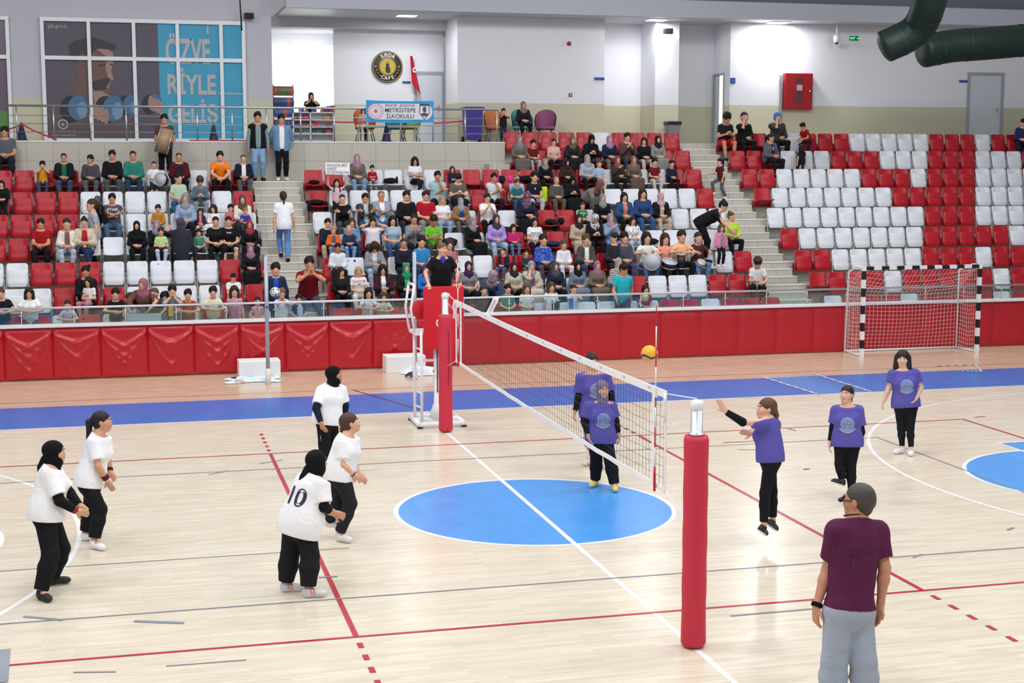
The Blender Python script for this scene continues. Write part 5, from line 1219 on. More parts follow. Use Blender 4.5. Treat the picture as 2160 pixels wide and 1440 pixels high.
# little signs and fittings on the walls
def plate_sign(u0, u1, v0, v1, y, col, label, txt=None, name='wall_sign'):
    x0, z1 = px(u0, v0, y-.02); x1, z0 = px(u1, v1, y-.02); r = thing(name, label, 'sign', ((x0+x1)/2, y, (z0+z1)/2)); w, h = (x1-x0)/2, (z1-z0)/2
    MB().box((-w, -.02, -h), (w, 0, h)).obj('plate', mat('sign_'+col, col, .4), r)
    if txt: v, f = text_mesh(txt, h*1.3, frame((0, -.022, 0), (1, 0, 0), (0, 0, 1))); MB().add(v, f).obj('symbol', mat('sign_white', 'e8e6de', .5), r)
    return r
plate_sign(849, 866, 171, 176, YC, '2547a0', 'small blue sign plate beside the flag', '\u00b7 ---')
plate_sign(1254, 1275, 163, 169, YM, '2547a0', 'small blue sign plate at the corner of the main wall', '\u00b7 ---')
plate_sign(1541, 1551, 164, 176, YR_, '1f4a9c', 'square blue washroom sign next to the open door', 'i')
plate_sign(2024, 2043, 169, 174, YR_, '2547a0', 'small blue sign plate beside the east door', '\u00b7 ---')
x, z = px(1200, 92, YM); tag(MB().lathe([(.06, 0), (.06, .05), (.03, .07)], 18, M=Matrix.Translation((x, YM, z)) @ RX).obj('alarm_sounder', mat('alarm_red', '9c1c30', .4)), 'round red alarm sounder high on the main wall', 'alarm')
x, z = px(1203, 200, YM); r = thing('call_point', 'small red fire call point on the main wall', 'alarm', (x, YM, z)); MB().box((-.05, -.04, -.05), (.05, 0, .05), bev=.008).obj('case', mat('alarm_red', '9c1c30', .4), r); MB().box((-.025, -.045, -.015), (.025, -.04, .02)).obj('button_plate', WFR, r)
x0, z1 = px(1657, 154, YR_-.2); x1, z0 = px(1713, 231, YR_-.2)
r = thing('fire_cabinet', 'red fire hose cabinet on the east wall', 'cabinet', ((x0+x1)/2, YR_-.2, z0)); w, h = (x1-x0)/2, z1-z0; RC = mat('cabinet_red', 'a01820', .35)
MB().box((-w, 0, 0), (w, .19, h)).obj('case', RC, r); d = MB().box((-w+.01, -.02, .01), (w-.01, 0, h-.01), bev=.006).obj('door', RC, r)
MB().box((-.1, -.024, h*.16), (.1, -.02, h*.86)).obj('glass_strip', mat('cabinet_glass', '5a3a44', .1), d); b = MB(); b.box((-.08, -.028, h*.52), (.1, -.024, h*.68)); b.obj('label', mat('cabinet_label', 'd8a0a0', .5), d); MB().lathe([(.03, 0), (.03, .03)], 12, M=Matrix.Translation((w-.1, -.02, h*.5)) @ RX).obj('knob', STEEL, d)
x, z1 = px(1649, 160, YR_-.1); b = MB(); b.tube([(x, YR_-.08, ZP), (x, YR_-.08, z1), (x-.05, YR_-.08, z1+.05)], .045, 10); tag(b.obj('wall_pipe', mat('pipe_grey', 'b0b2b6', .4)), 'grey vertical pipe beside the fire cabinet', 'pipe')
x, z = px(1802, 81, 22.0); r = thing('exit_sign', 'green lit exit sign hanging from the soffit', 'sign', (x, 22.0, z)); MB().box((-.14, 0, -.06), (.14, .04, .065)).obj('case', mat('exit_case', '06301c', .4), r)
v, f = text_mesh('EXIT \u2192', .085, frame((0, -.003, 0), (1, 0, 0), (0, 0, 1)), bold=True); MB().add(v, f).obj('lit_lettering', mat('exit_green', '30f080', .5, emit=2.5), r)
b = MB(); b.tube([(-.1, .02, .065), (-.1, .02, 8.5-z)], .005, 4); b.tube([(.1, .02, .065), (.1, .02, 8.5-z)], .005, 4); b.obj('hanger', STEEL, r)
x, z = px(1765, 82, 22.3); r = thing('security_camera', 'white dome security camera under the soffit beside exit sign', 'camera', (x, 22.3, z)); MB().lathe([(.04, .12), (.09, .1), (.1, -.02), (.075, -.09), (.03, -.12)], 20).obj('dome_body', WFR, r); MB().lathe([(.03, -.16), (.05, -.12), (.05, -.1)], 14).obj('lens', mat('black_plastic', '18181a', .3), r); MB().tube([(0, 0, .1), (0, 0, 8.5-z)], .025, 8).obj('bracket', WFR, r)
for u, v, y, lb in ((525, 34, YW-.2, 'black loudspeaker on the wall above the window poster'), (1409, 66, 22.5, 'black loudspeaker under the soffit on the column')):
    x, z = px(u, v, y); r = thing('loudspeaker', lb, 'speaker', (x, y, z)); MB().box((-.13, -.1, -.08), (.13, .1, .08), bev=.02).obj('case', mat('black_plastic', '18181a', .3), r); b = MB(); b.tube([(0, .1, 0), (0, YW-y if u < 600 else .38, .02)], .02, 6); b.obj('bracket', mat('black_plastic', '18181a', .3), r); MB().box((-.11, -.105, -.06), (.11, -.1, .06)).obj('grille', mat('grille', '26262a', .8), r)
x, z = px(506, 0, 21.5); x2, z2 = px(510, 65, 21.5); tag(MB().tube([(x, 21.5, z+3), (x, 21.5, z), (x2, 21.5, z2)], .02, 6).obj('hanging_cable', mat('black_plastic', '18181a', .3)), 'black cable hanging down in front of the window poster', 'cable')
# ceiling lamps of the soffit
LAMP = mat('lamp_panel', 'ffffff', .5, emit=5)
for (u, v, w, zc, lb, e), yl in zip(((858, 42, .52, 8.5, 'rectangular lamp in the soffit before the cafe', 22), (1385, 53, .52, 8.5, 'rectangular lamp in the soffit above the column', 24), (1642, 57, .55, 8.5, 'rectangular lamp in the soffit above the fire cabinet', 46)), (23.0, 22.45, 22.3)):
    p = at(u, v, 1, yl); r = thing('ceiling_light', lb, 'lamp', (p[0], p[1], zc-.012)); MB().box((-w/2-.03, -.25, -.012), (w/2+.03, .25, .012)).obj('frame', WFR, r); MB().box((-w/2, -.22, -.02), (w/2, .22, -.012)).obj('diffuser', LAMP, r)
    area('soffit_lamp', (p[0], p[1], zc-.06), w, .4, e*2.2)
# dark green air ducts
DUCT = mat('duct_green', '0b2621', .5, spec=.5, bump=.15, bscale=6)
def duct(name, pts, rr, label, y):
    r = thing(name, label, 'duct', (0, 0, 0)); P_ = [(*[float(c) for c in at(u, v, 1, yy)],) for u, v, yy in pts]
    b = MB(); C_ = []
    for i in range(len(P_)-1):
        for j in range(8 if i < len(P_)-2 else 9):
            t = j/8; q = [Vector(P_[max(min(i+k, len(P_)-1), 0)]) for k in (-1, 0, 1, 2)]
            C_.append(.5*((2*q[1])+(-q[0]+q[2])*t+(2*q[0]-5*q[1]+4*q[2]-q[3])*t*t+(-q[0]+3*q[1]-3*q[2]+q[3])*t**3))
    e0, e1 = (C_[0]-C_[1]).normalized(), (C_[-1]-C_[-2]).normalized(); n0 = len(C_); ks = (.25, .5, .75, .93)
    C2 = [C_[0]+e0*rr*.35*k for k in ks[::-1]]+C_+[C_[-1]+e1*rr*.35*k for k in ks]; rs = [rr*math.sqrt(1-k*k) for k in ks[::-1]]+[rr]*n0+[rr*math.sqrt(1-k*k) for k in ks]
    b.tube(C2, rs, 24); b.obj('duct_skin', DUCT, r)
    for i in range(4, len(C_)-1, 8):
        d = (C_[i+1]-C_[i-1]).normalized(); MB().tube([C_[i]-d*.03, C_[i]+d*.03], rr*1.02, 24, cap=False).obj('seam_band', mat('duct_seam', '10302a', .5), r)
duct('air_duct', [(2010, -190, 14.5), (1968, -20, 15.5), (1935, 60, 16.3), (1868, 98, 16.6)], .42, 'dark green air duct bending down from the hall ceiling', 16)
duct('air_duct', [(1950, 108, 18.2), (2010, 97, 18.2), (2080, 92, 18.1), (2240, 78, 18.0), (2420, 62, 18.0)], .44, 'dark green air duct running level towards the east', 18)

# canteen: counter shelf, snack rack, goods
cy_ = 22.62; x0, x1 = px(618, 260, cy_)[0], px(705, 260, cy_)[0]; hh = px(650, 236, cy_)[1]-ZP
r = thing('shelf_unit', 'white open shelf unit forming the canteen counter', 'shelf', ((x0+x1)/2, cy_, ZP)); w = (x1-x0)/2; SH = mat('shelf_white', 'e2e4ea', .45)
for x in (-w, -.1, w-.03): MB().box((x, 0, 0), (x+.03, .4, hh)).obj('side_panel', SH, r)
lv = [.06, .25, .44, .63, .82]; lv = [z for z in lv if z < hh-.05]+[hh]
for z in lv: MB().box((-w, 0, z-.025), (w, .4, z)).obj('shelf_board', SH, r)
MB().box((-w, .38, 0), (w, .4, hh)).obj('back_panel', SH, r)
rr = random.Random(3); PK = ['8a2030', '3a2c88', 'c8902c', '2c2a30', 'b04a20', '4a2060', 'c83c4c', '2c7048', '7a1c3c']
PLC = {}
for si, z in enumerate(lv[1:]):
    x = -w+.05; i = 0
    while x < w-.12:
        bw_ = rr.choice((.08, .11, .14)); c = rr.choice(PK)
        if rr.random() < .8 and not (-.12 < x+bw_*.5 < -.04):
            k = (bw_, c)
            if k not in PLC: PLC[k] = MB().box((0, 0, 0), (bw_, .16, .07+.02*(bw_ > .1)), bev=.008).mesh('snack_box', mat('pack_'+c, c, .4))
            tag(link('snack_box', PLC[k], None, (r.location.x+x, cy_+.05, ZP+z+.001)), f'small snack box, {ORD[i]} on the {ORD[si]} board up of the canteen shelf', 'snack box', 'snack boxes on the canteen shelf'); i += 1
        x += bw_+.02
for i, (u, c) in enumerate(((681, '5a2460'), (692, '7a2c40'), (701, 'a03c30'))):
    x, z = px(u, 222, cy_+.25); tag(MB().box((x-.05, cy_+.15, ZP+hh+.001), (x+.06, cy_+.35, ZP+hh+.15+.02*i), bev=.01).obj('sweet_box', mat('pack_'+c, c, .4)), ('purple', 'wine red', 'rust red')[i]+' box of sweets standing on the canteen counter', 'box')
rx0, rx1 = px(578, 230, YW+.25)[0], px(620, 230, YW+.25)[0]; rh = px(600, 178, YW+.2)[1]-ZP
r = thing('snack_rack', 'tall wire rack hung with snack bags at the canteen entrance', 'rack', ((rx0+rx1)/2, YW+.3, ZP)); w = (rx1-rx0)/2
b = MB()
for x in (-w, w): b.tube([(x, .1, 0), (x, .1, rh)], .015, 6)
for i in range(5): b.tube([(-w, .1, rh-.05-.3*i), (w, .1, rh-.05-.3*i)], .01, 6); b.tube([(-w, .1, rh-.05-.3*i), (-w, -.2, rh-.1-.3*i)], .006, 4)
b.obj('frame', mat('rack_red', 'a8404a', .4), r)
bagm = {}
for i in range(5):
    for j in range(6):
        c = (['5a6a3c', '33467c', '3a5a9c', '2c4a88', '4a7ab0'][i]) if (i+j) % 5 else 'b04a3c'
        if c not in bagm: bagm[c] = MB().grid(lambda a, t: ((a-.5)*.11*(.8+.4*math.sin(PI*t)), -.03*math.sin(PI*a)*math.sin(PI*t), -.24*t), 6, 8).grid(lambda a, t: ((a-.5)*.11*(.8+.4*math.sin(PI*t)), .02*math.sin(PI*a)*math.sin(PI*t), -.24*t), 6, 8).mesh('snack_bag', mat('bag_'+c, c, .3))
        tag(link('snack_bag', bagm[c], None, (r.location.x-w+.06+j*(2*w-.1)/5, YW+.36, ZP+rh-.06-.3*i)), f'snack bag, {ORD[j]} in the {ORD[i]} row down of the wire rack', 'snack bag', 'snack bags on the wire rack')
# table, armchairs, bins, cones behind the railing
ty = 21.6; x0, x1 = px(757, 285, ty)[0], px(882, 285, ty)[0]
r = thing('table', 'long cream table standing behind the school banner', 'table', ((x0+x1)/2, ty, ZP)); w = (x1-x0)/2; CRM = mat('cream_paint', 'ddd8cc', .5)
MB().box((-w, -.3, .4), (w, .3, .45), bev=.01).obj('tabletop', CRM, r)
for x in (-w+.05, w-.05):
    for y in (-.26, .26): MB().box((x-.025, y-.025, 0), (x+.025, y+.025, .4)).obj('leg', CRM, r)
def armchair(u, v, y, c, label, rz=0):
    x, z = px(u, v, y); r = thing('armchair', label, 'chair', (x, y, ZP), rz); m = mat('chair_'+c, c, .6)
    b = MB(); 
    def sh(a, t):
        ang = PI*(1.12*a-.06); hgt = .42+.4*(math.sin(PI*a)**.8)*.9*t+.16*t; return (.31*math.cos(ang)*(.85+.15*t), .04+.27*math.sin(ang)*(.8+.25*t), hgt-.06*(1-t))
    b.grid(sh, 20, 8); b.grid(lambda a, t: (lambda q: (q[0]*.9, q[1]*.9, q[2]))(sh(1-a, t)), 20, 8); b.obj('shell', m, r)
    MB().lathe([(.05, .36), (.26, .38), (.28, .42), (.25, .46), (.05, .47)], 22).obj('cushion', m, r)
    for s in (-1, 1):
        for t in (-1, 1): MB().tube([(s*.16, t*.14, .38), (s*.24, t*.22, 0)], .014, 6).obj('leg', mat('leg_metal', '77777c', .3, .8), r)
armchair(770, 270, 22.2, 'c8743c', 'orange armchair behind the long cream table, west end'); armchair(835, 270, 22.3, '3a8aa0', 'teal armchair behind the long cream table'); armchair(865, 270, 22.2, '8aa848', 'lime green armchair behind the long cream table')
armchair(1044, 268, 22.1, 'c8783c', 'orange armchair beside the purple wheeled bin'); armchair(1102, 265, YB+DT*9-.02, '58a8a8', 'turquoise armchair with somebody sitting on it'); armchair(1150, 262, 21.9, '8c4470', 'plum purple armchair with a bag on it', -.4)
x, z = px(997, 270, 21.9); r = thing('wheeled_bin', 'purple wheeled bin behind the gallery railing', 'bin', (x, 21.9, ZP)); PUR = mat('bin_purple', '3a2f8c', .45)
b = MB(); b.add([(-.2, -.2, .08), (.2, -.2, .08), (.2, .25, .08), (-.2, .25, .08), (-.24, -.26, .92), (.24, -.26, .92), (.24, .28, .92), (-.24, .28, .92)], [(3, 2, 1, 0), (4, 5, 6, 7), (0, 1, 5, 4), (1, 2, 6, 5), (2, 3, 7, 6), (3, 0, 4, 7)]); b.obj('bin_body', PUR, r); MB().box((-.27, -.3, .92), (.27, .32, .98), bev=.02).obj('lid', PUR, r)
for s in (-1, 1): MB().lathe([(.09, -.03), (.09, .03)], 14, M=Matrix.Translation((s*.24, .2, .09)) @ Matrix.Rotation(PI/2, 4, 'Y')).obj('wheel', mat('rubber', '17171a', .7), r)
x, z = px(1417, 285, 22.4); r = thing('waste_bin', 'grey waste bin with black liner beside the column', 'bin', (x, 22.35, ZP)); b = MB(); b.add([(-.13, -.13, 0), (.13, -.13, 0), (.13, .13, 0), (-.13, .13, 0), (-.2, -.18, .6), (.2, -.18, .6), (.2, .18, .6), (-.2, .18, .6)], [(3, 2, 1, 0), (4, 5, 6, 7), (0, 1, 5, 4), (1, 2, 6, 5), (2, 3, 7, 6), (3, 0, 4, 7)]); b.obj('bin_body', mat('bin_grey', '7d828a', .5), r); MB().box((-.22, -.2, .53), (.22, .2, .64), bev=.03).obj('liner', mat('liner_black', '1c1d20', .35), r)
for u, lb in ((46, 'navy traffic cone with red tape at the west end of gallery'), (451, 'navy traffic cone below the poster lettering'), (815, 'navy traffic cone under the school banner')):
    x, z = px(u, 290, 20.8); r = thing('traffic_cone', lb, 'cone', (x, 20.8, ZP)); NV = mat('cone_navy', '20204a', .5); MB().lathe([(.13, .03), (.12, .05), (.03, .45), (.02, .46)], 20).obj('cone_shell', NV, r); MB().box((-.15, -.15, 0), (.15, .15, .03), bev=.008).obj('foot_plate', NV, r)
TAPEM = mat('barrier_red', 'b02434', .5)
for pts, lb in (([(20, 272), (34, 268), (46, 262), (70, 275), (120, 295)], 'red barrier tape tied to the westmost traffic cone'), ([(400, 299), (452, 297), (520, 297)], 'red barrier tape lying by the poster lettering cone'), ([(662, 255), (720, 258), (772, 258)], 'red barrier tape between canteen shelf and banner'), ([(914, 260), (950, 258), (985, 254)], 'red barrier tape between banner and purple bin')):
    P_ = [(px(u, v, 20.45)[0], 20.45, max(px(u, v, 20.45)[1], ZP+.02)) for u, v in pts]; b = MB()
    for (a, c) in zip(P_[:-1], P_[1:]): b.box((0, -.004, -.02), ((Vector(c)-Vector(a)).length, .004, .02), M=frame(a, Vector(c)-Vector(a), (0, 1, 0)) @ Matrix.Rotation(0, 4, 'X'))
    tag(b.obj('barrier_tape', TAPEM), lb, 'tape')

# ------------------------------------------------------------------ things held by or lying among the spectators
def blob(name, label, cat, P0, r, c, parts=(), rot=0):
    F = Field(); R = np.array(Matrix.Rotation(rot, 3, 'Y')); q = np.random.RandomState(int(abs(P0[0])*97) % 9999)
    F.ell(A3(0, 0, 0), R.T, A3(*r)*.85, .04)
    for _ in range(6): o = q.uniform(-.75, .75, 3)*A3(*r); o[2] = abs(o[2])*.6-.2*r[2]; F.ell(o, np.eye(3), A3(*r)*q.uniform(.25, .5, 3)+.012, .03)
    for o, q in parts: F.ell(A3(*o), np.eye(3), A3(*q), .04)
    v, f = sdf_mesh(F, .016); return tag(link(name, np_mesh(name, v, f, [cloth(c)]), None, P0), label, cat)
def seatpt(k, u, dy=-.22, dz=.43): y = YB+DT*k+dy; return (float(at(u, 400, 1, y)[0]), y, floor_z(k)+dz)
for k, u, r, c, lb, pr in ((6, 664, (.16, .1, .06), '17181f', 'folded dark clothes lying on a red seat by the west stairs, top row', ()), (5, 668, (.24, .15, .08), '141519', 'black jacket thrown over a red seat by the west stairs', (((-.2, -.1, -.1), (.05, .05, .14)), ((.22, -.1, -.1), (.05, .05, .14)))), (6, 825, (.18, .1, .09), '14161c', 'black jacket lying on a white seat under the gallery wall', (((.16, 0, .02), (.03, .05, .1)),)), (3, 950, (.17, .1, .15), '1d1d22', 'black and white backpack on a white seat', ()), (4, 1162, (.16, .13, .08), '18191e', 'black coat hanging from a red seat, fifth row', (((.1, -.12, -.12), (.08, .05, .16)),)), (4, 1186, (.08, .06, .1), '1a1b20', 'black shoulder bag standing on a white seat, fifth row', ()), (3, 1168, (.22, .13, .08), '26324e', 'dark and blue jackets piled on a red seat, fourth row', ()), (3, 1375, (.25, .13, .1), '15161b', 'black rucksack lying on a white seat beside the speckled blouse', ()),
    (6, 1060, (.1, .08, .12), '221f28', 'dark bag on a red seat between two pink patches', ()), (6, 1112, (.19, .12, .12), '111216', 'shiny black plastic bag on a red seat, seventh row', ()), (5, 1238, (.2, .14, .16), '17181c', 'black bag between robed person and crouching coat', ())):
    p = seatpt(k, u); blob('clothes_bundle' if 'jacket' in lb or 'clothes' in lb or 'coat' in lb.split(' hanging')[0][-5:] else 'bag', lb, 'bag' if 'bag' in lb or 'ruck' in lb or 'back' in lb else 'clothes', (p[0], p[1]+.05, p[2]+r[2]*.85), r, c, pr)
for u, lb in ((1053, 'hot pink bag, west of the dark bag in the seventh row'), (1076, 'hot pink bag, east of the dark bag in the seventh row')): p = seatpt(6, u, -.1); blob('bag', lb, 'bag', (p[0], p[1], p[2]+.09), (.07, .06, .1), 'f03c9c')
p = seatpt(5, 1146, -.12); tag(MB().box((p[0]-.16, p[1], p[2]+.02), (p[0]+.12, p[1]+.1, p[2]+.42), bev=.03).obj('safety_vest', cloth('c8f030')), 'bright neon yellow vest spread over a seat, sixth row', 'vest')
def drum(u, v, y, r_, d_, ax, label, shell='17181c', name='drum'):
    p = at(u, v, 1, y); r = thing(name, label, 'drum', p); q = Vector((0, 0, 1)).rotation_difference(Vector(ax)).to_matrix().to_4x4()
    MB().lathe([(r_, -d_/2), (r_, d_/2)], 28, M=q).obj('drum_shell', mat('shell_'+shell, shell, .4, bump=.1, bscale=10), r); MB().lathe([(r_*.98, d_/2), (r_*.98, d_/2+.006)], 28, M=q).obj('drum_head', mat('drum_head', 'b9bcc4', .5), r)
    b = MB()
    for z in (-d_/2, d_/2):
        vs = [q @ Vector((r_*1.03*math.cos(i*PI/12), r_*1.03*math.sin(i*PI/12), z)) for i in range(25)]; b.tube(vs, .012, 6, cap=False)
    b.obj('hoop', mat('hoop_metal', 'c8cace', .3, .8), r); return r
drum(341, 379, YB+DT*6-.78, .15, .16, (-.6, -1, .1), 'white headed snare drum held by a child in white, top row')
drum(346, 297, 19.35, .31, .3, (-1, .05, .3), 'big wooden drum carried by the standing drummer', 'a08468', 'davul')
drum(1376, 552, 15.2, .2, .2, (-.55, -1, .1), 'large grey headed snare drum facing out, third row', '17181c'); drum(1411, 556, 15.2, .19, .13, (.1, -.4, 1), 'black snare drum held level by a child in coral'); drum(1437, 551, 15.2, .1, .34, (0, -.1, 1), 'tall narrow black drum held by a child in peach'); drum(1479, 554, 15.2, .1, .05, (.1, -.8, 1), 'small grey tambourine held by a child in brown', '8a8c94')
drum(1172, 647, 13.5, .09, .3, (0, -.1, 1), 'tall black drum behind the railing glass')
p = at(580, 616, 1, 13.62); s = bmesh.new(); bmesh.ops.create_icosphere(s, subdivisions=3, radius=.11); me = bpy.data.meshes.new('ball')
for f in s.faces: c = f.calc_center_median()/.11; f.material_index = int(math.sin(c.x*7+1)*math.sin(c.y*7)*math.sin(c.z*7+.5) > .12); f.smooth = True
s.to_mesh(me); s.free(); me.materials.append(WHITE); me.materials.append(mat('black_plastic', '18181a', .3)); tag(link('ball', me, None, p), 'black and white ball held up behind the railing', 'ball')
p = at(1361, 628, 1, 13.55); tag(MB().lathe([(.01, -.09), (.05, -.07), (.085, 0), (.07, .06), (.01, .09)], 18).obj('balloon', mat('balloon_yellow', 'e0c840', .35), None, p), 'pale yellow balloon held by a child in maroon', 'balloon')
x, z = px(712, 355, YB+DT*5-.55); r = thing('paper_sign', 'white handwritten paper sign held up overhead', 'sign', (x, YB+DT*5-.55, z)); wv = (px(738, 355, YB+DT*5-.55)[0]-px(687, 355, YB+DT*5-.55)[0])/2
MB().grid(lambda a, t: ((a-.5)*2*wv, .02*math.sin(a*5), (.5-t)*.29-.015*a), 14, 4).obj('paper', mat('paper_white', 'f0f0f2', .8), r)
b = MB()
for i, t in enumerate(('SAHADA B\u0130Z', 'VARIZ', '\u0130\u015e B\u0130TM\u0130\u015eT\u0130R')): v, f = text_mesh(t, .085, frame((-wv*.9, -.025, .085-.09*i), (1, 0, -.03), (0.1, 0, 1)), 'LEFT'); b.add(v, f)
b.obj('handwriting', mat('ink', '3a4668', .7), r)
p = at(1038, 647, 1, 13.25); r = thing('paper_banner', 'long white paper banner hanging slanted over the railing', 'banner', p); b = MB(); b.grid(lambda a, t: ((a-.5)*.14+.2*(.5-t), -.012*math.sin(t*6), (.5-t)*.42), 4, 12); b.obj('paper', mat('paper_white', 'f0f0f2', .8), r)
v, f = text_mesh('MAN\u0130STEPE', .07, frame((.0, -.02, .0), (.43, 0, .9), (-.9, 0, .43))); MB().add(v, f).obj('lettering', mat('ink_rose', 'a0607c', .7), r)
for u, v, k, c, lb in ((1205, 640, 0, '3c6cc0', 'blue and red snack carton held behind the railing'), (360, 655, 0, 'e8a820', 'yellow bag held behind the railing by a child in grey')):
    p = at(u, v, 1, 13.5); tag(MB().box((p[0]-.045, 13.48, p[2]-.12), (p[0]+.045, 13.54, p[2]+.12), bev=.015).obj('carton' if u > 600 else 'bag', mat('pack_'+c, c, .4)), lb, 'carton' if u > 600 else 'bag')
p = at(633, 655, 1, 13.55); r = thing('water_bottle', 'large clear water bottle held behind the railing', 'bottle', p); MB().lathe([(.06, -.14), (.065, -.12), (.065, .06), (.025, .12), (.02, .15)], 16).obj('bottle_body', mat('clear_plastic', 'b8c4cc', .15), r); MB().lathe([(.023, .15), (.023, .17)], 12).obj('bottle_cap', mat('cap_blue', '2c5cb0', .4), r)
# ------------------------------------------------------------------ spectators: row, head-top pixel, pose, build, clothes, label
def opt(s):
    a, b = s.split(':'); return a, b
def place(y, z0, base, u, v, pz, kind, rz, size):
    J, H = pose(pz, kind == 1); hy = J['head'][1]*math.cos(rz)+0*J['head'][0]; hx = -J['head'][0]*math.cos(rz)+J['head'][1]*math.sin(rz)
    crown = J['head'][2]+.122*(1.28 if kind == 1 else 1.05)*H[2][2]+.012
    s = .9
    for _ in range(3):
        t = at(u, v, 1, y-hy*s); s = size or min(max((t[2]-z0-base)/(crown-base), .42), 1.18)
    return t[0]-hx*s, s
def printed(r, txt, size, col, z, sx=1.):
    """lettering on the chest, laid onto the shirt"""
    sh = next(c for n in ('undershirt', 'shirt', 'sweater', 'jacket') for c in r.children if c.name.split('.')[0] == n); me = sh.data; t = BVHTree.FromPolygons([v.co for v in me.vertices], [p.vertices for p in me.polygons])
    M = frame((0, .6, z), (-1, 0, 0), (0, 0, 1)); vs, fs = text_mesh(txt, size, M, bold=True, sx=sx); out = []
    for v in vs: h = t.ray_cast(v, Vector((0, -1, 0))); out.append((h[0] if h[0] is not None else Vector((v.x, .12, v.z)))+Vector((0, .006, 0)))
    MB().add(out, fs).obj('lettering', mat('print_'+col, col, .7), sh)
def P(k, u, v, pz, kind, top, legs, hair, label, inner=None, skin=0, rz=0., size=None, dy=0., shoes='222', pr=None):
    """somebody seated in row k"""
    y = YB+DT*k-.17+dy; x, s = place(y, floor_z(k), SIT0, u, v, pz, kind, rz, size)
    r = person(label, pz, x, y, floor_z(k), s, kind, rz, opt(top), opt(inner) if inner else None, opt(legs), opt(hair), skin, shoes)
    if pr: printed(r, *pr)
    return r
def Q(k, u, v, pz, kind, top, legs, hair, label, inner=None, skin=0, rz=0., size=None, y=None, shoes='222', z=None):
    """somebody standing on the floor of row k"""
    y = (13.78 if k == 0 else YB+DT*k-.42) if y is None else y; z = floor_z(k) if z is None else z
    x, s = place(y, z, 0, u, v, pz, kind, rz, size)
    return person(label, pz, x, y, z, s, kind, rz, opt(top), opt(inner) if inner else None, opt(legs), opt(hair), skin, shoes)
K = 'short:1c1512'
# west block
P(7, 9, 266, 'lap', 2, 't:5a5f66', 'p:1d2430', K, 'person in grey T-shirt, arms folded low, highest seat at the west edge', skin=1)
P(6, 89, 339, 'face', 1, 't:d9932a', 'p:3c4f70', K, 'child in yellow and red T-shirt with hands at the mouth, top row')
P(6, 134, 322, 'lap', 0, 'j:15181c', 'p:3d4a63', 'buzz:3a2c24', 'person in open black jacket over green T-shirt, top row', 't:1f6b50', 1)
P(6, 190, 326, 'lapr', 0, 'l:4b464c', 'p:555b63', K, 'person in charcoal sweater with hands joined, between black jacket and black sweater', skin=1)
P(6, 236, 316, 'lap', 0, 'l:14161b', 'p:4a504c', K, 'bearded person in black sweater beside the teal sweater', skin=1)
P(6, 280, 317, 'lap', 0, 'l:2f7d70', 'p:2c3a58', 'buzz:2a211c', 'person in teal green sweater and jeans, top row', skin=1)
P(6, 377, 321, 'lap', 2, 'j:4c1722', 'p:15161a', 'bald:3a2c24', 'balding person in open maroon jacket over black T-shirt', 't:22242e', 1)
P(6, 464, 331, 'knees', 0, 't:f07d20', 'p:14151a', K, 'person in bright orange T-shirt leaning forward, top row', size=.95)
P(6, 513, 325, 'lap', 0, 'j:15202c', 'p:56585c', 'bald:3c3028', 'person with glasses in dark blazer over white shirt, top row', 't:e8e8ee')
Q(6, 324, 340, 'hands', 1, 't:e6e8ee', 's:2a3040', 'buzz:30241c', 'child in white T-shirt carrying a snare drum, top row')
Q(7, 346, 240, 'hands', 0, 't:5a4036', 'p:1a1a20', K, 'person in brown T-shirt standing with a big wooden drum', skin=1, y=19.75)
Q(7, 543, 235, 'stand', 0, 'v:15171c', 'p:7fa2c6', K, 'standing person in black vest over grey shirt and light jeans', 'l:7d9494', y=19.8, skin=1)
Q(7, 593, 240, 'behind', 0, 'j:6f93b8', 'p:12141a', K, 'standing person in open blue shirt over white T-shirt and black trousers', 't:eeeeee', 1, y=19.8, shoes='e8e8e8')
Q(5, 3, 380, 'hands', 3, 'l:16171b', 'p:1a1b20', 'long:1c1512', 'person in black clothes standing at the west edge of the picture')
P(5, 376, 377, 'lapl', 1, 't:b5cfb8', 'p:2f5a82', K, 'child in pale green T-shirt and jeans, sixth row', size=.85)
P(5, 422, 387, 'phone', 1, 'l:5b6d80', 'p:8b8f94', 'short:4a3a2c', 'child in denim jacket looking down, sixth row', size=.78)
Q(4, 205, 412, 'stand', 3, 'c:14151a', 'p:15161b', 'hijab:4a4d58%8a8c94', 'person in black with patterned dark headscarf, standing beside a ponytailed child', rz=-1.0)
Q(3, 193, 418, 'stand', 1, 't:a9adb8', 'p:121318', 'pony:3d3028', 'ponytailed child in grey T-shirt and black trousers standing sideways', rz=-1.3, y=16.75)
P(4, 236, 407, 'cross', 0, 't:4b4a5a', 'p:49667f', K, 'bearded person in slate T-shirt with arms crossed and blue jeans', skin=1, pr=('STAR', .09, 'd8d8e0', .93, 1.3))
P(4, 333, 431, 'lap', 1, 'l:b9781e', 'p:8a8c90', K, 'child in mustard sweatshirt, fifth row')
P(4, 390, 407, 'lap', 3, 'l:8fa4c2', 'p:1c1d24', 'hijab:8d8790', 'person in light blue shirt and grey headscarf with shoulder strap, fifth row')
P(4, 422, 439, 'lap', 1, 'j:3a2440', 'p:c9c4c8', 'long:352820', 'child in dark red and navy cardigan over coral top', 't:e07a6a')
P(4, 450, 431, 'lap', 1, 'l:eceef2', 'd:e8eaf0', 'bob:2a2220', 'child in white dress with dark bob, fifth row', rz=-.4)
P(4, 486, 430, 'lap', 1, 't:d9606a', 'p:5a5f68', K, 'child in coral red T-shirt, fifth row')
P(4, 511, 410, 'hold', 3, 'l:ddd6cc', 'd:2c2c34', 'hijab:5a463c', 'person in cream cardigan and brown headscarf holding a toddler in blue')
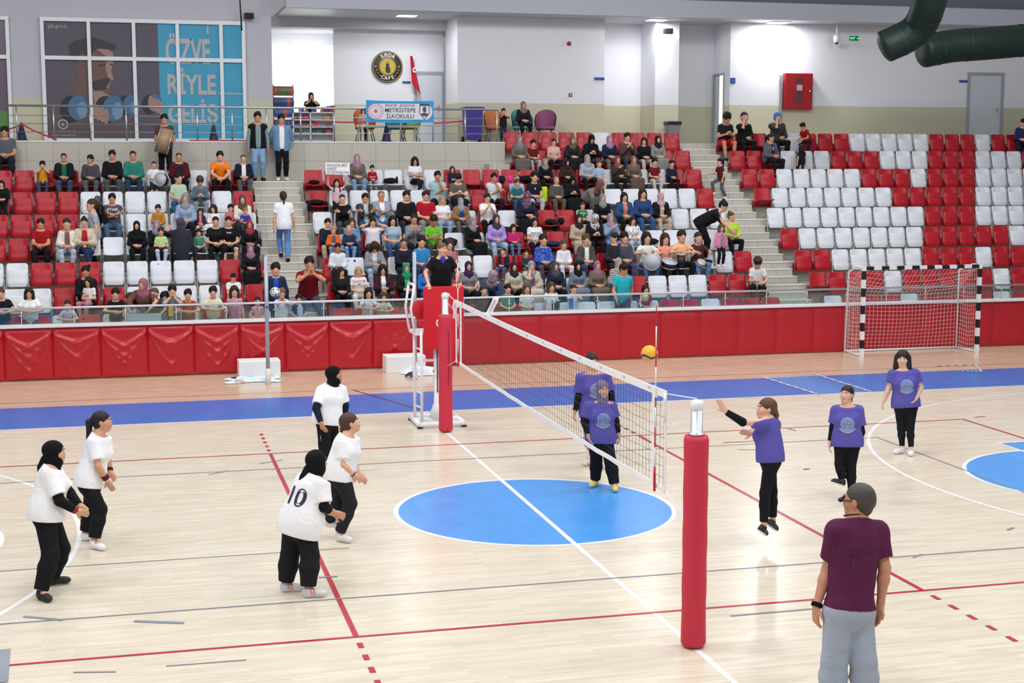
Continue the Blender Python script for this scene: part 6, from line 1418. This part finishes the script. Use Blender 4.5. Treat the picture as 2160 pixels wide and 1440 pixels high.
P(4, 517, 433, 'toddler', 1, 't:3c3c9c', 'p:4a4f5a', 'short:8a6a4a', 'toddler in royal blue T-shirt on the lap of the cream cardigan', dy=-.3, size=.52)
P(3, 85, 460, 'hold', 2, 't:9c1220', 'p:14151b', K, 'bearded person in red polo shirt and black trousers, fourth row', skin=1)
P(3, 141, 479, 'lap', 1, 'j:ded9d0', 'p:a9bccb', 'pony:33261e', 'child in cream vest over brown sleeves and pale jeans', 'l:7a5a54', size=.85)
P(3, 177, 457, 'legs', 3, 'j:c9bda6', 'p:223050', 'bun:241b16', 'person in beige trench coat over red blouse, legs crossed', 't:b02030')
P(3, 288, 465, 'lap', 3, 'l:14151a', 'p:121318', 'hijab:0f1014', 'person in black leather jacket and black headscarf, fourth row')
P(3, 330, 463, 'hold', 3, 'l:16171c', 'd:14151a', 'hijab:8088a0', 'person in black coat and blue-grey headscarf holding a small child')
P(3, 339, 480, 'toddler', 1, 't:b8d88a', 'p:b4c4d8', 'short:3a2a20', 'small child in green and yellow T-shirt sitting on a lap', dy=-.28, size=.62)
Q(2, 381, 458, 'point', 3, 'c:2c2e36', 'd:2a2c34', 'hijab:4d4450', 'person in long charcoal coat seen from behind, pointing sideways', rz=PI-.3, y=16.35)
P(3, 419, 482, 'lap', 1, 't:3f8a70', 'p:2a2c38', K, 'child in green T-shirt with white print, fourth row')
P(3, 455, 470, 'lap', 3, 't:15161a', 'p:121318', 'pony:1e1613', 'person in black T-shirt with white and orange stripe, fourth row', size=.9)
P(3, 482, 470, 'lap', 3, 't:141519', 's:15161a', 'pony:1e1613', 'person in black T-shirt and black shorts, fourth row', size=.9, pr=('Jungle', .05, 'd0d0d4', .92))
P(3, 526, 463, 'lap', 3, 'l:15161a', 'd:141519', 'hijab:96303a', 'person in black with red headscarf beside the aisle', skin=1)
P(2, 528, 513, 'lap', 3, 'l:17181d', 'd:15161b', 'hijab:8a6a80', 'person in long black dress and mauve headscarf beside the aisle')
P(1, 180, 560, 'hold', 0, 'l:15161a', 'p:15161a', K, 'person with thick black hair in black sweater holding a child in white', skin=1)
P(1, 187, 590, 'toddler', 1, 't:e6e4ea', 'p:c77a88', 'bob:1e1613', 'small child in white and pink sitting on a black sweatered lap', dy=-.3, size=.66, rz=-.6)
P(1, 492, 576, 'hold', 0, 't:e9eaee', 'p:1a1b22', 'cap:17181d', 'person in black cap and white T-shirt with dark braces')
Q(1, 581, 553, 'stand', 1, 'j:22304a', 'p:16171c', K, 'child in open dark jacket over blue T-shirt standing on the stairs', 't:2a4fc0', y=14.3, z=.63)
P(1, 652, 525, 'pray', 0, 't:7c1420', 'p:4c5260', K, 'person in dark red T-shirt sitting on the stairs, hands clasped at the mouth', skin=1, dy=-.05)
Q(4, 597, 402, 'back', 3, 't:eceef2', 'p:5b87c4', 'pony:3c2b20', 'person in white T-shirt and blue jeans climbing the stairs, seen from behind', rz=PI, y=16.35, z=2.14)
for a in [
 (2, 607, 'rail', 3, 't:15171c', 'p:24344c', 'bun:4a3628', 'person in black T-shirt shouting over the front railing'),
 (61, 606, 'rail', 3, 't:eceef0', 'p:2c4a72', 'bob:2c201a', 'person in white T-shirt and jeans leaning arms on the front railing'),
 (142, 632, 'rail', 1, 't:bfb2cc', 'p:6a6a80', 'pony:2c211c', 'small child in lavender T-shirt behind the railing glass'),
 (243, 607, 'rail', 1, 't:17181d', 'p:3a3d40', K, 'child in black T-shirt reaching along the railing'),
 (325, 606, 'lean', 1, 'l:3a3f4c', 'p:6b7078', 'buzz:5a4a3c', 'child in grey and navy jacket leaning over the railing'),
 (363, 600, 'mouth', 1, 'l:7d828c', 'p:5b5f68', K, 'child in grey hooded top with a hand at the mouth, holding a yellow bag'),
 (396, 609, 'rail', 1, 't:d2641e|7a1a20', 'p:4a2c24', K, 'child in red and orange striped jersey at the railing'),
 (449, 603, 'rail', 1, 't:e2e2c0', 'p:6d8088', K, 'child in pale yellow T-shirt at the railing'),
 (494, 602, 'stand', 1, 't:c792a4', 'p:b8929c', 'long:33241c', 'child in pink top carrying a dark bag with white print'),
 (543, 625, 'hands', 1, 't:d8a8a8%b05060', 'd:d9b4b0%b05060', 'pony:2a1e19', 'small child in pink flowered dress behind the railing glass'),
 (594, 607, 'mouth', 1, 't:e6e9ec', 'p:3a3e46', 'short:7a5a40', 'child in white T-shirt holding up a black and white ball'),
 (630, 620, 'hands', 1, 't:26304e', 'p:30384a', K, 'child in navy T-shirt holding a clear water bottle'),
 (777, 606, 'rail', 1, 't:dfe3ea', 'p:2a3550', 'long:231a17', 'child in white T-shirt with black sleeves at the railing'),
 (809, 615, 'rail', 1, 't:cfccc0', 'p:6d7070', 'bob:4a382c', 'small child in cream top with grey print at the railing'),
 (1021, 603, 'stand', 1, 'l:26272c', 'p:202126', 'buzz:33281f', 'child in dark top at the railing beside a white paper banner'),
 (1071, 598, 'hands', 1, 't:2f7d62', 'p:2a4a40', K, 'child in green T-shirt with white print holding a striped stick'),
 (1111, 597, 'hands', 1, 't:dcdde2', 'p:8fa2b4', 'long:5c4534', 'child with light brown hair in white T-shirt with black lanyard'),
 (1163, 594, 'stand', 1, 't:e2e4ea', 'p:d2d6de', 'long:4c3a2e', 'child in white T-shirt carrying a tall black drum'),
 (1210, 599, 'mouth', 1, 't:e4e7ec', 'p:d4d8de', 'pony:2a1e19', 'child in white T-shirt eating and holding a blue carton'),
 (1362, 600, 'hands', 1, 't:8a2444', 'p:4a2a34', 'long:2c1e1a', 'child in maroon T-shirt with long dark hair holding a yellow balloon'),
]: Q(0, *a, y=14.0 if a[2] == 'lean' else 13.95)
Q(0, 301, 586, 'lean', 3, 'l:6b423c', 'p:3a3036', 'hijab:7d5a94/c06a50', 'person in brown top and colourful striped headscarf bent over the railing', y=13.95)
P(0, 273, 578, 'side', 1, 't:e8ebf0', 'p:8a98b0', 'bob:3c2a20', 'child with brown hair in white T-shirt turned away, front row', size=.85, dy=.09)
P(0, 293, 580, 'lap', 1, 't:b8bcc8', 'p:3a3d48', K, 'child with black hair behind the colourful headscarf, front row', size=.85, dy=.09)
P(0, 346, 581, 'lap', 1, 'l:d8dade/6a6e78', 'p:3a3d44', K, 'child in grey and white striped top, front row', skin=1, size=.86, dy=.09)
# middle block, from the top
W = lambda k, *a, **q: P(k, *a, **q)
P(7, 1096, 284, 'lap', 3, 'l:6d645f', 'd:69605c', 'hijab:7c7d88', 'person in taupe coat and grey headscarf, second highest row of the middle block')
P(7, 1125, 294, 'lap', 1, 't:6a1a22', 'p:a9adb0', K, 'child in dark red T-shirt beside a taupe coat')
P(7, 1168, 292, 'lap', 3, 't:d8b0ac', 'p:17181d', 'bun:33241d', 'person in pale pink T-shirt, second highest row of the middle block')
P(7, 1208, 287, 'lap', 3, 'l:24262c', 'd:1c1d22', 'hijab:6a6450%3a382c', 'person in dark top and olive patterned headscarf')
P(7, 1248, 285, 'phone', 3, 'l:16171c', 'p:4a4d54', 'hijab:121318', 'person in black sweater and black headscarf looking at a phone')
P(7, 1286, 285, 'lap', 3, 'l:1f2740', 'p:7a6e64', 'hijab:98829c', 'person in navy coat and lavender headscarf')
P(7, 1323, 289, 'clap', 0, 'l:5c4440', 'p:303a50', 'short:1c1512', 'person in brown jacket clapping, second highest row of the middle block', size=.92)
P(7, 1359, 289, 'lapr', 3, 'l:17191e', 'p:c3c0bc', 'long:241a17', 'person with long dark hair in black jacket and pale trousers')
P(7, 1388, 285, 'lap', 3, 'l:8d8a86', 'd:87857f', 'hijab:1c1c22', 'person in long grey coat and black headscarf')
P(6, 753, 324, 'lap', 3, 'l:6b6058', 'p:7d9ab8', 'hijab:a67fa0%8a5c88', 'person in mauve scarf and brown-grey jacket under the gallery wall')
P(6, 785, 348, 'lap', 1, 'l:a01826', 'p:9c9c9e', K, 'child in red sweater with white lettering under the gallery wall', pr=('MILANO', .08, 'e0dcdc', .78))
P(6, 875, 331, 'legs', 3, 't:e6e8ee', 'p:1d2029', 'curly:241a16', 'person with curly dark hair in white T-shirt, legs crossed', skin=1)
P(6, 954, 350, 'lap', 1, 'l:2e2438', 'p:2a2c38', 'bob:4c3628', 'child in dark sweater with pink print under the gallery wall')
P(6, 1150, 333, 'lap', 3, 'l:15161b', 'p:17181d', 'hijab:9a948c%4a4038', 'person in black and leopard print headscarf, bright green bag below')
P(6, 1195, 335, 'lapl', 3, 'l:3c2c24', 'p:1f1a1a', 'hijab:2a1e1a', 'person in dark brown coat and headscarf holding a leaflet')
P(6, 1239, 325, 'lap', 3, 'l:a3abb8', 'p:17181d', 'hijab:9196a2', 'person in pale blue cardigan and grey headscarf with black strap')
P(6, 1264, 337, 'lap', 1, 't:9db8dc', 'p:c9c4b8', 'pony:5a4030', 'child in sky blue T-shirt between two headscarves')
P(6, 1303, 328, 'chest', 3, 'l:40302a', 'p:15161a', 'hijab:8a4a48', 'person in dark brown hooded top and rust headscarf, hand on chest')
P(6, 1337, 328, 'lap', 3, 'l:695650', 'd:61504a', 'hijab:8c6c5a', 'person in mocha coat and tan headscarf with crossbody strap')
P(6, 1381, 333, 'lap', 1, 't:6c1824', 'p:c2beb6', K, 'child in maroon T-shirt and light trousers, seventh row')
P(6, 1417, 337, 'lap', 1, 'l:1c2438', 'p:14151a', K, 'child in navy and white track jacket beside red seats')
Q(5, 710, 377, 'sign', 1, 't:d9b4c4', 'p:15161b', 'long:2c1e18', 'child in pink T-shirt and black trousers holding up a paper sign')
P(5, 923, 370, 'think', 0, 't:9cc4d0', 'p:17181d', K, 'person in light turquoise T-shirt with hand on mouth', skin=1, size=.92)
P(5, 967, 367, 'phone', 2, 't:6a5f56', 'p:17181d', K, 'person in taupe T-shirt looking down at a phone', skin=2)
P(5, 1042, 364, 'think', 0, 't:cfd8e0', 'p:191a20', K, 'person in white polo shirt resting chin on hand', skin=1)
P(5, 1090, 367, 'hold', 0, 't:a7b9d0', 'p:4a4d55', 'buzz:6a6460', 'grey-haired person in light blue shirt with toddler in teal')
P(5, 1091, 389, 'toddler', 1, 't:1f6a78', 'p:3c5a80', 'short:5a402c', 'toddler in teal checked shirt on a light blue lap', dy=-.28, size=.66)
P(5, 1127, 383, 'lap', 1, 't:1c1d28', 'p:b4bac4', K, 'child in black T-shirt with white mark beside a neon bag', size=.85, pr=('o', .1, 'e8e8ee', .88))
P(5, 1174, 372, 'lap', 2, 'l:3a3a36/6a685c', 'p:5e574e', 'bald:9a9088', 'elderly person in dark striped sweater and khaki trousers', skin=0)
P(5, 1208, 372, 'phone', 3, 'l:15161a', 'd:15161a', 'hijab:15161a', 'person in black robe and headscarf reading a white sheet')
P(5, 1266, 378, 'crouch', 3, 'l:7d7b7a', 'd:5c5856', 'hijab:7a4844', 'person in grey coat and rust headscarf bent sideways', rz=.6, size=.95)
P(4, 722, 409, 'cross', 0, 'l:121318', 'p:4a4a4c', 'buzz:2c221d', 'person in black sweater with arms crossed near the west stairs')
P(4, 770, 407, 'cross', 0, 'j:3e3c40', 'p:2c4a74', K, 'person in grey cardigan over light blue shirt, arms crossed', 't:9cc8d8', 1)
P(4, 804, 401, 'cross', 2, 'j:66788f|a8b4c4', 'p:4a6f9c', 'bald:7a5a44', 'person in blue striped shirt over white T-shirt, arms crossed', 't:e8eaee', 1)
P(4, 857, 415, 'lap', 0, 'l:17181e', 'p:2a2e3c', K, 'person in dark shirt with hands between knees, fifth row', size=.95)
P(4, 898, 415, 'lap', 2, 't:ac1828', 'p:8a8784', 'short:2a1c17', 'person with glasses in red T-shirt beside a long blond head', size=.95)
P(4, 933, 412, 'lap', 3, 't:e8e8ee', 'p:8fa8c4', 'long:a98a64', 'person with long blond hair in white T-shirt and jeans, fifth row')
P(4, 972, 416, 'lap', 3, 'j:8a6a48', 'p:6a6258', 'hijab:8f93a4', 'person in tan cardigan over blue top with grey headscarf', 't:2c4684')
P(4, 1028, 407, 'clap', 3, 't:ecebec', 'p:16171c', 'short:2a1e19', 'person in loose white T-shirt with joined hands, fifth row')
P(4, 1112, 406, 'down', 3, 'l:20223a', 'd:17181d', 'hijab:5c4a66%b08ca0', 'person in navy coat and flowered headscarf with orange scarf, looking down')
P(4, 1229, 426, 'lap', 1, 't:2a7a52', 'p:2c2028', 'pony:4c3426', 'child in green jersey with number seven', pr=('VICARI\n7', .09, 'dfe6e0', .86))
P(4, 1271, 408, 'lap', 3, 'l:15161b', 'p:17181d', 'hijab:7d8078%a0a498', 'person in black sweater and sage patterned headscarf')
P(4, 1317, 405, 'lap', 3, 'j:2f4a74', 'p:17181d', 'long:1c1512', 'person with long black hair in denim jacket over salmon top', 't:c97f70')
P(4, 1356, 405, 'lap', 3, 'l:2c4470', 'p:3a5684', 'long:3a1e20', 'person in blue denim jacket and jeans holding a white dish', size=.98)
P(4, 1394, 405, 'lap', 3, 'j:17181d', 'p:c2aa94', 'hijab:b99aa6', 'person in black jacket, pink headscarf and beige trousers, fifth row', 't:cbb8a8')
P(3, 691, 460, 'hold', 0, 'l:1d2433', 'p:b0a286', K, 'bearded person with glasses in navy jacket holding a baby in grey and orange')
P(3, 703, 475, 'toddler', 1, 'j:d8682c', 'p:6f8fbc', 'short:a98a64', 'baby in grey vest with orange sleeves', 'l:5a5560', dy=-.3, size=.6)
P(3, 742, 459, 'hold', 3, 'l:6a8cae', 'p:2c3c60', 'long:4a3226', 'smiling person in denim shirt with long hair holding a baby')
P(3, 736, 481, 'toddler', 1, 'l:2a3450', 'p:7a98c8', 'buzz:b89a78', 'baby in navy checked shirt on a denim shirt lap', dy=-.3, size=.62)
P(3, 786, 458, 'ears', 2, 'l:e2dde6', 'p:3c3836', 'short:241a16', 'person in white shirt with both hands raised to the ears')
P(3, 828, 454, 'lap', 3, 't:9fb0c6', 'p:3a5480', 'bob:1e1613', 'person in pale blue short-sleeved shirt and jeans, fourth row')
P(3, 873, 451, 'clap', 3, 'l:8c8c90%2a2a2e', 'p:17181d', 'bun:2c201b', 'person in grey patterned sweater with black sleeves, clapping', skin=1)
P(3, 915, 472, 'phone', 1, 't:79c83c', 'p:4c4a40', 'pony:241a16', 'child in lime green T-shirt looking at a phone', skin=1, size=.88)
P(3, 996, 457, 'lap', 3, 'l:14151a', 'd:131419', 'hijab:8a7c88', 'person in black robe and mauve headscarf reaching to a white backpack', rz=.4)
P(3, 1047, 451, 'lap', 3, 'l:a68cd0', 'p:9fb4cc', 'hijab:3c3840', 'person in lilac sweater, dark headscarf and pale jeans')
P(3, 1083, 472, 'lap', 1, 'l:c02c6c', 'p:5a7ca4', 'long:2c1e19', 'child in magenta sweater and jeans with long dark hair')
P(3, 1128, 458, 'lap', 3, 't:e4e6ea', 'p:17181d', 'long:2c1e19', 'person in white T-shirt with black lettering, legs crossed', pr=('NICE LOVE', .06, '1c1c22', .86))
P(3, 1221, 451, 'lap', 3, 'l:b5a493', 'd:b3a292', 'hijab:2c2226', 'person in beige coat and dark brown headscarf, fourth row')
P(3, 1256, 452, 'phone', 3, 'l:17181d', 'p:1f1a22', 'hijab:c8c8cc%2a2a30', 'person in black with white patterned headscarf looking down')
P(3, 1288, 449, 'chest', 3, 'l:7f92b2', 'p:6f92bc', 'hijab:98809a', 'person in denim blue shirt with mauve headscarf, hand on chest')
P(3, 1335, 456, 'lap', 3, 'l:e9e9ec%5a5a60', 'p:b4c4dc', 'long:2a1c18', 'person in white blouse with dark specks and long dark hair')
P(2, 712, 512, 'lap', 0, 'l:d3dbe6', 'p:1b1c22', K, 'person in white shirt with hands low, third row', skin=3)
P(2, 790, 513, 'down', 3, 'j:8f9298', 'p:9ab0c8', 'curly:33241c', 'person in grey blazer with hair over the face, looking down', 't:e4e6ec')
P(2, 851, 502, 'hold', 2, 'l:1b2030', 'p:1c2030', 'buzz:33261e', 'person in navy shirt holding a pale hat, third row', skin=1)
P(2, 889, 518, 'lap', 1, 't:2f86c4', 'p:2c3a58', K, 'child in bright blue polo behind the grey pole', size=.9)
P(2, 948, 530, 'lap', 1, 't:b07880', 'p:4a3a44', 'long:3a2a24', 'child in dusty pink behind the referee', size=.8)
P(2, 1062, 522, 'lapr', 1, 'j:1f2333', 'p:4a6488', 'buzz:3a2c24', 'child in navy jacket over red T-shirt turned sideways', 't:b01c2c', rz=-.6)
P(2, 1110, 527, 'lap', 1, 'l:353c48', 'p:5a6470', 'buzz:3a2c24', 'smiling child in grey jacket with blue sleeves')
P(2, 1146, 518, 'lap', 1, 'l:2c4aa8%7a94d8', 'p:4a4c50', 'short:2c201b', 'child in blue camouflage sweatshirt, third row', size=.9)
P(2, 1189, 537, 'lap', 1, 'l:e0e2e8', 'p:d6d8de', 'short:5a4534', 'child in white tracksuit, third row', size=.75)
P(2, 1236, 518, 'lap', 1, 'j:4b4846', 'p:33405a', 'short:5c4430', 'child in brown-grey blazer over white shirt, third row', 'l:e6e6ea', size=.88)
P(2, 1296, 508, 'side', 0, 'l:2b2c34', 'p:25262c', 'short:241a16', 'person in dark jacket turned in profile, third row', size=.95)
P(2, 1317, 510, 'lap', 1, 'l:4a4c5a', 'p:3c5078', K, 'child in grey and navy jacket with sleeve badge', size=.92)
P(2, 1364, 510, 'drum', 1, 't:dfe6e2', 'p:4a6f9c', 'long:231a16', 'singing child in white top with green print behind a snare drum', size=.92)
P(2, 1403, 511, 'drum', 1, 's:ef9a80', 'p:16171c', 'long:3a2820', 'child in coral sleeveless top behind a snare drum', size=.88)
P(2, 1438, 504, 'drum', 1, 't:f0b88c', 'p:14151a', 'short:2a1e19', 'child in peach T-shirt behind a tall black drum', size=.95)
P(2, 1473, 507, 'drum', 1, 't:4a2e2c', 'p:5f80aa', 'pony:3a2820', 'child in brown T-shirt and jeans with a tambourine', size=.9)
P(3, 1543, 446, 'lapl', 3, 'l:b6d84a', 'p:15161b', 'bun:5a4030', 'person in neon yellow hooded top beside the east stairs')
Q(3, 1526, 443, 'bent', 3, 'l:141519', 'p:131418', 'bun:16110f', 'person in black bending over a small child in pink', rz=1.1, y=15.95, size=1.05)
Q(2, 1522, 472, 'stand', 1, 'j:dc86ac', 'p:15161b', 'bob:5a4234', 'small child in pink jacket standing on a red seat', 'l:8a8a90', y=15.3, z=1.91, shoes='eeeeee')
P(1, 719, 563, 'lapl', 3, 'l:1c1c20', 'p:131419', 'long:2a1c17', 'person in black with very long dark hair, second row by the stairs')
P(1, 756, 562, 'lap', 3, 't:e4e2e4', 'p:d9d6d2', 'long:b09068', 'person with long fair hair in white T-shirt with red lettering', pr=('CANTOR\n23', .085, 'a82038', .88))
P(1, 807, 558, 'legs', 3, 'j:3c1c28', 'p:341824', 'curly:241915', 'person with curly dark hair in maroon track jacket over white top', 't:e6e6ec')
P(1, 857, 554, 'lap', 3, 'j:1c1d22', 'p:17181d', 'hijab:1f8a58', 'person in bright green headscarf with black vest over green top', 'l:3cb878')
P(1, 899, 555, 'lap', 3, 'l:2c6ec0', 'p:2a4470', 'hijab:6c3c58', 'person in plum headscarf and blue top behind the referee stand')
P(1, 988, 550, 'lap', 3, 't:4c4850/a8a4ac', 'p:16171c', 'hijab:3c2440', 'person in plum headscarf and grey striped T-shirt')
P(1, 1040, 556, 'crouch', 3, 'l:3c5476', 'p:3a527a', 'hijab:a08c98%6a7480', 'person in denim and flowered headscarf bent forward', size=1.0)
P(1, 1084, 552, 'lap', 3, 'l:b9b3a6', 'p:17181d', 'hijab:2a2426', 'person in cream jacket and dark headscarf with black strap, second row')
P(1, 1121, 549, 'chin', 3, 'j:bdb4a4', 'd:bfb6a8', 'hijab:95909a', 'person in beige vest with grey headscarf, hand over mouth', 'l:6f6c78')
P(1, 1172, 551, 'lap', 3, 'l:1d2338', 'p:17181d', 'hijab:4c4854', 'person in navy coat and slate headscarf, second row')
P(1, 1219, 551, 'lap', 3, 'l:6c7484', 'd:6c7484', 'hijab:121318', 'person in slate grey dress and black headscarf with dark bag')
P(1, 1260, 549, 'lap', 3, 'l:6d6152', 'd:6a5f50', 'hijab:9c6474', 'person in khaki coat and rose headscarf, second row')
P(1, 1305, 543, 'lap', 3, 'l:d9d4c4/3a3a40', 'p:2c3650', 'hijab:a09894', 'person in cream striped sweater and light headscarf behind cyan polo')
Q(0, 1316, 556, 'walk', 0, 't:2fb0c0', 'p:3c3c38', K, 'person in cyan polo shirt walking along the front row', skin=1, y=14.0)
# east block
P(8, 1533, 264, 'phone', 1, 't:1e2024', 's:b02028', K, 'child in black T-shirt and red shorts looking at a phone', skin=1, size=1.0)
P(8, 1570, 268, 'chin', 1, 'l:15171c', 'p:14151a', 'buzz:33281f', 'child in black top with hand at mouth, highest row of the east block', size=1.0)
P(7, 1626, 281, 'lapl', 3, 'j:5c606a', 'p:17181f', 'pony:1b1412', 'person in grey cardigan over maroon jersey with number two', 't:4a1c38', skin=1, rz=.3, pr=('2', .13, 'e0d8dc', .88))
P(8, 1640, 259, 'chin', 3, 'l:3e3c40', 'p:15161a', 'beanie:5a78b8', 'person in blue knitted cap and grey jacket, highest row', size=1.05)
Q(8, 1693, 259, 'climb', 1, 't:a01822', 'p:202228', K, 'child in red T-shirt climbing over a red seat', rz=-1.2, y=20.55)
Q(7, 1691, 305, 'back', 1, 't:1a1b20', 'p:4a2c30', 'bob:2a1d18', 'small child in black and maroon seen from behind', rz=PI, y=19.6)
Q(5, 1518, 333, 'run', 1, 't:5c1c28', 'p:565a66', 'pony:16110f', 'ponytailed child in maroon T-shirt and grey leggings running on the east stairs', rz=-1.35, y=18.7, z=3.44, shoes='e8e8e8')
P(1, 1598, 562, 'down', 1, 't:e4e6ea', 'p:17181d', 'short:3c2a20', 'child in white T-shirt sitting on a red seat by the east stairs', rz=-.4, size=.88)
P(8, 2159, 250, 'side', 2, 'l:22305c', 'p:1c2030', K, 'person in navy jacket at the east edge of the picture', rz=-.5)
# on the gallery
Q(9, 656, 194, 'mouth', 3, 'l:15161b', 'p:15161a', 'hijab:241c1c', 'person in black with dark headscarf behind the canteen counter', y=25.0, z=ZP)
Q(9, 766, 228, 'stand', 3, 't:b8a4a4', 'p:40465c', 'long:3a2a24', 'person with long hair half hidden behind the blue school banner', y=22.2, z=ZP)
Q(9, 1062, 228, 'mouth', 1, 'l:1d2026', 'p:2a3048', 'short:3a2a20', 'child in black top with hands at the head, standing on the gallery', y=21.3, z=ZP)
r = P(9, 1104, 213, 'lap', 3, 'l:1d1f28', 'p:15161b', 'hijab:8d6a68', 'person in dark hooded top and rose headscarf in a turquoise armchair', dy=0.1)
